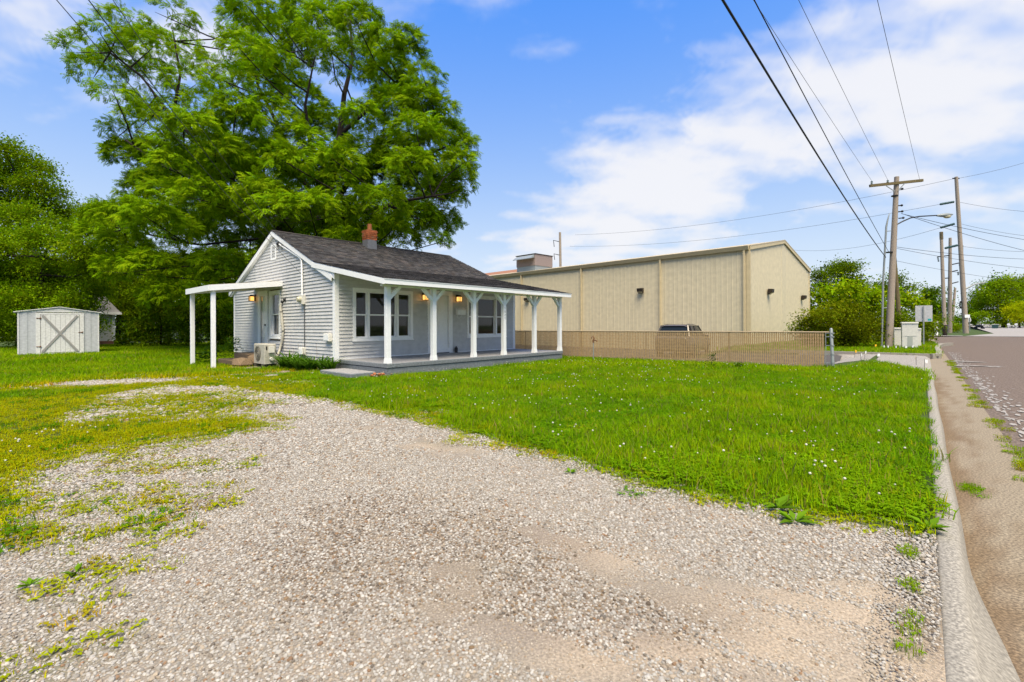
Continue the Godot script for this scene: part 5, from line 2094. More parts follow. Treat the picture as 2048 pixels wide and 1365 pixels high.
func gable_x(o: Node3D, px: float) -> float:
	var b := o.transform.affine_inverse()
	var p := b * Vector3(0, EYE, 0)
	var d := b.basis * ray(px, HORIZON)
	return (p + d * (-p.z / d.z)).x

# ---------------------------------------------------------------- parked car
func make_car() -> void:
	var p := at(1369, 660, 25.2)
	p.y = -0.41
	var o := thing("parked_car", p, 0, "dark brown estate car parked behind the slatted fence", "car")
	o.rotation.y = deg_to_rad(180.0 - 36.0)          # front (local +z... nose) towards the camera
	# local: nose at -z would face away; the body is lofted from sections along z, nose at z = +2.3
	var secs := [  # z, half width low, half width belt, y bottom, y belt
		[2.32, 0.62, 0.60, 0.42, 0.72], [2.2, 0.82, 0.80, 0.32, 0.86], [1.5, 0.93, 0.88, 0.28, 0.98], [0.9, 0.95, 0.90, 0.28, 1.03], [-0.4, 0.95, 0.91, 0.28, 1.06], [-1.7, 0.94, 0.90, 0.28, 1.08], [-2.2, 0.90, 0.86, 0.34, 1.06], [-2.34, 0.80, 0.76, 0.45, 0.95]]
	var s := st()
	s.set_smooth_group(0)
	var ring := func(q: Array) -> Array:
		return [Vector3(-q[1] * 0.9, q[3], q[0]), Vector3(-q[1], q[3] + 0.15, q[0]), Vector3(-q[2], q[4], q[0]), Vector3(-q[2] + 0.12, q[4] + 0.03, q[0]), Vector3(q[2] - 0.12, q[4] + 0.03, q[0]), Vector3(q[2], q[4], q[0]), Vector3(q[1], q[3] + 0.15, q[0]), Vector3(q[1] * 0.9, q[3], q[0])]
	for i in secs.size() - 1:
		var a: Array = ring.call(secs[i])
		var b: Array = ring.call(secs[i + 1])
		for k in 8:
			var j := (k + 1) % 8
			quad(s, a[k], a[j], b[j], b[k])
	s.set_smooth_group(-1)
	for e in [ring.call(secs[0]), ring.call(secs[7])]:
		for k in range(1, 7):
			tri(s, e[0], e[k], e[k + 1])
	obj("body", s, M.carpaint, o)
	# roof and pillars round real windows
	var top := 1.67
	var cab := [Vector3(-0.80, 1.06, 0.95), Vector3(0.80, 1.06, 0.95), Vector3(-0.66, top - 0.05, 0.15), Vector3(0.66, top - 0.05, 0.15), Vector3(-0.66, top - 0.03, -1.75), Vector3(0.66, top - 0.03, -1.75), Vector3(-0.80, 1.08, -2.15), Vector3(0.80, 1.08, -2.15)]
	s = st()
	s.set_smooth_group(0)
	var rr := [[0.22, top - 0.06], [-0.2, top], [-1.0, top + 0.01], [-1.7, top - 0.02], [-1.85, top - 0.08]]
	for i in rr.size() - 1:
		var a: Array = rr[i]
		var b: Array = rr[i + 1]
		var pa := [Vector3(-0.68, a[1] - 0.04, a[0]), Vector3(-0.5, a[1] + 0.02, a[0]), Vector3(0.5, a[1] + 0.02, a[0]), Vector3(0.68, a[1] - 0.04, a[0])]
		var pb := [Vector3(-0.68, b[1] - 0.04, b[0]), Vector3(-0.5, b[1] + 0.02, b[0]), Vector3(0.5, b[1] + 0.02, b[0]), Vector3(0.68, b[1] - 0.04, b[0])]
		for k in 3:
			quad(s, pa[k], pa[k + 1], pb[k + 1], pb[k])
	obj("roof", s, M.carpaint, o)
	for x in [-1, 1]:
		for q in [[0.80, 1.05, 0.95, 0.66, 0.2, 0.05, 0.05], [0.84, 1.07, -0.55, 0.68, -0.6, 0.04, 0.07], [0.80, 1.07, -2.1, 0.66, -1.78, 0.06, 0.10], [0.84, 1.07, -1.45, 0.68, -1.4, 0.05, 0.08]]:
			s = st()
			beam(s, Vector3(x * q[0], q[1], q[2]), Vector3(x * q[3], top - 0.055, q[4]), q[5], q[6])
			obj("pillar", s, M.carpaint, o)
	s = st()
	quad(s, cab[0], cab[2], cab[3], cab[1])
	obj("windscreen", s, M.carglass, o)
	s = st()
	quad(s, cab[6], cab[7], cab[5], cab[4])
	obj("rear_window", s, M.carglass, o)
	for x in [-1, 1]:
		s = st()
		quad(s, Vector3(x * 0.80, 1.06, 0.9), Vector3(x * 0.66, top - 0.06, 0.15), Vector3(x * 0.66, top - 0.05, -1.75), Vector3(x * 0.80, 1.08, -2.1))
		obj("side_window", s, M.carglass, o)
		s = st()
		rod(s, Vector3(x * 0.6, top + 0.03, -0.1), Vector3(x * 0.6, top + 0.03, -1.6), 0.018)
		obj("roof_rail", s, M.chrome, o)
		s = st()
		ball(s, Vector3(x * 1.0, 1.08, 0.72), Vector3(0.11, 0.07, 0.06))
		obj("mirror", s, M.carpaint, o)
		s = st()
		box(s, Vector3(x * 0.62 - 0.14, 0.70, 2.16), Vector3(x * 0.62 + 0.14, 0.82, 2.27))
		obj("headlight", s, M.chrome, o)
		for z in [1.45, -1.45]:
			var wh := Node3D.new()
			wh.name = "wheel"
			o.add_child(wh, true)
			s = st()
			tube(s, [Vector3(x * 0.74, 0.34, z), Vector3(x * 0.77, 0.34, z), Vector3(x * 0.94, 0.34, z), Vector3(x * 0.97, 0.34, z)], [0.30, 0.34, 0.34, 0.30], 20)
			obj("tyre", s, M.rubber, wh)
			s = st()
			tube(s, [Vector3(x * 0.965, 0.34, z), Vector3(x * 0.975, 0.34, z)], [0.21, 0.19], 16)
			obj("rim", s, M.chrome, wh)
	s = st()
	box(s, Vector3(-0.42, 0.60, 2.24), Vector3(0.42, 0.80, 2.335))
	obj("radiator_grille", s, M.chrome, o)

# ---------------------------------------------------------------- poles, lamps, wires
func wire(a: Vector3, b: Vector3, sag: float, r: float, m: Material, label: String, group := "overhead wires") -> void:
	var s := st()
	var pts := []
	var rad := []
	var n := 22
	for i in n + 1:
		var t := float(i) / n
		pts.append(a.lerp(b, t) - a - Vector3(0, 4.0 * sag * t * (1.0 - t), 0))
		rad.append(r)
	tube(s, pts, rad, 5)
	var o := obj("overhead_wire", s, m)
	o.position = a
	tag(o, label, "wire", group)

func pole(called: String, base: Vector3, top: Vector3, r0: float, r1: float, m: Material, label: String, cat := "utility pole") -> Node3D:
	var o := thing(called, base, 0, label, cat, "wooden poles along the road")
	var s := st()
	var d := top - base
	tube(s, [-d * 0.03, d * 0.3, d * 0.65, d], [r0, lerpf(r0, r1, 0.3), lerpf(r0, r1, 0.65), r1], 12)
	obj("shaft", s, m, o)
	return o

func string_of_discs(s: SurfaceTool, a: Vector3, b: Vector3, n: int, r: float) -> void:
	for i in n:
		var p := a.lerp(b, (i + 0.2) / n)
		var q := a.lerp(b, (i + 0.75) / n)
		tube(s, [p, q], [r, r * 0.6], 8)
	rod(s, a, b, r * 0.25, 5)

func make_poles() -> void:
	# the near pole with its cross-arm and street lamp
	var base := gp(1778, 697)
	var dep := -base.z
	var top := at(1794, 354, dep)
	var o := pole("utility_pole", base, top, 0.17, 0.105, M.wood, "weathered wooden utility pole with one cross-arm and a street lamp")
	var loc := func(px: float, py: float, dd := 0.0) -> Vector3: return at(px, py, dep + dd) - base
	var s := st()
	beam(s, loc.call(1740, 372, -0.12), loc.call(1846, 361, -0.12), 0.10, 0.13)
	obj("cross_arm", s, M.woodgreen, o)
	for q in [[1773, 372, 1790, 383], [1810, 367, 1797, 381]]:
		s = st()
		beam(s, loc.call(q[0], q[1], -0.2), loc.call(q[2], q[3], -0.16), 0.02, 0.04)
		obj("arm_brace", s, M.steel, o)
	for q in [[1744, 362], [1776, 360]]:
		s = st()
		string_of_discs(s, loc.call(q[0], q[1] + 8, -0.12), loc.call(q[0], q[1], -0.12), 3, 0.06)
		obj("pin_insulator", s, M.insulator, o)
	for q in [[1803, 378], [1802, 411], [1803, 423], [1805, 436]]:
		s = st()
		rod(s, loc.call(q[0] - 7, q[1] + 1, 0.0), loc.call(q[0] + 2, q[1], 0.0), 0.03, 6)
		ball(s, loc.call(q[0] + 2, q[1], 0.0), Vector3(0.06, 0.06, 0.06), 8, 5)
		obj("bracket", s, M.dark, o)
	s = st()
	for q in [[1790, 391], [1779, 504]]:
		tube(s, [loc.call(q[0], q[1]), loc.call(q[0], q[1] + 2)], [0.15, 0.15], 12)
	obj("band", s, M.dark, o)
	# riser conduit standing off the pole
	s = st()
	tube(s, [loc.call(1764, 695), loc.call(1767, 560), loc.call(1773, 454), loc.call(1776, 440), loc.call(1779, 428), loc.call(1782, 427)], [0.045, 0.045, 0.045, 0.035, 0.02, 0.015], 8)
	for q in [[1772, 463, 1782, 462], [1766, 617, 1774, 616]]:
		rod(s, loc.call(q[0], q[1]), loc.call(q[2], q[3]), 0.02, 6)
	obj("riser_conduit", s, M.steel, o)
	# street lamp arm and head
	var lamp := Node3D.new()
	lamp.name = "street_lamp"
	o.add_child(lamp, true)
	s = st()
	tube(s, [loc.call(1791, 455), loc.call(1795, 449), loc.call(1806, 443), loc.call(1822, 436), loc.call(1840, 433), loc.call(1876, 431)], [0.04, 0.035, 0.035, 0.033, 0.03, 0.028], 8)
	obj("lamp_arm", s, M.dark, lamp)
	s = st()
	tube(s, [loc.call(1874, 431.5), loc.call(1884, 431), loc.call(1894, 430.5), loc.call(1906, 429)], [0.04, 0.09, 0.11, 0.03], 10)
	obj("lamp_head", s, M.steel, lamp)
	s = st()
	ball(s, loc.call(1895, 433.5), Vector3(0.19, 0.09, 0.11))
	obj("lamp_lens", s, M.lampglass, lamp)

	# further poles
	pole("utility_pole", gp(1803, 688), at(1789, 506, -gp(1803, 688).z), 0.13, 0.09, M.woodgreen, "leaning short brown pole behind the near utility pole")
	var p3 := pole("utility_pole", gp(1890.5, 671.5), at(1883, 464, 49.0), 0.185, 0.13, M.wood, "bare spliced wooden pole with dark foot beside the pale cross street")
	s = st()
	var d3 := at(1883, 464, 49.0) - p3.position
	for i in 6:
		tube(s, [d3 * (0.93 + i * 0.012), d3 * (0.936 + i * 0.012)], [0.17, 0.17], 8)
	obj("step_band", s, M.woodgreen, p3)
	s = st()
	tube(s, [-d3 * 0.01, d3 * 0.10], [0.20, 0.195], 12)
	obj("foot_band", s, M.bark, p3)
	var b4 := gp(1932.5, 667)
	var t4 := at(1913, 354, -b4.z)
	var p4 := pole("transmission_pole", b4, t4, 0.29, 0.18, M.wood, "tall grey transmission pole with strings of dark insulators", "utility pole")
	for q in [[1908, 404, 1880, 409], [1909, 448, 1881, 456], [1915, 491, 1890, 497]]:
		s = st()
		string_of_discs(s, at(q[0], q[1], -b4.z) - b4, at(q[2], q[3], -b4.z) - b4, 9, 0.16)
		obj("insulator_string", s, M.insulator, p4)
	for q in [[1925, 491, 1925, 504]]:
		s = st()
		string_of_discs(s, at(q[0], q[1], -b4.z) - b4, at(q[2], q[3], -b4.z) - b4, 6, 0.14)
		obj("insulator_string", s, M.insulator, p4)
	s = st()
	rod(s, at(1906, 357, -b4.z) - b4, at(1919, 357, -b4.z) - b4, 0.08, 6)
	obj("top_pin", s, M.dark, p4)
	s = st()
	tube(s, [at(1930, 579, -b4.z) - b4, at(1950, 569, -b4.z) - b4, at(1970, 565.5, -b4.z) - b4], [0.12, 0.10, 0.09], 6)
	obj("lamp_arm", s, M.steel, p4)
	s = st()
	var ring := []
	var rad := []
	for i in 15:
		ring.append(at(1922.5 + cos(TAU * i / 14.0) * 2.2, 610 + sin(TAU * i / 14.0) * 7.0, -b4.z) - b4)
		rad.append(0.07)
	tube(s, ring, rad, 5, false)
	obj("cable_coil", s, M.cable, p4)
	s = st()
	box(s, Vector3(-0.45, 2.0, 0.29), Vector3(0.2, 2.4, 0.33))
	obj("notice", s, M.flagwhite, p4)
	for q in [[1900, 664, 1901, 476, 62.0, 0.26, "slim pole with short cross-arms behind the spliced pole"], [1903, 664, 1911, 576, 70.0, 0.22, "slanted pale pole far down the road"], [1899, 662, 1903, 592, 80.0, 0.22, "pale short pole far down the road"]]:
		var b := at(q[0], q[1], q[4])
		b.y = 0
		var t := at(q[2], q[3], q[4])
		var p := pole("utility_pole", b, t, q[5], q[5] * 0.6, M.wood, q[6])
		if q[2] == 1901:
			for k in [[1876, 514, 1901, 511], [1902, 530, 1920, 526], [1903, 544, 1916, 541], [1890, 557, 1902, 556], [1902, 568, 1917, 564]]:
				s = st()
				rod(s, at(k[0], k[1], q[4]) - b, at(k[2], k[3], q[4]) - b, 0.07, 6)
				obj("cross_arm", s, M.dark, p)
			for k in [[1876, 514, 1878, 524], [1920, 526, 1920, 533], [1917, 544, 1917, 551]]:
				s = st()
				string_of_discs(s, at(k[0], k[1], q[4]) - b, at(k[2], k[3], q[4]) - b, 5, 0.12)
				obj("insulator_string", s, M.insulator, p)
	# the thin pole above the warehouse roof
	var fb := at(1123, 651, 62.0)
	fb.y = 0
	var fp := pole("utility_pole", fb, at(1120, 465, 62.0), 0.2, 0.15, M.wood, "thin pole with two bent arms rising behind the warehouse roof")
	for q in [[1120, 484, 1107, 481, 1108.5, 494], [1121, 511, 1108, 508, 1109.5, 520]]:
		s = st()
		tube(s, [at(q[0], q[1], 62.0) - fb, at(q[2], q[3], 62.0) - fb, at(q[4], q[5], 62.0) - fb], [0.06, 0.06, 0.05], 6)
		obj("bent_arm", s, M.dark, fp)

	# ---- wires: near ones run from the near pole over the lawn to a pole behind the viewer
	var P := func(px: float, py: float) -> Vector3: return at(px, py, dep)
	wire(P.call(1772, 515), Vector3(-7.1, 6.75, 4.5), 0.42, 0.018, M.cable, "thick black cable running from the near pole over the lawn")
	wire(P.call(1779, 506), Vector3(-7.9, 9.0, 4.5), 0.25, 0.011, M.cable, "second black cable meeting the near pole just above the thick one")
	wire(P.call(1744, 362), Vector3(-9.5, 9.5, 4.5), 0.18, 0.006, M.cablethin, "thin wire from the outermost insulator of the cross-arm")
	wire(P.call(1776, 360), Vector3(-8.2, 9.5, 4.5), 0.18, 0.006, M.cablethin, "thin wire from the inner insulator of the cross-arm")
	wire(P.call(1840, 360), Vector3(-6.1, 9.5, 4.5), 0.2, 0.006, M.cablethin, "thin wire from the far tip of the cross-arm")
	# service drops to the gable
	var hx := Transform3D(Basis(Vector3.UP, deg_to_rad(HOUSE_TURN)), HOUSE_AT)
	wire(hx * Vector3(-0.09, 3.98, -3.62), Vector3(-2.6, 7.4, 4.5), 0.3, 0.007, M.cable, "service cable slanting down past the tree to the weatherhead")
	wire(hx * Vector3(-0.09, 4.1, -3.3), Vector3(-2.3, 7.5, 4.5), 0.3, 0.005, M.cablethin, "thin service wire ending at the bracket below the gable peak")
	wire(hx * Vector3(-0.09, 2.81, -1.83), Vector3(-3.3, 7.5, 4.5), 0.35, 0.005, M.cablethin, "thin telephone wire crossing the gable to the conduit clamp")
	# drops crossing the street to the right
	var rightward := [[1805, 428, 1960, 452, 2300, 500, 0.012, "cable from the near pole across the street, upper of two"], [1803, 427, 1950, 475, 2300, 545, 0.012, "cable from the near pole across the street, lower of two"], [1792, 494, 1880, 499, 2300, 512, 0.011, "upper cable leaving the short leaning pole"], [1793, 497, 1880, 516, 2300, 545, 0.01, "middle cable leaving the short leaning pole"], [1793, 522, 1890, 540, 2300, 575, 0.008, "lower cable leaving the short leaning pole"]]
	for q in rightward:
		wire(at(q[0], q[1], dep + (0.0 if q[1] < 450 else 2.0)), at(q[4], q[5], 34.0), 0.5, q[6], M.cable, q[7])
	# transmission spans far behind, over the warehouse
	for q in [[1880, 409, 1140, 493, "long thin span from the tall pole's top insulators"], [1881, 456, 1560, 497, "long thin span from the tall pole's middle insulators"], [1912, 357, 1150, 470, "long thin span from the tall pole's tip"]]:
		wire(at(q[0], q[1], -b4.z), at(q[2], q[3], 100.0), 1.5, 0.02, M.cablethin, q[4])
	for q in [[1916, 357, 2200, 270, "far span rising right from the tall pole's tip"], [1917, 404, 2200, 425, "far span leaving the tall pole's upper arm"], [1918, 447, 2200, 480, "far span leaving the tall pole's middle arm"], [1918, 492, 2200, 497, "far span leaving the tall pole's lower arm"]]:
		wire(at(q[0], q[1], -b4.z), at(q[2], q[3], 58.0), 0.6, 0.018, M.cablethin, q[4])
	make_roadside(base)

func make_roadside(pole_base: Vector3) -> void:
	# telecom cabinets
	for q in [[1819.5, 698.0, 31.0, 52.0, 0.0, "tall beige utility cabinet with grey vent beside the road"], [1797.0, 694.5, 17.0, 37.5, 0.25, "short beige cabinet behind the tall one, towards the pole"], [1837.5, 694.5, 8.0, 36.5, 0.3, "narrow beige cabinet half hidden behind the tall one, towards the sign"]]:
		var b := gp(q[0], q[1])
		var k := -b.z / FOC
		var o := thing("utility_cabinet", b, -36.0, q[5], "utility cabinet")
		var w: float = q[2] * k * 0.5 * 0.76
		var h: float = q[3] * k
		var s := st()
		hexa(s, [Vector3(-w, -0.05, -0.3), Vector3(w, -0.05, -0.3), Vector3(w, -0.05, 0.3), Vector3(-w, -0.05, 0.3), Vector3(-w * 1.03, h - 0.04, -0.31), Vector3(w * 1.03, h - 0.04, -0.31), Vector3(w * 1.03, h - 0.04, 0.31), Vector3(-w * 1.03, h - 0.04, 0.31)])
		obj("body", s, M.cabinet, o)
		s = st()
		soft_box(s, Vector3(-w * 1.1, h - 0.04, -0.34), Vector3(w * 1.1, h + 0.03, 0.34), 0.015)
		obj("lid", s, M.cabinet, o)
		if q[2] > 30:
			s = st()
			box(s, Vector3(-0.1, 0.03, 0.301), Vector3(0.1, 0.62, 0.312))
			obj("vent", s, M.cabinetvent, o)
			s = st()
			box(s, Vector3(-w * 0.9, 0.64, 0.3), Vector3(w * 0.9, 0.65, 0.314))
			obj("seam", s, M.cabinetvent, o)
	# back of a square road sign
	var b := gp(1848, 692.5)
	var sg := thing("road_sign", b, -34.0, "square road sign seen from its bare grey back beside the cabinets", "sign")
	var s := st()
	beam(s, Vector3(0, -0.2, 0), Vector3(0, 2.25, 0), 0.06, 0.05, Vector3(0, 0, 1))
	obj("post", s, M.steel, sg)
	s = st()
	slab(s, [Vector2(-0.33, 1.38), Vector2(0.36, 1.38), Vector2(0.38, 1.40), Vector2(0.38, 2.27), Vector2(0.36, 2.29), Vector2(-0.33, 2.29), Vector2(-0.35, 2.27), Vector2(-0.35, 1.40)], -0.04, -0.034)
	obj("plate", s, M.signback, sg)
	s = st()
	box(s, Vector3(0.18, 1.43, -0.034), Vector3(0.33, 1.54, -0.030))
	obj("sticker", s, M.sticker, sg)
	# white marker post
	var mp := thing("marker_post", gp(1873, 671.5), 0, "thin white plastic marker post on the far verge", "marker post")
	s = st()
	tube(s, [Vector3(0, 0, 0), Vector3(0, 1.5, 0), Vector3(0, 1.55, 0)], [0.16, 0.14, 0.05], 10)
	obj("tube", s, M.flagwhite, mp)
	s = st()
	tube(s, [Vector3(0, 1.05, 0), Vector3(0, 1.25, 0)], [0.165, 0.165], 10)
	obj("band", s, M.cabinetvent, mp)
	# marker flags in the turf
	var flags := [[1710, 713, 1], [1749.5, 701, 1], [1833, 731, 1], [1848, 705, 1], [1722, 724, 0], [1730, 718, 0], [1849, 737, 0], [1767, 702, 0], [1775, 702, 0], [1791, 703, 0], [1800, 704, 0], [1810, 704, 0], [1824, 703, 0], [1863, 704, 0], [1754, 724, 0]]
	var where := ["in the lawn edge by the parking lot", "in the shaded verge before the red-leaved bush", "in the grass tip beside the apron", "in the island grass below the road sign"]
	rng.seed = 63
	var i := 0
	for q in flags:
		var g := gp(q[0], q[1])
		var isl: bool = q[1] < 706
		var label: String = ("small yellow utility marker flag " + where[i]) if q[2] else ("small white utility marker flag in the island grass before the cabinets" if isl else "small white utility marker flag at the lawn edge beside the apron")
		var o := thing("marker_flag", g, rnd(0, 60), label, "flag", "yellow marker flags" if q[2] else ("white marker flags on the island" if isl else "white marker flags at the lawn edge"))
		i += 1
		s = st()
		rod(s, Vector3(0, -0.05, 0), Vector3(0.02, 0.27, 0), 0.006, 5)
		obj("stake", s, M.cablethin, o)
		s = st()
		var m: Material = M.yellow if q[2] else M.flagwhite
		var k := rnd(-0.03, 0.03)
		slab(s, [Vector2(0.015, 0.27), Vector2(0.015, 0.18), Vector2(0.06, 0.165 + k), Vector2(0.11, 0.17 + k), Vector2(0.11, 0.26 + k), Vector2(0.06, 0.255 + k)], -0.004, 0.004)
		obj("flag", s, m, o)
	# far side of the cross street: mailboxes, octagonal sign, motorcycle
	for q in [[2018, 658, 0.55, M.flagwhite, "white roadside mailbox under the trees across the street"], [2033, 657, 0.5, M.flagwhite, "pale roadside mailbox beside a grey wall across the street"], [1991, 656, 0.9, M.insulator, "dark green bin under the big tree across the street"]]:
		var g := at(q[0], q[1], 88.0)
		g.y = 0.0
		var o := thing("roadside_mailbox" if q[2] < 0.8 else "garbage_bin", g, 40.0, q[4], "mailbox" if q[2] < 0.8 else "bin")
		if q[2] < 0.8:
			s = st()
			box(s, Vector3(-0.08, -0.1, -0.08), Vector3(0.08, 0.9, 0.08))
			obj("post", s, M.palewall, o)
			s = st()
			tube(s, [Vector3(-0.5, 1.05, 0), Vector3(0.5, 1.05, 0)], [0.2, 0.2], 10)
			obj("box", s, q[3], o)
		else:
			s = st()
			hexa(s, [Vector3(-0.35, 0, -0.35), Vector3(0.35, 0, -0.35), Vector3(0.35, 0, 0.35), Vector3(-0.35, 0, 0.35), Vector3(-0.45, 1.0, -0.45), Vector3(0.45, 1.0, -0.45), Vector3(0.45, 1.0, 0.45), Vector3(-0.45, 1.0, 0.45)])
			obj("body", s, q[3], o)
			s = st()
			soft_box(s, Vector3(-0.48, 1.0, -0.48), Vector3(0.48, 1.1, 0.48), 0.03)
			obj("lid", s, M.cabinetvent, o)
	var sp := at(1940, 655, 75.0)
	sp.y = 0.0
	var so := thing("octagonal_sign", sp, 10.0, "octagonal sign seen from its pale back beside the tall pole", "sign")
	s = st()
	rod(s, Vector3(0, -0.1, 0), Vector3(0, 2.2, 0), 0.05, 6)
	obj("post", s, M.steel, so)
	s = st()
	var oc := []
	for k in 8:
		oc.append(Vector2(cos(TAU * (k + 0.5) / 8.0), sin(TAU * (k + 0.5) / 8.0)) * 0.42 + Vector2(0, 1.85))
	slab(s, oc, -0.08, -0.06)
	obj("plate", s, M.signback, so)
	var mo := at(1959.5, 661, 86.0)
	mo.y = 0.05
	var mc := thing("motorcycle", mo, 0.0, "small dark motorcycle coming along the far road", "motorcycle")
	s = st()
	tube(s, [Vector3(-0.07, 0.32, 0.6), Vector3(0.07, 0.32, 0.6)], [0.32, 0.32], 14)
	obj("wheel", s, M.rubber, mc)
	s = st()
	tube(s, [Vector3(-0.07, 0.32, -0.7), Vector3(0.07, 0.32, -0.7)], [0.32, 0.32], 14)
	obj("wheel", s, M.rubber, mc)
	s = st()
	ball(s, Vector3(0, 0.75, 0.0), Vector3(0.3, 0.25, 0.75))
	obj("body", s, M.dark, mc)
	s = st()
	rod(s, Vector3(-0.38, 1.05, 0.45), Vector3(0.38, 1.05, 0.45), 0.03)
	rod(s, Vector3(0, 0.32, 0.6), Vector3(0, 1.05, 0.45), 0.05)
	obj("handlebar", s, M.dark, mc)
	s = st()
	ball(s, Vector3(0, 0.92, 0.6), Vector3(0.13, 0.13, 0.1))
	obj("headlight", s, M.chrome, mc)

# ---------------------------------------------------------------- trees and plants
func spray_pinnate(seed_: int) -> ArrayMesh:      # a twig end with drooping compound leaves
	rng.seed = seed_
	var b := Leaves.new()
	for k in 6:
		var yaw := rnd(-1.5, 1.5)
		var d := Vector3(sin(yaw), rnd(-0.1, 0.55), cos(yaw)).normalized()
		var p := Vector3(rnd(-0.06, 0.06), rnd(-0.05, 0.05), rnd(0.0, 0.12))
		var n := 8
		var step := rnd(0.042, 0.056)
		for j in n:
			d = (d + Vector3(0, -0.13, 0)).normalized()
			p += d * step
			var side := d.cross(Vector3.UP).normalized()
			var up := side.cross(d)
			var k2 := rnd(0.8, 1.2)
			var col := Color(0.185 * k2 * rnd(0.85, 1.2), 0.275 * k2, 0.006 * k2)
			var size := rnd(0.085, 0.125) * (0.75 + 0.25 * sin(PI * j / n))
			for sd in [-1.0, 1.0]:
				var ld: Vector3 = (side * sd + d * 0.45 - up * rnd(0.1, 0.6)).normalized()
				b.leaf(p, ld, ld.cross(up).normalized(), size, size * 0.42, col)
		b.leaf(p, d, d.cross(Vector3.UP).normalized(), 0.10, 0.042, Color(0.18, 0.27, 0.006))
	return b.mesh()

func spray_broad(seed_: int, n: int, spread: float, size: float, flat := 0.5) -> ArrayMesh:
	rng.seed = seed_
	var b := Leaves.new()
	for k in n:
		var p := Vector3(rng.randfn(0, spread), rng.randfn(0, spread * flat), rng.randfn(0, spread))
		var d := Vector3(rnd(-1, 1), rnd(-0.7, 0.5), rnd(-1, 1)).normalized()
		var k2 := rnd(0.75, 1.25)
		var col := Color(0.145 * k2 * rnd(0.85, 1.2), 0.225 * k2, 0.007 * k2)
		var s := size * rnd(0.7, 1.3)
		b.leaf(p, d, d.cross(Vector3.UP).normalized(), s, s * 0.6, col, 0.2)
	return b.mesh()

var SPRAY := {}
const AREA := {"walnut": 0.21, "broad": 0.2, "fine": 0.118, "large": 0.325}    # leaf area of one spray

func crown(parent: Node3D, clumps: Array, kind: String, per: float, scale_: float, tint: Color, vary := 0.25, seed_ := 1, dome := false) -> void:
	rng.seed = seed_
	var xf := []
	var cs := []
	for c in clumps:
		var r: float = c[1]
		var n := int(per * PI / AREA[kind] * r * r / (scale_ * scale_) * (c[2] if c.size() > 2 else 1.0)) + 3
		var own := rnd(1.0 - vary * 0.5, 1.0 + vary * 0.5)      # a chance tone for the branch, the same all through it
		for i in n:
			var tone := own * rnd(1.0 - vary, 1.0 + vary)
			cs.append(Color(tint.r * tone * rnd(0.88, 1.12), tint.g * tone, tint.b * tone))
			var d := Vector3(rng.randfn(0, 1), rng.randfn(0, 1), rng.randfn(0, 1)).normalized()
			if d.y < -0.25 and rng.randf() < 0.7:
				d.y = -d.y
			var p: Vector3 = c[0] + d * Vector3(1.0, 0.82, 1.0) * r * pow(rng.randf(), 0.3)
			var out := Vector3(d.x + rnd(-0.5, 0.5), rnd(-0.3, 0.5) + 0.3 * d.y, d.z + rnd(-0.5, 0.5)).normalized()
			if dome:                    # foliage hangs over rounded heads
				if d.y < -0.3:
					d.y = -d.y
				d = (d + Vector3(0, 0.12, 0)).normalized()
				p = c[0] + d * Vector3(1.0, 0.85, 1.0) * r * lerpf(0.62, 1.0, pow(rng.randf(), 0.5))
				out = Vector3(d.x + rnd(-0.3, 0.3), d.y * 0.5 - 0.12 + rnd(-0.2, 0.2), d.z + rnd(-0.3, 0.3)).normalized()
			var bs := Basis.looking_at(-out, Vector3.UP) if absf(out.y) < 0.9 else Basis()
			bs = bs * Basis(Vector3(0, 0, 1), rnd(-0.9, 0.9)) * Basis(Vector3(1, 0, 0), rnd(-0.5, 0.5))
			xf.append(Transform3D(bs.scaled(Vector3.ONE * scale_ * rnd(0.75, 1.3)), p - parent.position))
	many("crown", SPRAY[kind], M.leaf, xf, cs, parent)

# clumps given as pixels: [px, py, radius px], at a depth with some spread
func clumps_px(list: Array, depth: float, spread: float, centre: Vector2, reach: Vector2, seed_: int) -> Array:
	rng.seed = seed_
	var out := []
	for q in list:
		var e := Vector2((q[0] - centre.x) / reach.x, (q[1] - centre.y) / reach.y)
		var room := sqrt(maxf(0.06, 1.0 - e.length_squared()))
		var dd := depth + spread * room * rnd(-1.0, 1.0)
		out.append([at(q[0], q[1], dd), q[2] * dd / FOC * 0.95])
	return out

func limbs(parent: Node3D, called: String, paths: Array, radii: Array) -> void:
	for i in paths.size():
		var s := st()
		var pts := []
		var rad := []
		var n: int = paths[i].size()
		for k in n:
			pts.append(paths[i][k] - parent.position)
			rad.append(lerpf(radii[i][0], radii[i][1], float(k) / (n - 1)))
		tube(s, pts, rad, 8)
		obj(called, s, M.bark, parent)

func twigs(parent: Node3D, clumps: Array, nodes: Array, r: float) -> void:
	var s := st()
	for c in clumps:
		var best := 1e9
		var from := Vector3.ZERO
		for p in nodes:
			var d: float = p.distance_to(c[0])
			if d < best and p.y < c[0].y + 1.0:
				best = d
				from = p
		if best < 1e8 and best > 0.4:
			var a := from - parent.position
			var b: Vector3 = c[0] - parent.position
			var m := a.lerp(b, 0.5) + Vector3(rnd(-0.2, 0.2), rnd(-0.3, 0.1), rnd(-0.2, 0.2)) * best * 0.3
			tube(s, [a, m, b, b + (b - m).normalized() * c[1] * 0.7], [r, r * 0.7, r * 0.45, r * 0.15], 6)
	obj("branches", s, M.bark, parent)

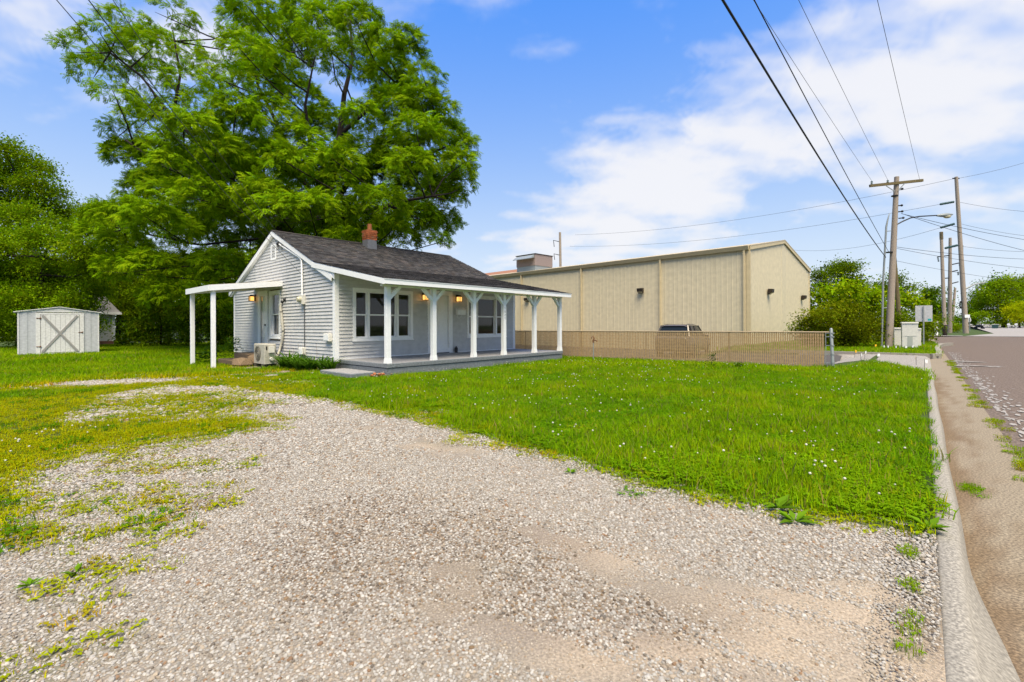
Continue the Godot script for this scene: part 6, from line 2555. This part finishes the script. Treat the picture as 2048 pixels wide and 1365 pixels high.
func make_big_tree() -> void:
	var D := 23.0
	var base := Vector3(at(664, 480, D).x, 0, -D)
	var o := thing("walnut_tree", base, 0, "tall spreading broadleaf tree with drooping compound leaves behind the house", "tree")
	var list := [[165, 105, 38], [205, 75, 42], [190, 150, 45], [250, 55, 45], [245, 130, 50], [235, 205, 45], [300, 100, 50], [305, 175, 55], [290, 245, 50], [345, 40, 48], [355, 110, 55], [375, 180, 50], [350, 250, 55], [240, 270, 38], [255, 320, 42], [310, 320, 50], [420, 150, 38], [415, 230, 50], [395, 290, 55],
		[480, 55, 45], [505, 25, 45], [520, 75, 50], [490, 110, 50], [460, 170, 45], [545, 130, 50], [515, 180, 55], [570, 60, 35], [575, 170, 45], [470, 240, 55], [540, 245, 60],
		[615, 20, 42], [640, 60, 50], [610, 100, 50], [690, 15, 45], [720, 60, 52], [665, 120, 55], [765, 100, 48], [720, 130, 55], [800, 80, 32], [815, 130, 45], [780, 160, 52], [850, 165, 40], [845, 215, 48], [880, 225, 35], [790, 220, 55], [600, 210, 55], [640, 270, 50], [600, 300, 60], [740, 250, 40], [835, 275, 55], [890, 280, 48], [930, 295, 30], [915, 335, 38], [880, 345, 50], [800, 310, 55], [925, 375, 28], [890, 400, 45], [840, 380, 55], [770, 360, 60], [720, 320, 55], [690, 380, 65], [640, 350, 60], [885, 450, 40], [880, 485, 25], [830, 440, 50], [800, 490, 45], [760, 420, 60], [720, 450, 50], [655, 430, 55], [600, 380, 60],
		[545, 330, 60], [550, 410, 60], [490, 320, 60], [480, 390, 65], [440, 340, 60], [420, 420, 65], [370, 350, 55], [350, 410, 65], [300, 390, 55], [270, 440, 55], [220, 440, 45], [195, 470, 35], [330, 470, 60], [400, 490, 60], [470, 460, 60], [250, 500, 50], [300, 540, 50], [370, 550, 55], [440, 540, 50], [500, 500, 45], [340, 600, 45], [410, 600, 40], [230, 545, 38], [590, 450, 40], [450, 590, 35], [600, 470, 45], [560, 480, 40], [640, 480, 45], [700, 495, 38], [740, 480, 42], [780, 465, 42], [530, 445, 45], [680, 460, 45]]
	var cl := clumps_px(list, D, 6.0, Vector2(540, 280), Vector2(430, 340), 9)
	cl += clumps_px([[470, 350, 52], [430, 310, 50], [385, 262, 45], [520, 400, 50], [460, 420, 50], [400, 400, 50], [560, 430, 48], [330, 300, 42], [620, 420, 45], [350, 340, 45], [680, 330, 45], [580, 330, 48], [300, 440, 48], [820, 340, 48]], D - 5.5, 1.0, Vector2(500, 350), Vector2(400, 300), 12)
	# the far side of the crown, thinner
	var more := []
	rng.seed = 90
	for i in range(0, list.size(), 2):
		var q: Array = list[i]
		more.append([q[0] + rnd(-25, 25), q[1] + rnd(-20, 25), q[2] * 0.9])
	var cl2 := clumps_px(more, D + 2.0, 6.0, Vector2(540, 280), Vector2(430, 340), 10)
	SPRAY.walnut = spray_pinnate(61)
	for k in list.size():               # the upper left arm is feathery
		if list[k][0] < 440 and list[k][1] < 300:
			cl[k].append(0.45)
		elif list[k][1] < 200:
			cl[k].append(0.65)
	for k in more.size():
		if more[k][0] < 440 and more[k][1] < 300:
			cl2[k].append(0.22)
	crown(o, cl + cl2, "walnut", 3.1, 0.78, Color(1.0, 1.1, 1), 0.22, 7, true)
	var P := func(a: Array) -> Array:
		var r := []
		for q in a:
			r.append(at(q[0], q[1], D + (q[2] if q.size() > 2 else 0.0)))
		return r
	var trunk: Array = [base + Vector3(0, -0.2, 0)] + P.call([[662, 560], [660, 480], [656, 420]])
	limbs(o, "trunk", [trunk], [[0.48, 0.34]])
	var paths := [P.call([[656, 425], [664, 340], [680, 270], [688, 190], [705, 120], [700, 40]]), P.call([[650, 530, 1], [570, 470, 1], [500, 400, 1], [430, 320], [345, 235], [280, 150], [200, 90]]), P.call([[656, 425], [700, 360], [760, 330], [830, 320], [900, 290]]), P.call([[656, 440], [600, 350], [560, 260], [515, 170], [495, 80]]), P.call([[520, 410, -0.5], [420, 370, -1.5], [320, 330, -2], [250, 280, -2]]), P.call([[570, 470, 1], [500, 480, 1], [400, 490, 0], [300, 470, 0], [230, 455, 0]]), P.call([[656, 440, 0], [740, 420, -2], [820, 400, -3], [880, 390, -3]]), P.call([[680, 270], [740, 215], [790, 165], [830, 140]]), P.call([[664, 340], [620, 290], [610, 210], [630, 110]]), P.call([[345, 235], [360, 150], [345, 60]])]
	limbs(o, "limb", paths, [[0.22, 0.04], [0.14, 0.025], [0.16, 0.04], [0.16, 0.03], [0.10, 0.04], [0.07, 0.03], [0.12, 0.04], [0.11, 0.03], [0.13, 0.03], [0.09, 0.03]])
	var nodes := []
	for p in paths:
		for i in p.size() - 1:
			for k in 4:
				nodes.append(p[i].lerp(p[i + 1], k / 4.0))
	rng.seed = 33
	twigs(o, cl, nodes, 0.045)

func plain_tree(called: String, label: String, category: String, list: Array, depth: float, spread: float, kind: String, per: float, scale_: float, tint: Color, seed_: int, trunk_px: float, trunk_r := 0.2, group := "") -> void:
	var c := Vector2.ZERO
	var lo := Vector2(1e9, 1e9)
	var hi := Vector2(-1e9, -1e9)
	for q in list:
		lo = lo.min(Vector2(q[0] - q[2], q[1] - q[2]))
		hi = hi.max(Vector2(q[0] + q[2], q[1] + q[2]))
	c = (lo + hi) * 0.5
	var base := at(trunk_px, HORIZON, depth)
	base.y = 0
	var o := thing(called, base, 0, label, category, group)
	var cl := clumps_px(list, depth, spread, c, (hi - lo) * 0.6, seed_)
	for q in cl:                        # nothing below the ground
		q[0].y = maxf(q[0].y, q[1] * 0.6)
	crown(o, cl, kind, per, scale_, tint, 0.25, seed_ + 1)
	var high: float = 0.0
	var mid := Vector3.ZERO
	for q in cl:
		high = maxf(high, q[0].y)
		mid += q[0] / cl.size()
	var nodes := []
	var top := Vector3(lerpf(base.x, mid.x, 0.8), high * 0.85, lerpf(base.z, mid.z, 0.8))
	for k in 6:
		nodes.append((base + Vector3(0, 0.1, 0)).lerp(top, k / 5.0))
	rng.seed = seed_ + 2
	limbs(o, "trunk", [[base + Vector3(0, -0.2, 0), base.lerp(top, 0.5) + Vector3(rnd(-0.2, 0.2), 0, 0), top]], [[trunk_r, trunk_r * 0.25]])
	twigs(o, cl, nodes, trunk_r * 0.3)

func make_trees() -> void:
	make_big_tree()
	SPRAY.broad = spray_broad(62, 46, 0.26, 0.12)
	SPRAY.fine = spray_broad(63, 70, 0.24, 0.075, 0.35)
	SPRAY.large = spray_broad(64, 30, 0.30, 0.19, 0.5)
	var G := "trees and tall shrubs behind the yard"
	plain_tree("maple_tree", "tall loose green tree rising above the dark evergreen at the shed", "tree", [[10, 305, 34], [40, 330, 38], [5, 360, 40], [75, 350, 30], [60, 380, 40], [110, 388, 20], [20, 410, 45], [85, 420, 40], [-30, 350, 40], [50, 445, 45], [130, 435, 30], [-20, 440, 50], [120, 465, 35], [165, 470, 30]], 30.0, 2.5, "broad", 3.0, 1.15, Color(1.1, 1.1, 0.9), 201, 40, 0.28, G)
	plain_tree("evergreen_tree", "dense dark green evergreen mass directly behind the shed", "tree", [[30, 490, 50], [95, 490, 50], [150, 510, 42], [180, 545, 32], [60, 545, 55], [130, 560, 48], [10, 560, 50], [175, 590, 32], [90, 600, 50], [30, 615, 50], [150, 620, 42], [10, 660, 42], [70, 655, 42], [185, 650, 25], [130, 665, 35], [-40, 600, 60], [-40, 500, 60]], 27.0, 2.0, "broad", 3.6, 1.0, Color(1.25, 1.25, 0.9), 211, 90, 0.25, G)
	plain_tree("locust_tree", "yellow-green feathery tree between the shed and the big tree", "tree", [[215, 455, 35], [180, 430, 30], [225, 520, 38], [260, 560, 40], [215, 580, 30], [300, 590, 40], [250, 620, 35], [290, 640, 38], [225, 490, 32], [330, 560, 40]], 34.0, 2.5, "broad", 3.2, 1.2, Color(1.55, 1.4, 1.0), 221, 235, 0.18, G)
	plain_tree("honeysuckle_shrub", "leafy mid-green shrub at the lawn's back edge", "shrub", [[320, 630, 32], [290, 660, 24], [345, 660, 28], [370, 625, 30], [310, 600, 30], [350, 590, 30], [270, 670, 14], [245, 682, 12], [260, 660, 18], [300, 682, 14], [340, 684, 14], [372, 682, 14]], 28.5, 1.3, "large", 3.4, 0.8, Color(1.0, 1.0, 1.0), 231, 320, 0.08, G)
	plain_tree("holly_shrub", "dark leafy shrub at the back edge beside the canopy posts", "shrub", [[395, 650, 26], [430, 660, 26], [460, 650, 24], [415, 625, 25], [450, 625, 25], [385, 675, 18], [440, 680, 16], [470, 670, 18]], 29.0, 1.3, "large", 3.4, 0.8, Color(0.85, 0.92, 0.8), 241, 425, 0.08, G)
	plain_tree("backdrop_thicket", "deep green thicket closing the far end of the back yard", "thicket", [[20, 650, 60], [120, 640, 60], [230, 600, 55], [330, 560, 60], [420, 560, 60], [500, 540, 60], [280, 640, 50], [380, 630, 50], [470, 620, 50], [560, 560, 60], [180, 560, 60], [60, 560, 60], [600, 500, 50], [520, 620, 50], [100, 672, 22], [200, 668, 24], [270, 668, 24], [350, 668, 25], [450, 668, 25], [520, 662, 25], [10, 672, 25]], 42.0, 4.0, "broad", 4.5, 2.2, Color(1.35, 1.3, 0.8), 251, 300, 0.3, G)
	# to the right, beyond the apron
	var R := "trees and shrubs beyond the apron"
	plain_tree("redleaf_shrub", "large rounded shrub with reddish new leaves beside the apron", "shrub", [[1612, 655, 24], [1640, 640, 28], [1640, 668, 26], [1668, 630, 28], [1700, 628, 28], [1670, 655, 30], [1705, 655, 32], [1735, 645, 26], [1680, 678, 24], [1715, 680, 24], [1742, 670, 22], [1650, 685, 18], [1625, 680, 18]], 25.0, 1.4, "broad", 3.6, 0.85, Color(1.15, 0.88, 0.9), 261, 1690, 0.1, R)
	plain_tree("spirea_shrub", "lower green shrub behind the near utility pole", "shrub", [[1765, 655, 20], [1790, 645, 22], [1770, 680, 16], [1800, 668, 20], [1815, 645, 18], [1785, 630, 18], [1830, 665, 16], [1845, 650, 16], [1860, 660, 14], [1865, 640, 14], [1850, 672, 12]], 30.0, 1.0, "broad", 3.6, 0.9, Color(0.95, 0.85, 0.9), 271, 1800, 0.08, R)
	plain_tree("catalpa_tree", "bright yellow-green large-leaved tree behind the red-leaved shrub", "tree", [[1635, 600, 22], [1665, 590, 24], [1695, 585, 24], [1725, 592, 24], [1755, 600, 22], [1640, 625, 24], [1680, 615, 26], [1725, 620, 26], [1765, 620, 22], [1800, 610, 20], [1820, 600, 16], [1790, 635, 20], [1840, 615, 14]], 40.0, 2.5, "large", 3.4, 1.5, Color(1.55, 1.45, 1.0), 281, 1710, 0.2, R)
	plain_tree("elm_tree", "olive-green tree standing behind the warehouse corner", "tree", [[1640, 555, 20], [1665, 542, 20], [1690, 540, 20], [1705, 535, 14], [1650, 580, 22], [1690, 565, 22], [1715, 570, 16], [1735, 580, 10], [1675, 590, 22]], 58.0, 3.0, "broad", 3.6, 1.8, Color(0.82, 0.78, 0.9), 291, 1675, 0.3, R)
	plain_tree("ash_tree", "tree whose top shows between the near pole and leaning pole", "tree", [[1770, 575, 14], [1800, 560, 13], [1785, 585, 18], [1810, 580, 13], [1760, 590, 14], [1805, 600, 16]], 60.0, 2.5, "broad", 3.6, 1.8, Color(0.95, 0.95, 0.9), 301, 1788, 0.3, R)
	plain_tree("linden_tree", "dark rounded tree behind the spliced pole", "tree", [[1852, 590, 14], [1872, 588, 14], [1862, 605, 18], [1882, 612, 15], [1845, 615, 16], [1870, 630, 18], [1888, 640, 14], [1850, 640, 16], [1893, 655, 8]], 70.0, 3.0, "broad", 3.6, 2.0, Color(0.7, 0.8, 0.8), 311, 1868, 0.3, R)
	var F := "trees across the cross street"
	plain_tree("oak_tree", "big bright green spreading tree across the cross street", "tree", [[1985, 590, 20], [2010, 575, 22], [2040, 570, 24], [1970, 610, 18], [2000, 605, 22], [2035, 600, 26], [1985, 628, 18], [2015, 628, 20], [2050, 620, 26], [2075, 580, 30], [1965, 632, 13], [2000, 642, 12], [2080, 620, 30]], 98.0, 5.0, "broad", 3.6, 2.8, Color(1.25, 1.2, 0.9), 321, 2008, 0.5, F)
	plain_tree("golden_tree", "small yellow-leaved tree in front of the big tree across the street", "tree", [[2025, 622, 12], [2040, 617, 14], [2055, 625, 16], [2035, 635, 12], [2050, 640, 12], [2020, 634, 8]], 90.0, 2.0, "broad", 3.6, 1.8, Color(2.4, 1.75, 0.9), 331, 2040, 0.2, F)
	plain_tree("spruce_tree", "dark green trees closing the far end of the road", "tree", [[1945, 612, 12], [1955, 600, 12], [1940, 630, 12], [1953, 625, 14], [1950, 642, 11], [1938, 645, 8], [1962, 592, 14], [1980, 575, 14], [1998, 562, 10]], 125.0, 5.0, "broad", 3.6, 3.2, Color(0.6, 0.72, 0.8), 341, 1950, 0.4, F)
	plain_tree("far_treeline", "low distant tree line at the end of the road", "trees", [[1905, 640, 8], [1915, 642, 7], [1922, 644, 6], [1930, 642, 8], [1897, 645, 8], [1938, 646, 6], [2000, 650, 8], [2030, 648, 9], [1975, 650, 7]], 170.0, 5.0, "broad", 3.6, 3.6, Color(0.75, 0.85, 0.9), 351, 1915, 0.4, F)
	# low hedge foot beyond the cross street
	plain_tree("verge_bush", "small round green bush at the foot of the tall pole", "shrub", [[1908, 655, 9], [1915, 659, 8], [1903, 660, 7]], 66.0, 0.8, "broad", 3.6, 1.2, Color(1.3, 1.2, 0.9), 361, 1909, 0.06, F)

func make_plants() -> void:
	# strap-leaved clumps along the gable wall
	var hx := Transform3D(Basis(Vector3.UP, deg_to_rad(HOUSE_TURN)), HOUSE_AT)
	var spots := [[-0.35, -2.15], [-0.62, -1.9], [-0.3, -1.65], [-0.6, -1.45], [-0.32, -1.2], [-0.58, -0.95], [-0.3, -0.7], [-0.5, -0.45], [-0.28, -0.2], [-0.2, 0.12]]
	var variants := []
	for k in 3:
		rng.seed = 700 + k
		var lv := Leaves.new()
		for i in 46:
			var a := rnd(0, TAU)
			var out := Vector3(cos(a), 0, sin(a))
			var side := Vector3(-out.z, 0, out.x)
			var len_ := rnd(0.35, 0.62)
			var d := (out * rnd(0.12, 0.5) + Vector3.UP).normalized()
			var p := out * rnd(0.0, 0.06)
			var col := Color(0.075, 0.16, 0.014) * rnd(0.7, 1.3)
			var w := rnd(0.014, 0.022)
			var nseg := 5
			for j in nseg:
				var q := p + d * len_ / nseg
				var w2 := w * (1.0 - pow(float(j + 1) / nseg, 2.0) * 0.95)
				var w1 := w * (1.0 - pow(float(j) / nseg, 2.0) * 0.95)
				var kk := lv.v.size()
				var nn := side.cross(d).normalized()
				for v in [p - side * w1, p + side * w1, q + side * w2, q - side * w2]:
					lv.v.append(v)
					lv.n.append(nn)
					lv.c.append(col)
				lv.i.append_array(PackedInt32Array([kk, kk + 2, kk + 1, kk, kk + 3, kk + 2]))
				p = q
				d = (d + out * 0.16 + Vector3(0, -0.30, 0)).normalized()
		variants.append(lv.mesh())
	rng.seed = 710
	var i := 0
	for q in spots:
		var o := put("daylily_clump", variants[i % 3], M.leaf)
		o.position = hx * Vector3(q[0], -0.01, q[1])
		o.rotation.y = rnd(0, TAU)
		o.scale = Vector3.ONE * rnd(1.1, 1.45)
		tag(o, "strap-leaved green plant clump right beside the heat pump" if i == 0 else "strap-leaved green plant clump at the porch corner behind the step slab" if i == spots.size() - 1 else "strap-leaved green plant clump growing along the gable wall", "plant", "strap-leaved plants along the gable wall")
		i += 1
	# dry flower stalks
	for q in [[-1.75, 0.75], [-1.45, 0.72], [-0.6, 0.8], [-2.1, 0.62]]:
		var s := st()
		tube(s, [Vector3.ZERO, Vector3(0.02, q[1] * 0.6, 0.01), Vector3(0.0, q[1], 0.03)], [0.005, 0.004, 0.003], 5)
		var o := obj("dry_stalk", s, M.rust)
		o.position = hx * Vector3(-0.25, 0, q[0])
		tag(o, "thin dry flower stalk among the strap-leaved plants", "plant", "dry stalks along the gable wall")
	# leafy weeds beside the side steps
	for q in [[-1.2, -6.3, 0.62, "leafy dark weed bush between the canopy posts and the wall"], [-0.5, -6.6, 0.85, "leafy weed standing against the gable's far corner"], [-1.6, -5.9, 0.4, "low leafy weed by the foot of the canopy post"]]:
		rng.seed = int(q[2] * 1000)
		var lv := Leaves.new()
		for k in 190:
			var y: float = q[2] * sqrt(rng.randf())
			var a := rnd(0, TAU)
			var r: float = rnd(0.0, 0.36) * (1.15 - y / q[2] * 0.6)
			var d := Vector3(cos(a), rnd(-0.3, 0.6), sin(a)).normalized()
			lv.leaf(Vector3(cos(a) * r, y, sin(a) * r), d, d.cross(Vector3.UP).normalized(), rnd(0.06, 0.13), rnd(0.04, 0.07), Color(0.05, 0.115, 0.016) * rnd(0.6, 1.35))
		var o := put("weed_bush", lv.mesh(), M.leaf)
		o.position = hx * Vector3(q[0], 0, q[1])
		tag(o, q[3], "plant")
	# broad-leaved weeds at the lawn's edge
	for q in [[1590, 1046, 0.11, "broad-leaved dock weed at the lawn edge beside the gravel"], [1555, 1020, 0.12, "smaller broad-leaved weed just inside the lawn edge"], [1860, 1060, 0.11, "leafy weed where lawn, kerb and gravel meet"], [1760, 1030, 0.09, "low leafy weed in the lawn near the kerb"], [60, 1175, 0.05, "long-leaved weed growing out of the gravel"], [150, 1150, 0.05, "spreading weed clump in the gravel beside the grass"], [1140, 948, 0.06, "tiny weed in the gravel close to the lawn edge"]]:
		rng.seed = int(q[0])
		var lv := Leaves.new()
		for k in 14:
			var a := rnd(0, TAU)
			var d := Vector3(cos(a), rnd(0.15, 0.8), sin(a)).normalized()
			var len_: float = q[2] * rnd(0.6, 1.3)
			lv.leaf(Vector3(cos(a) * 0.01, 0.01, sin(a) * 0.01), d, Vector3(-sin(a), 0, cos(a)), len_, len_ * rnd(0.3, 0.42), Color(0.13, 0.25, 0.012) * rnd(0.75, 1.25), 0.15)
		var o := put("broadleaf_weed", lv.mesh(), M.leaf)
		o.position = gp(q[0], q[1])
		tag(o, q[3], "plant")

func make_far_houses() -> void:
	var b := at(206, HORIZON, 31.0)
	b.y = 0
	var o := thing("white_cottage", b, HOUSE_TURN, "white cottage with pale grey roof beyond the shed", "house")
	var s := st()
	box(s, Vector3(-1.6, 0, -4), Vector3(0.55, 2.3, 0))
	obj("wall", s, M.palewall, o)
	s = st()
	box(s, Vector3(0.45, 0.3, 0.0), Vector3(0.6, 2.3, 0.06))
	obj("corner_board", s, M.white, o)
	s = st()
	box(s, Vector3(-1.6, -0.1, -4.02), Vector3(0.53, 0.32, 0.03))
	obj("foundation", s, M.brick if false else M.redtrim, o)
	s = st()
	slab(s, [Vector2(-1.8, 2.25), Vector2(0.85, 2.25), Vector2(0.05, 3.3), Vector2(-1.8, 3.3)], -4.3, 0.3)
	obj("roof", s, M.greyroof, o)
	s = st()
	box(s, Vector3(-1.85, 2.1, 0.3), Vector3(0.9, 2.26, 0.36))
	obj("fascia", s, M.white, o)
	b = at(430, HORIZON, 44.0)
	b.y = 0
	o = thing("mint_house", b, HOUSE_TURN, "pale green sided house glimpsed between the canopy posts", "house")
	s = st()
	for i in 14:
		box(s, Vector3(-3.2, 0.3 + i * 0.12, -3), Vector3(2.6, 0.4 + i * 0.12, 0.02 * (i % 2)))
	obj("wall", s, M.mint, o)
	s = st()
	slab(s, [Vector2(-3.5, 1.95), Vector2(3.0, 1.8), Vector2(3.0, 1.95), Vector2(-0.3, 2.35), Vector2(-3.5, 2.1)], -3.2, 0.2)
	obj("roof", s, M.palewall, o)

func _ready() -> void:
	var t0 := Time.get_ticks_msec()
	make_camera()
	make_sky()
	print("sky ", Time.get_ticks_msec() - t0)
	make_materials()
	make_ground()
	make_road()
	print("ground ", Time.get_ticks_msec() - t0)
	make_house()
	make_warehouse()
	make_far_houses()
	make_shed()
	make_fence()
	make_car()
	make_poles()
	print("built ", Time.get_ticks_msec() - t0)
	make_trees()
	print("trees ", Time.get_ticks_msec() - t0)
	make_plants()
	make_grass()
	make_gravel()
	print("all ", Time.get_ticks_msec() - t0)
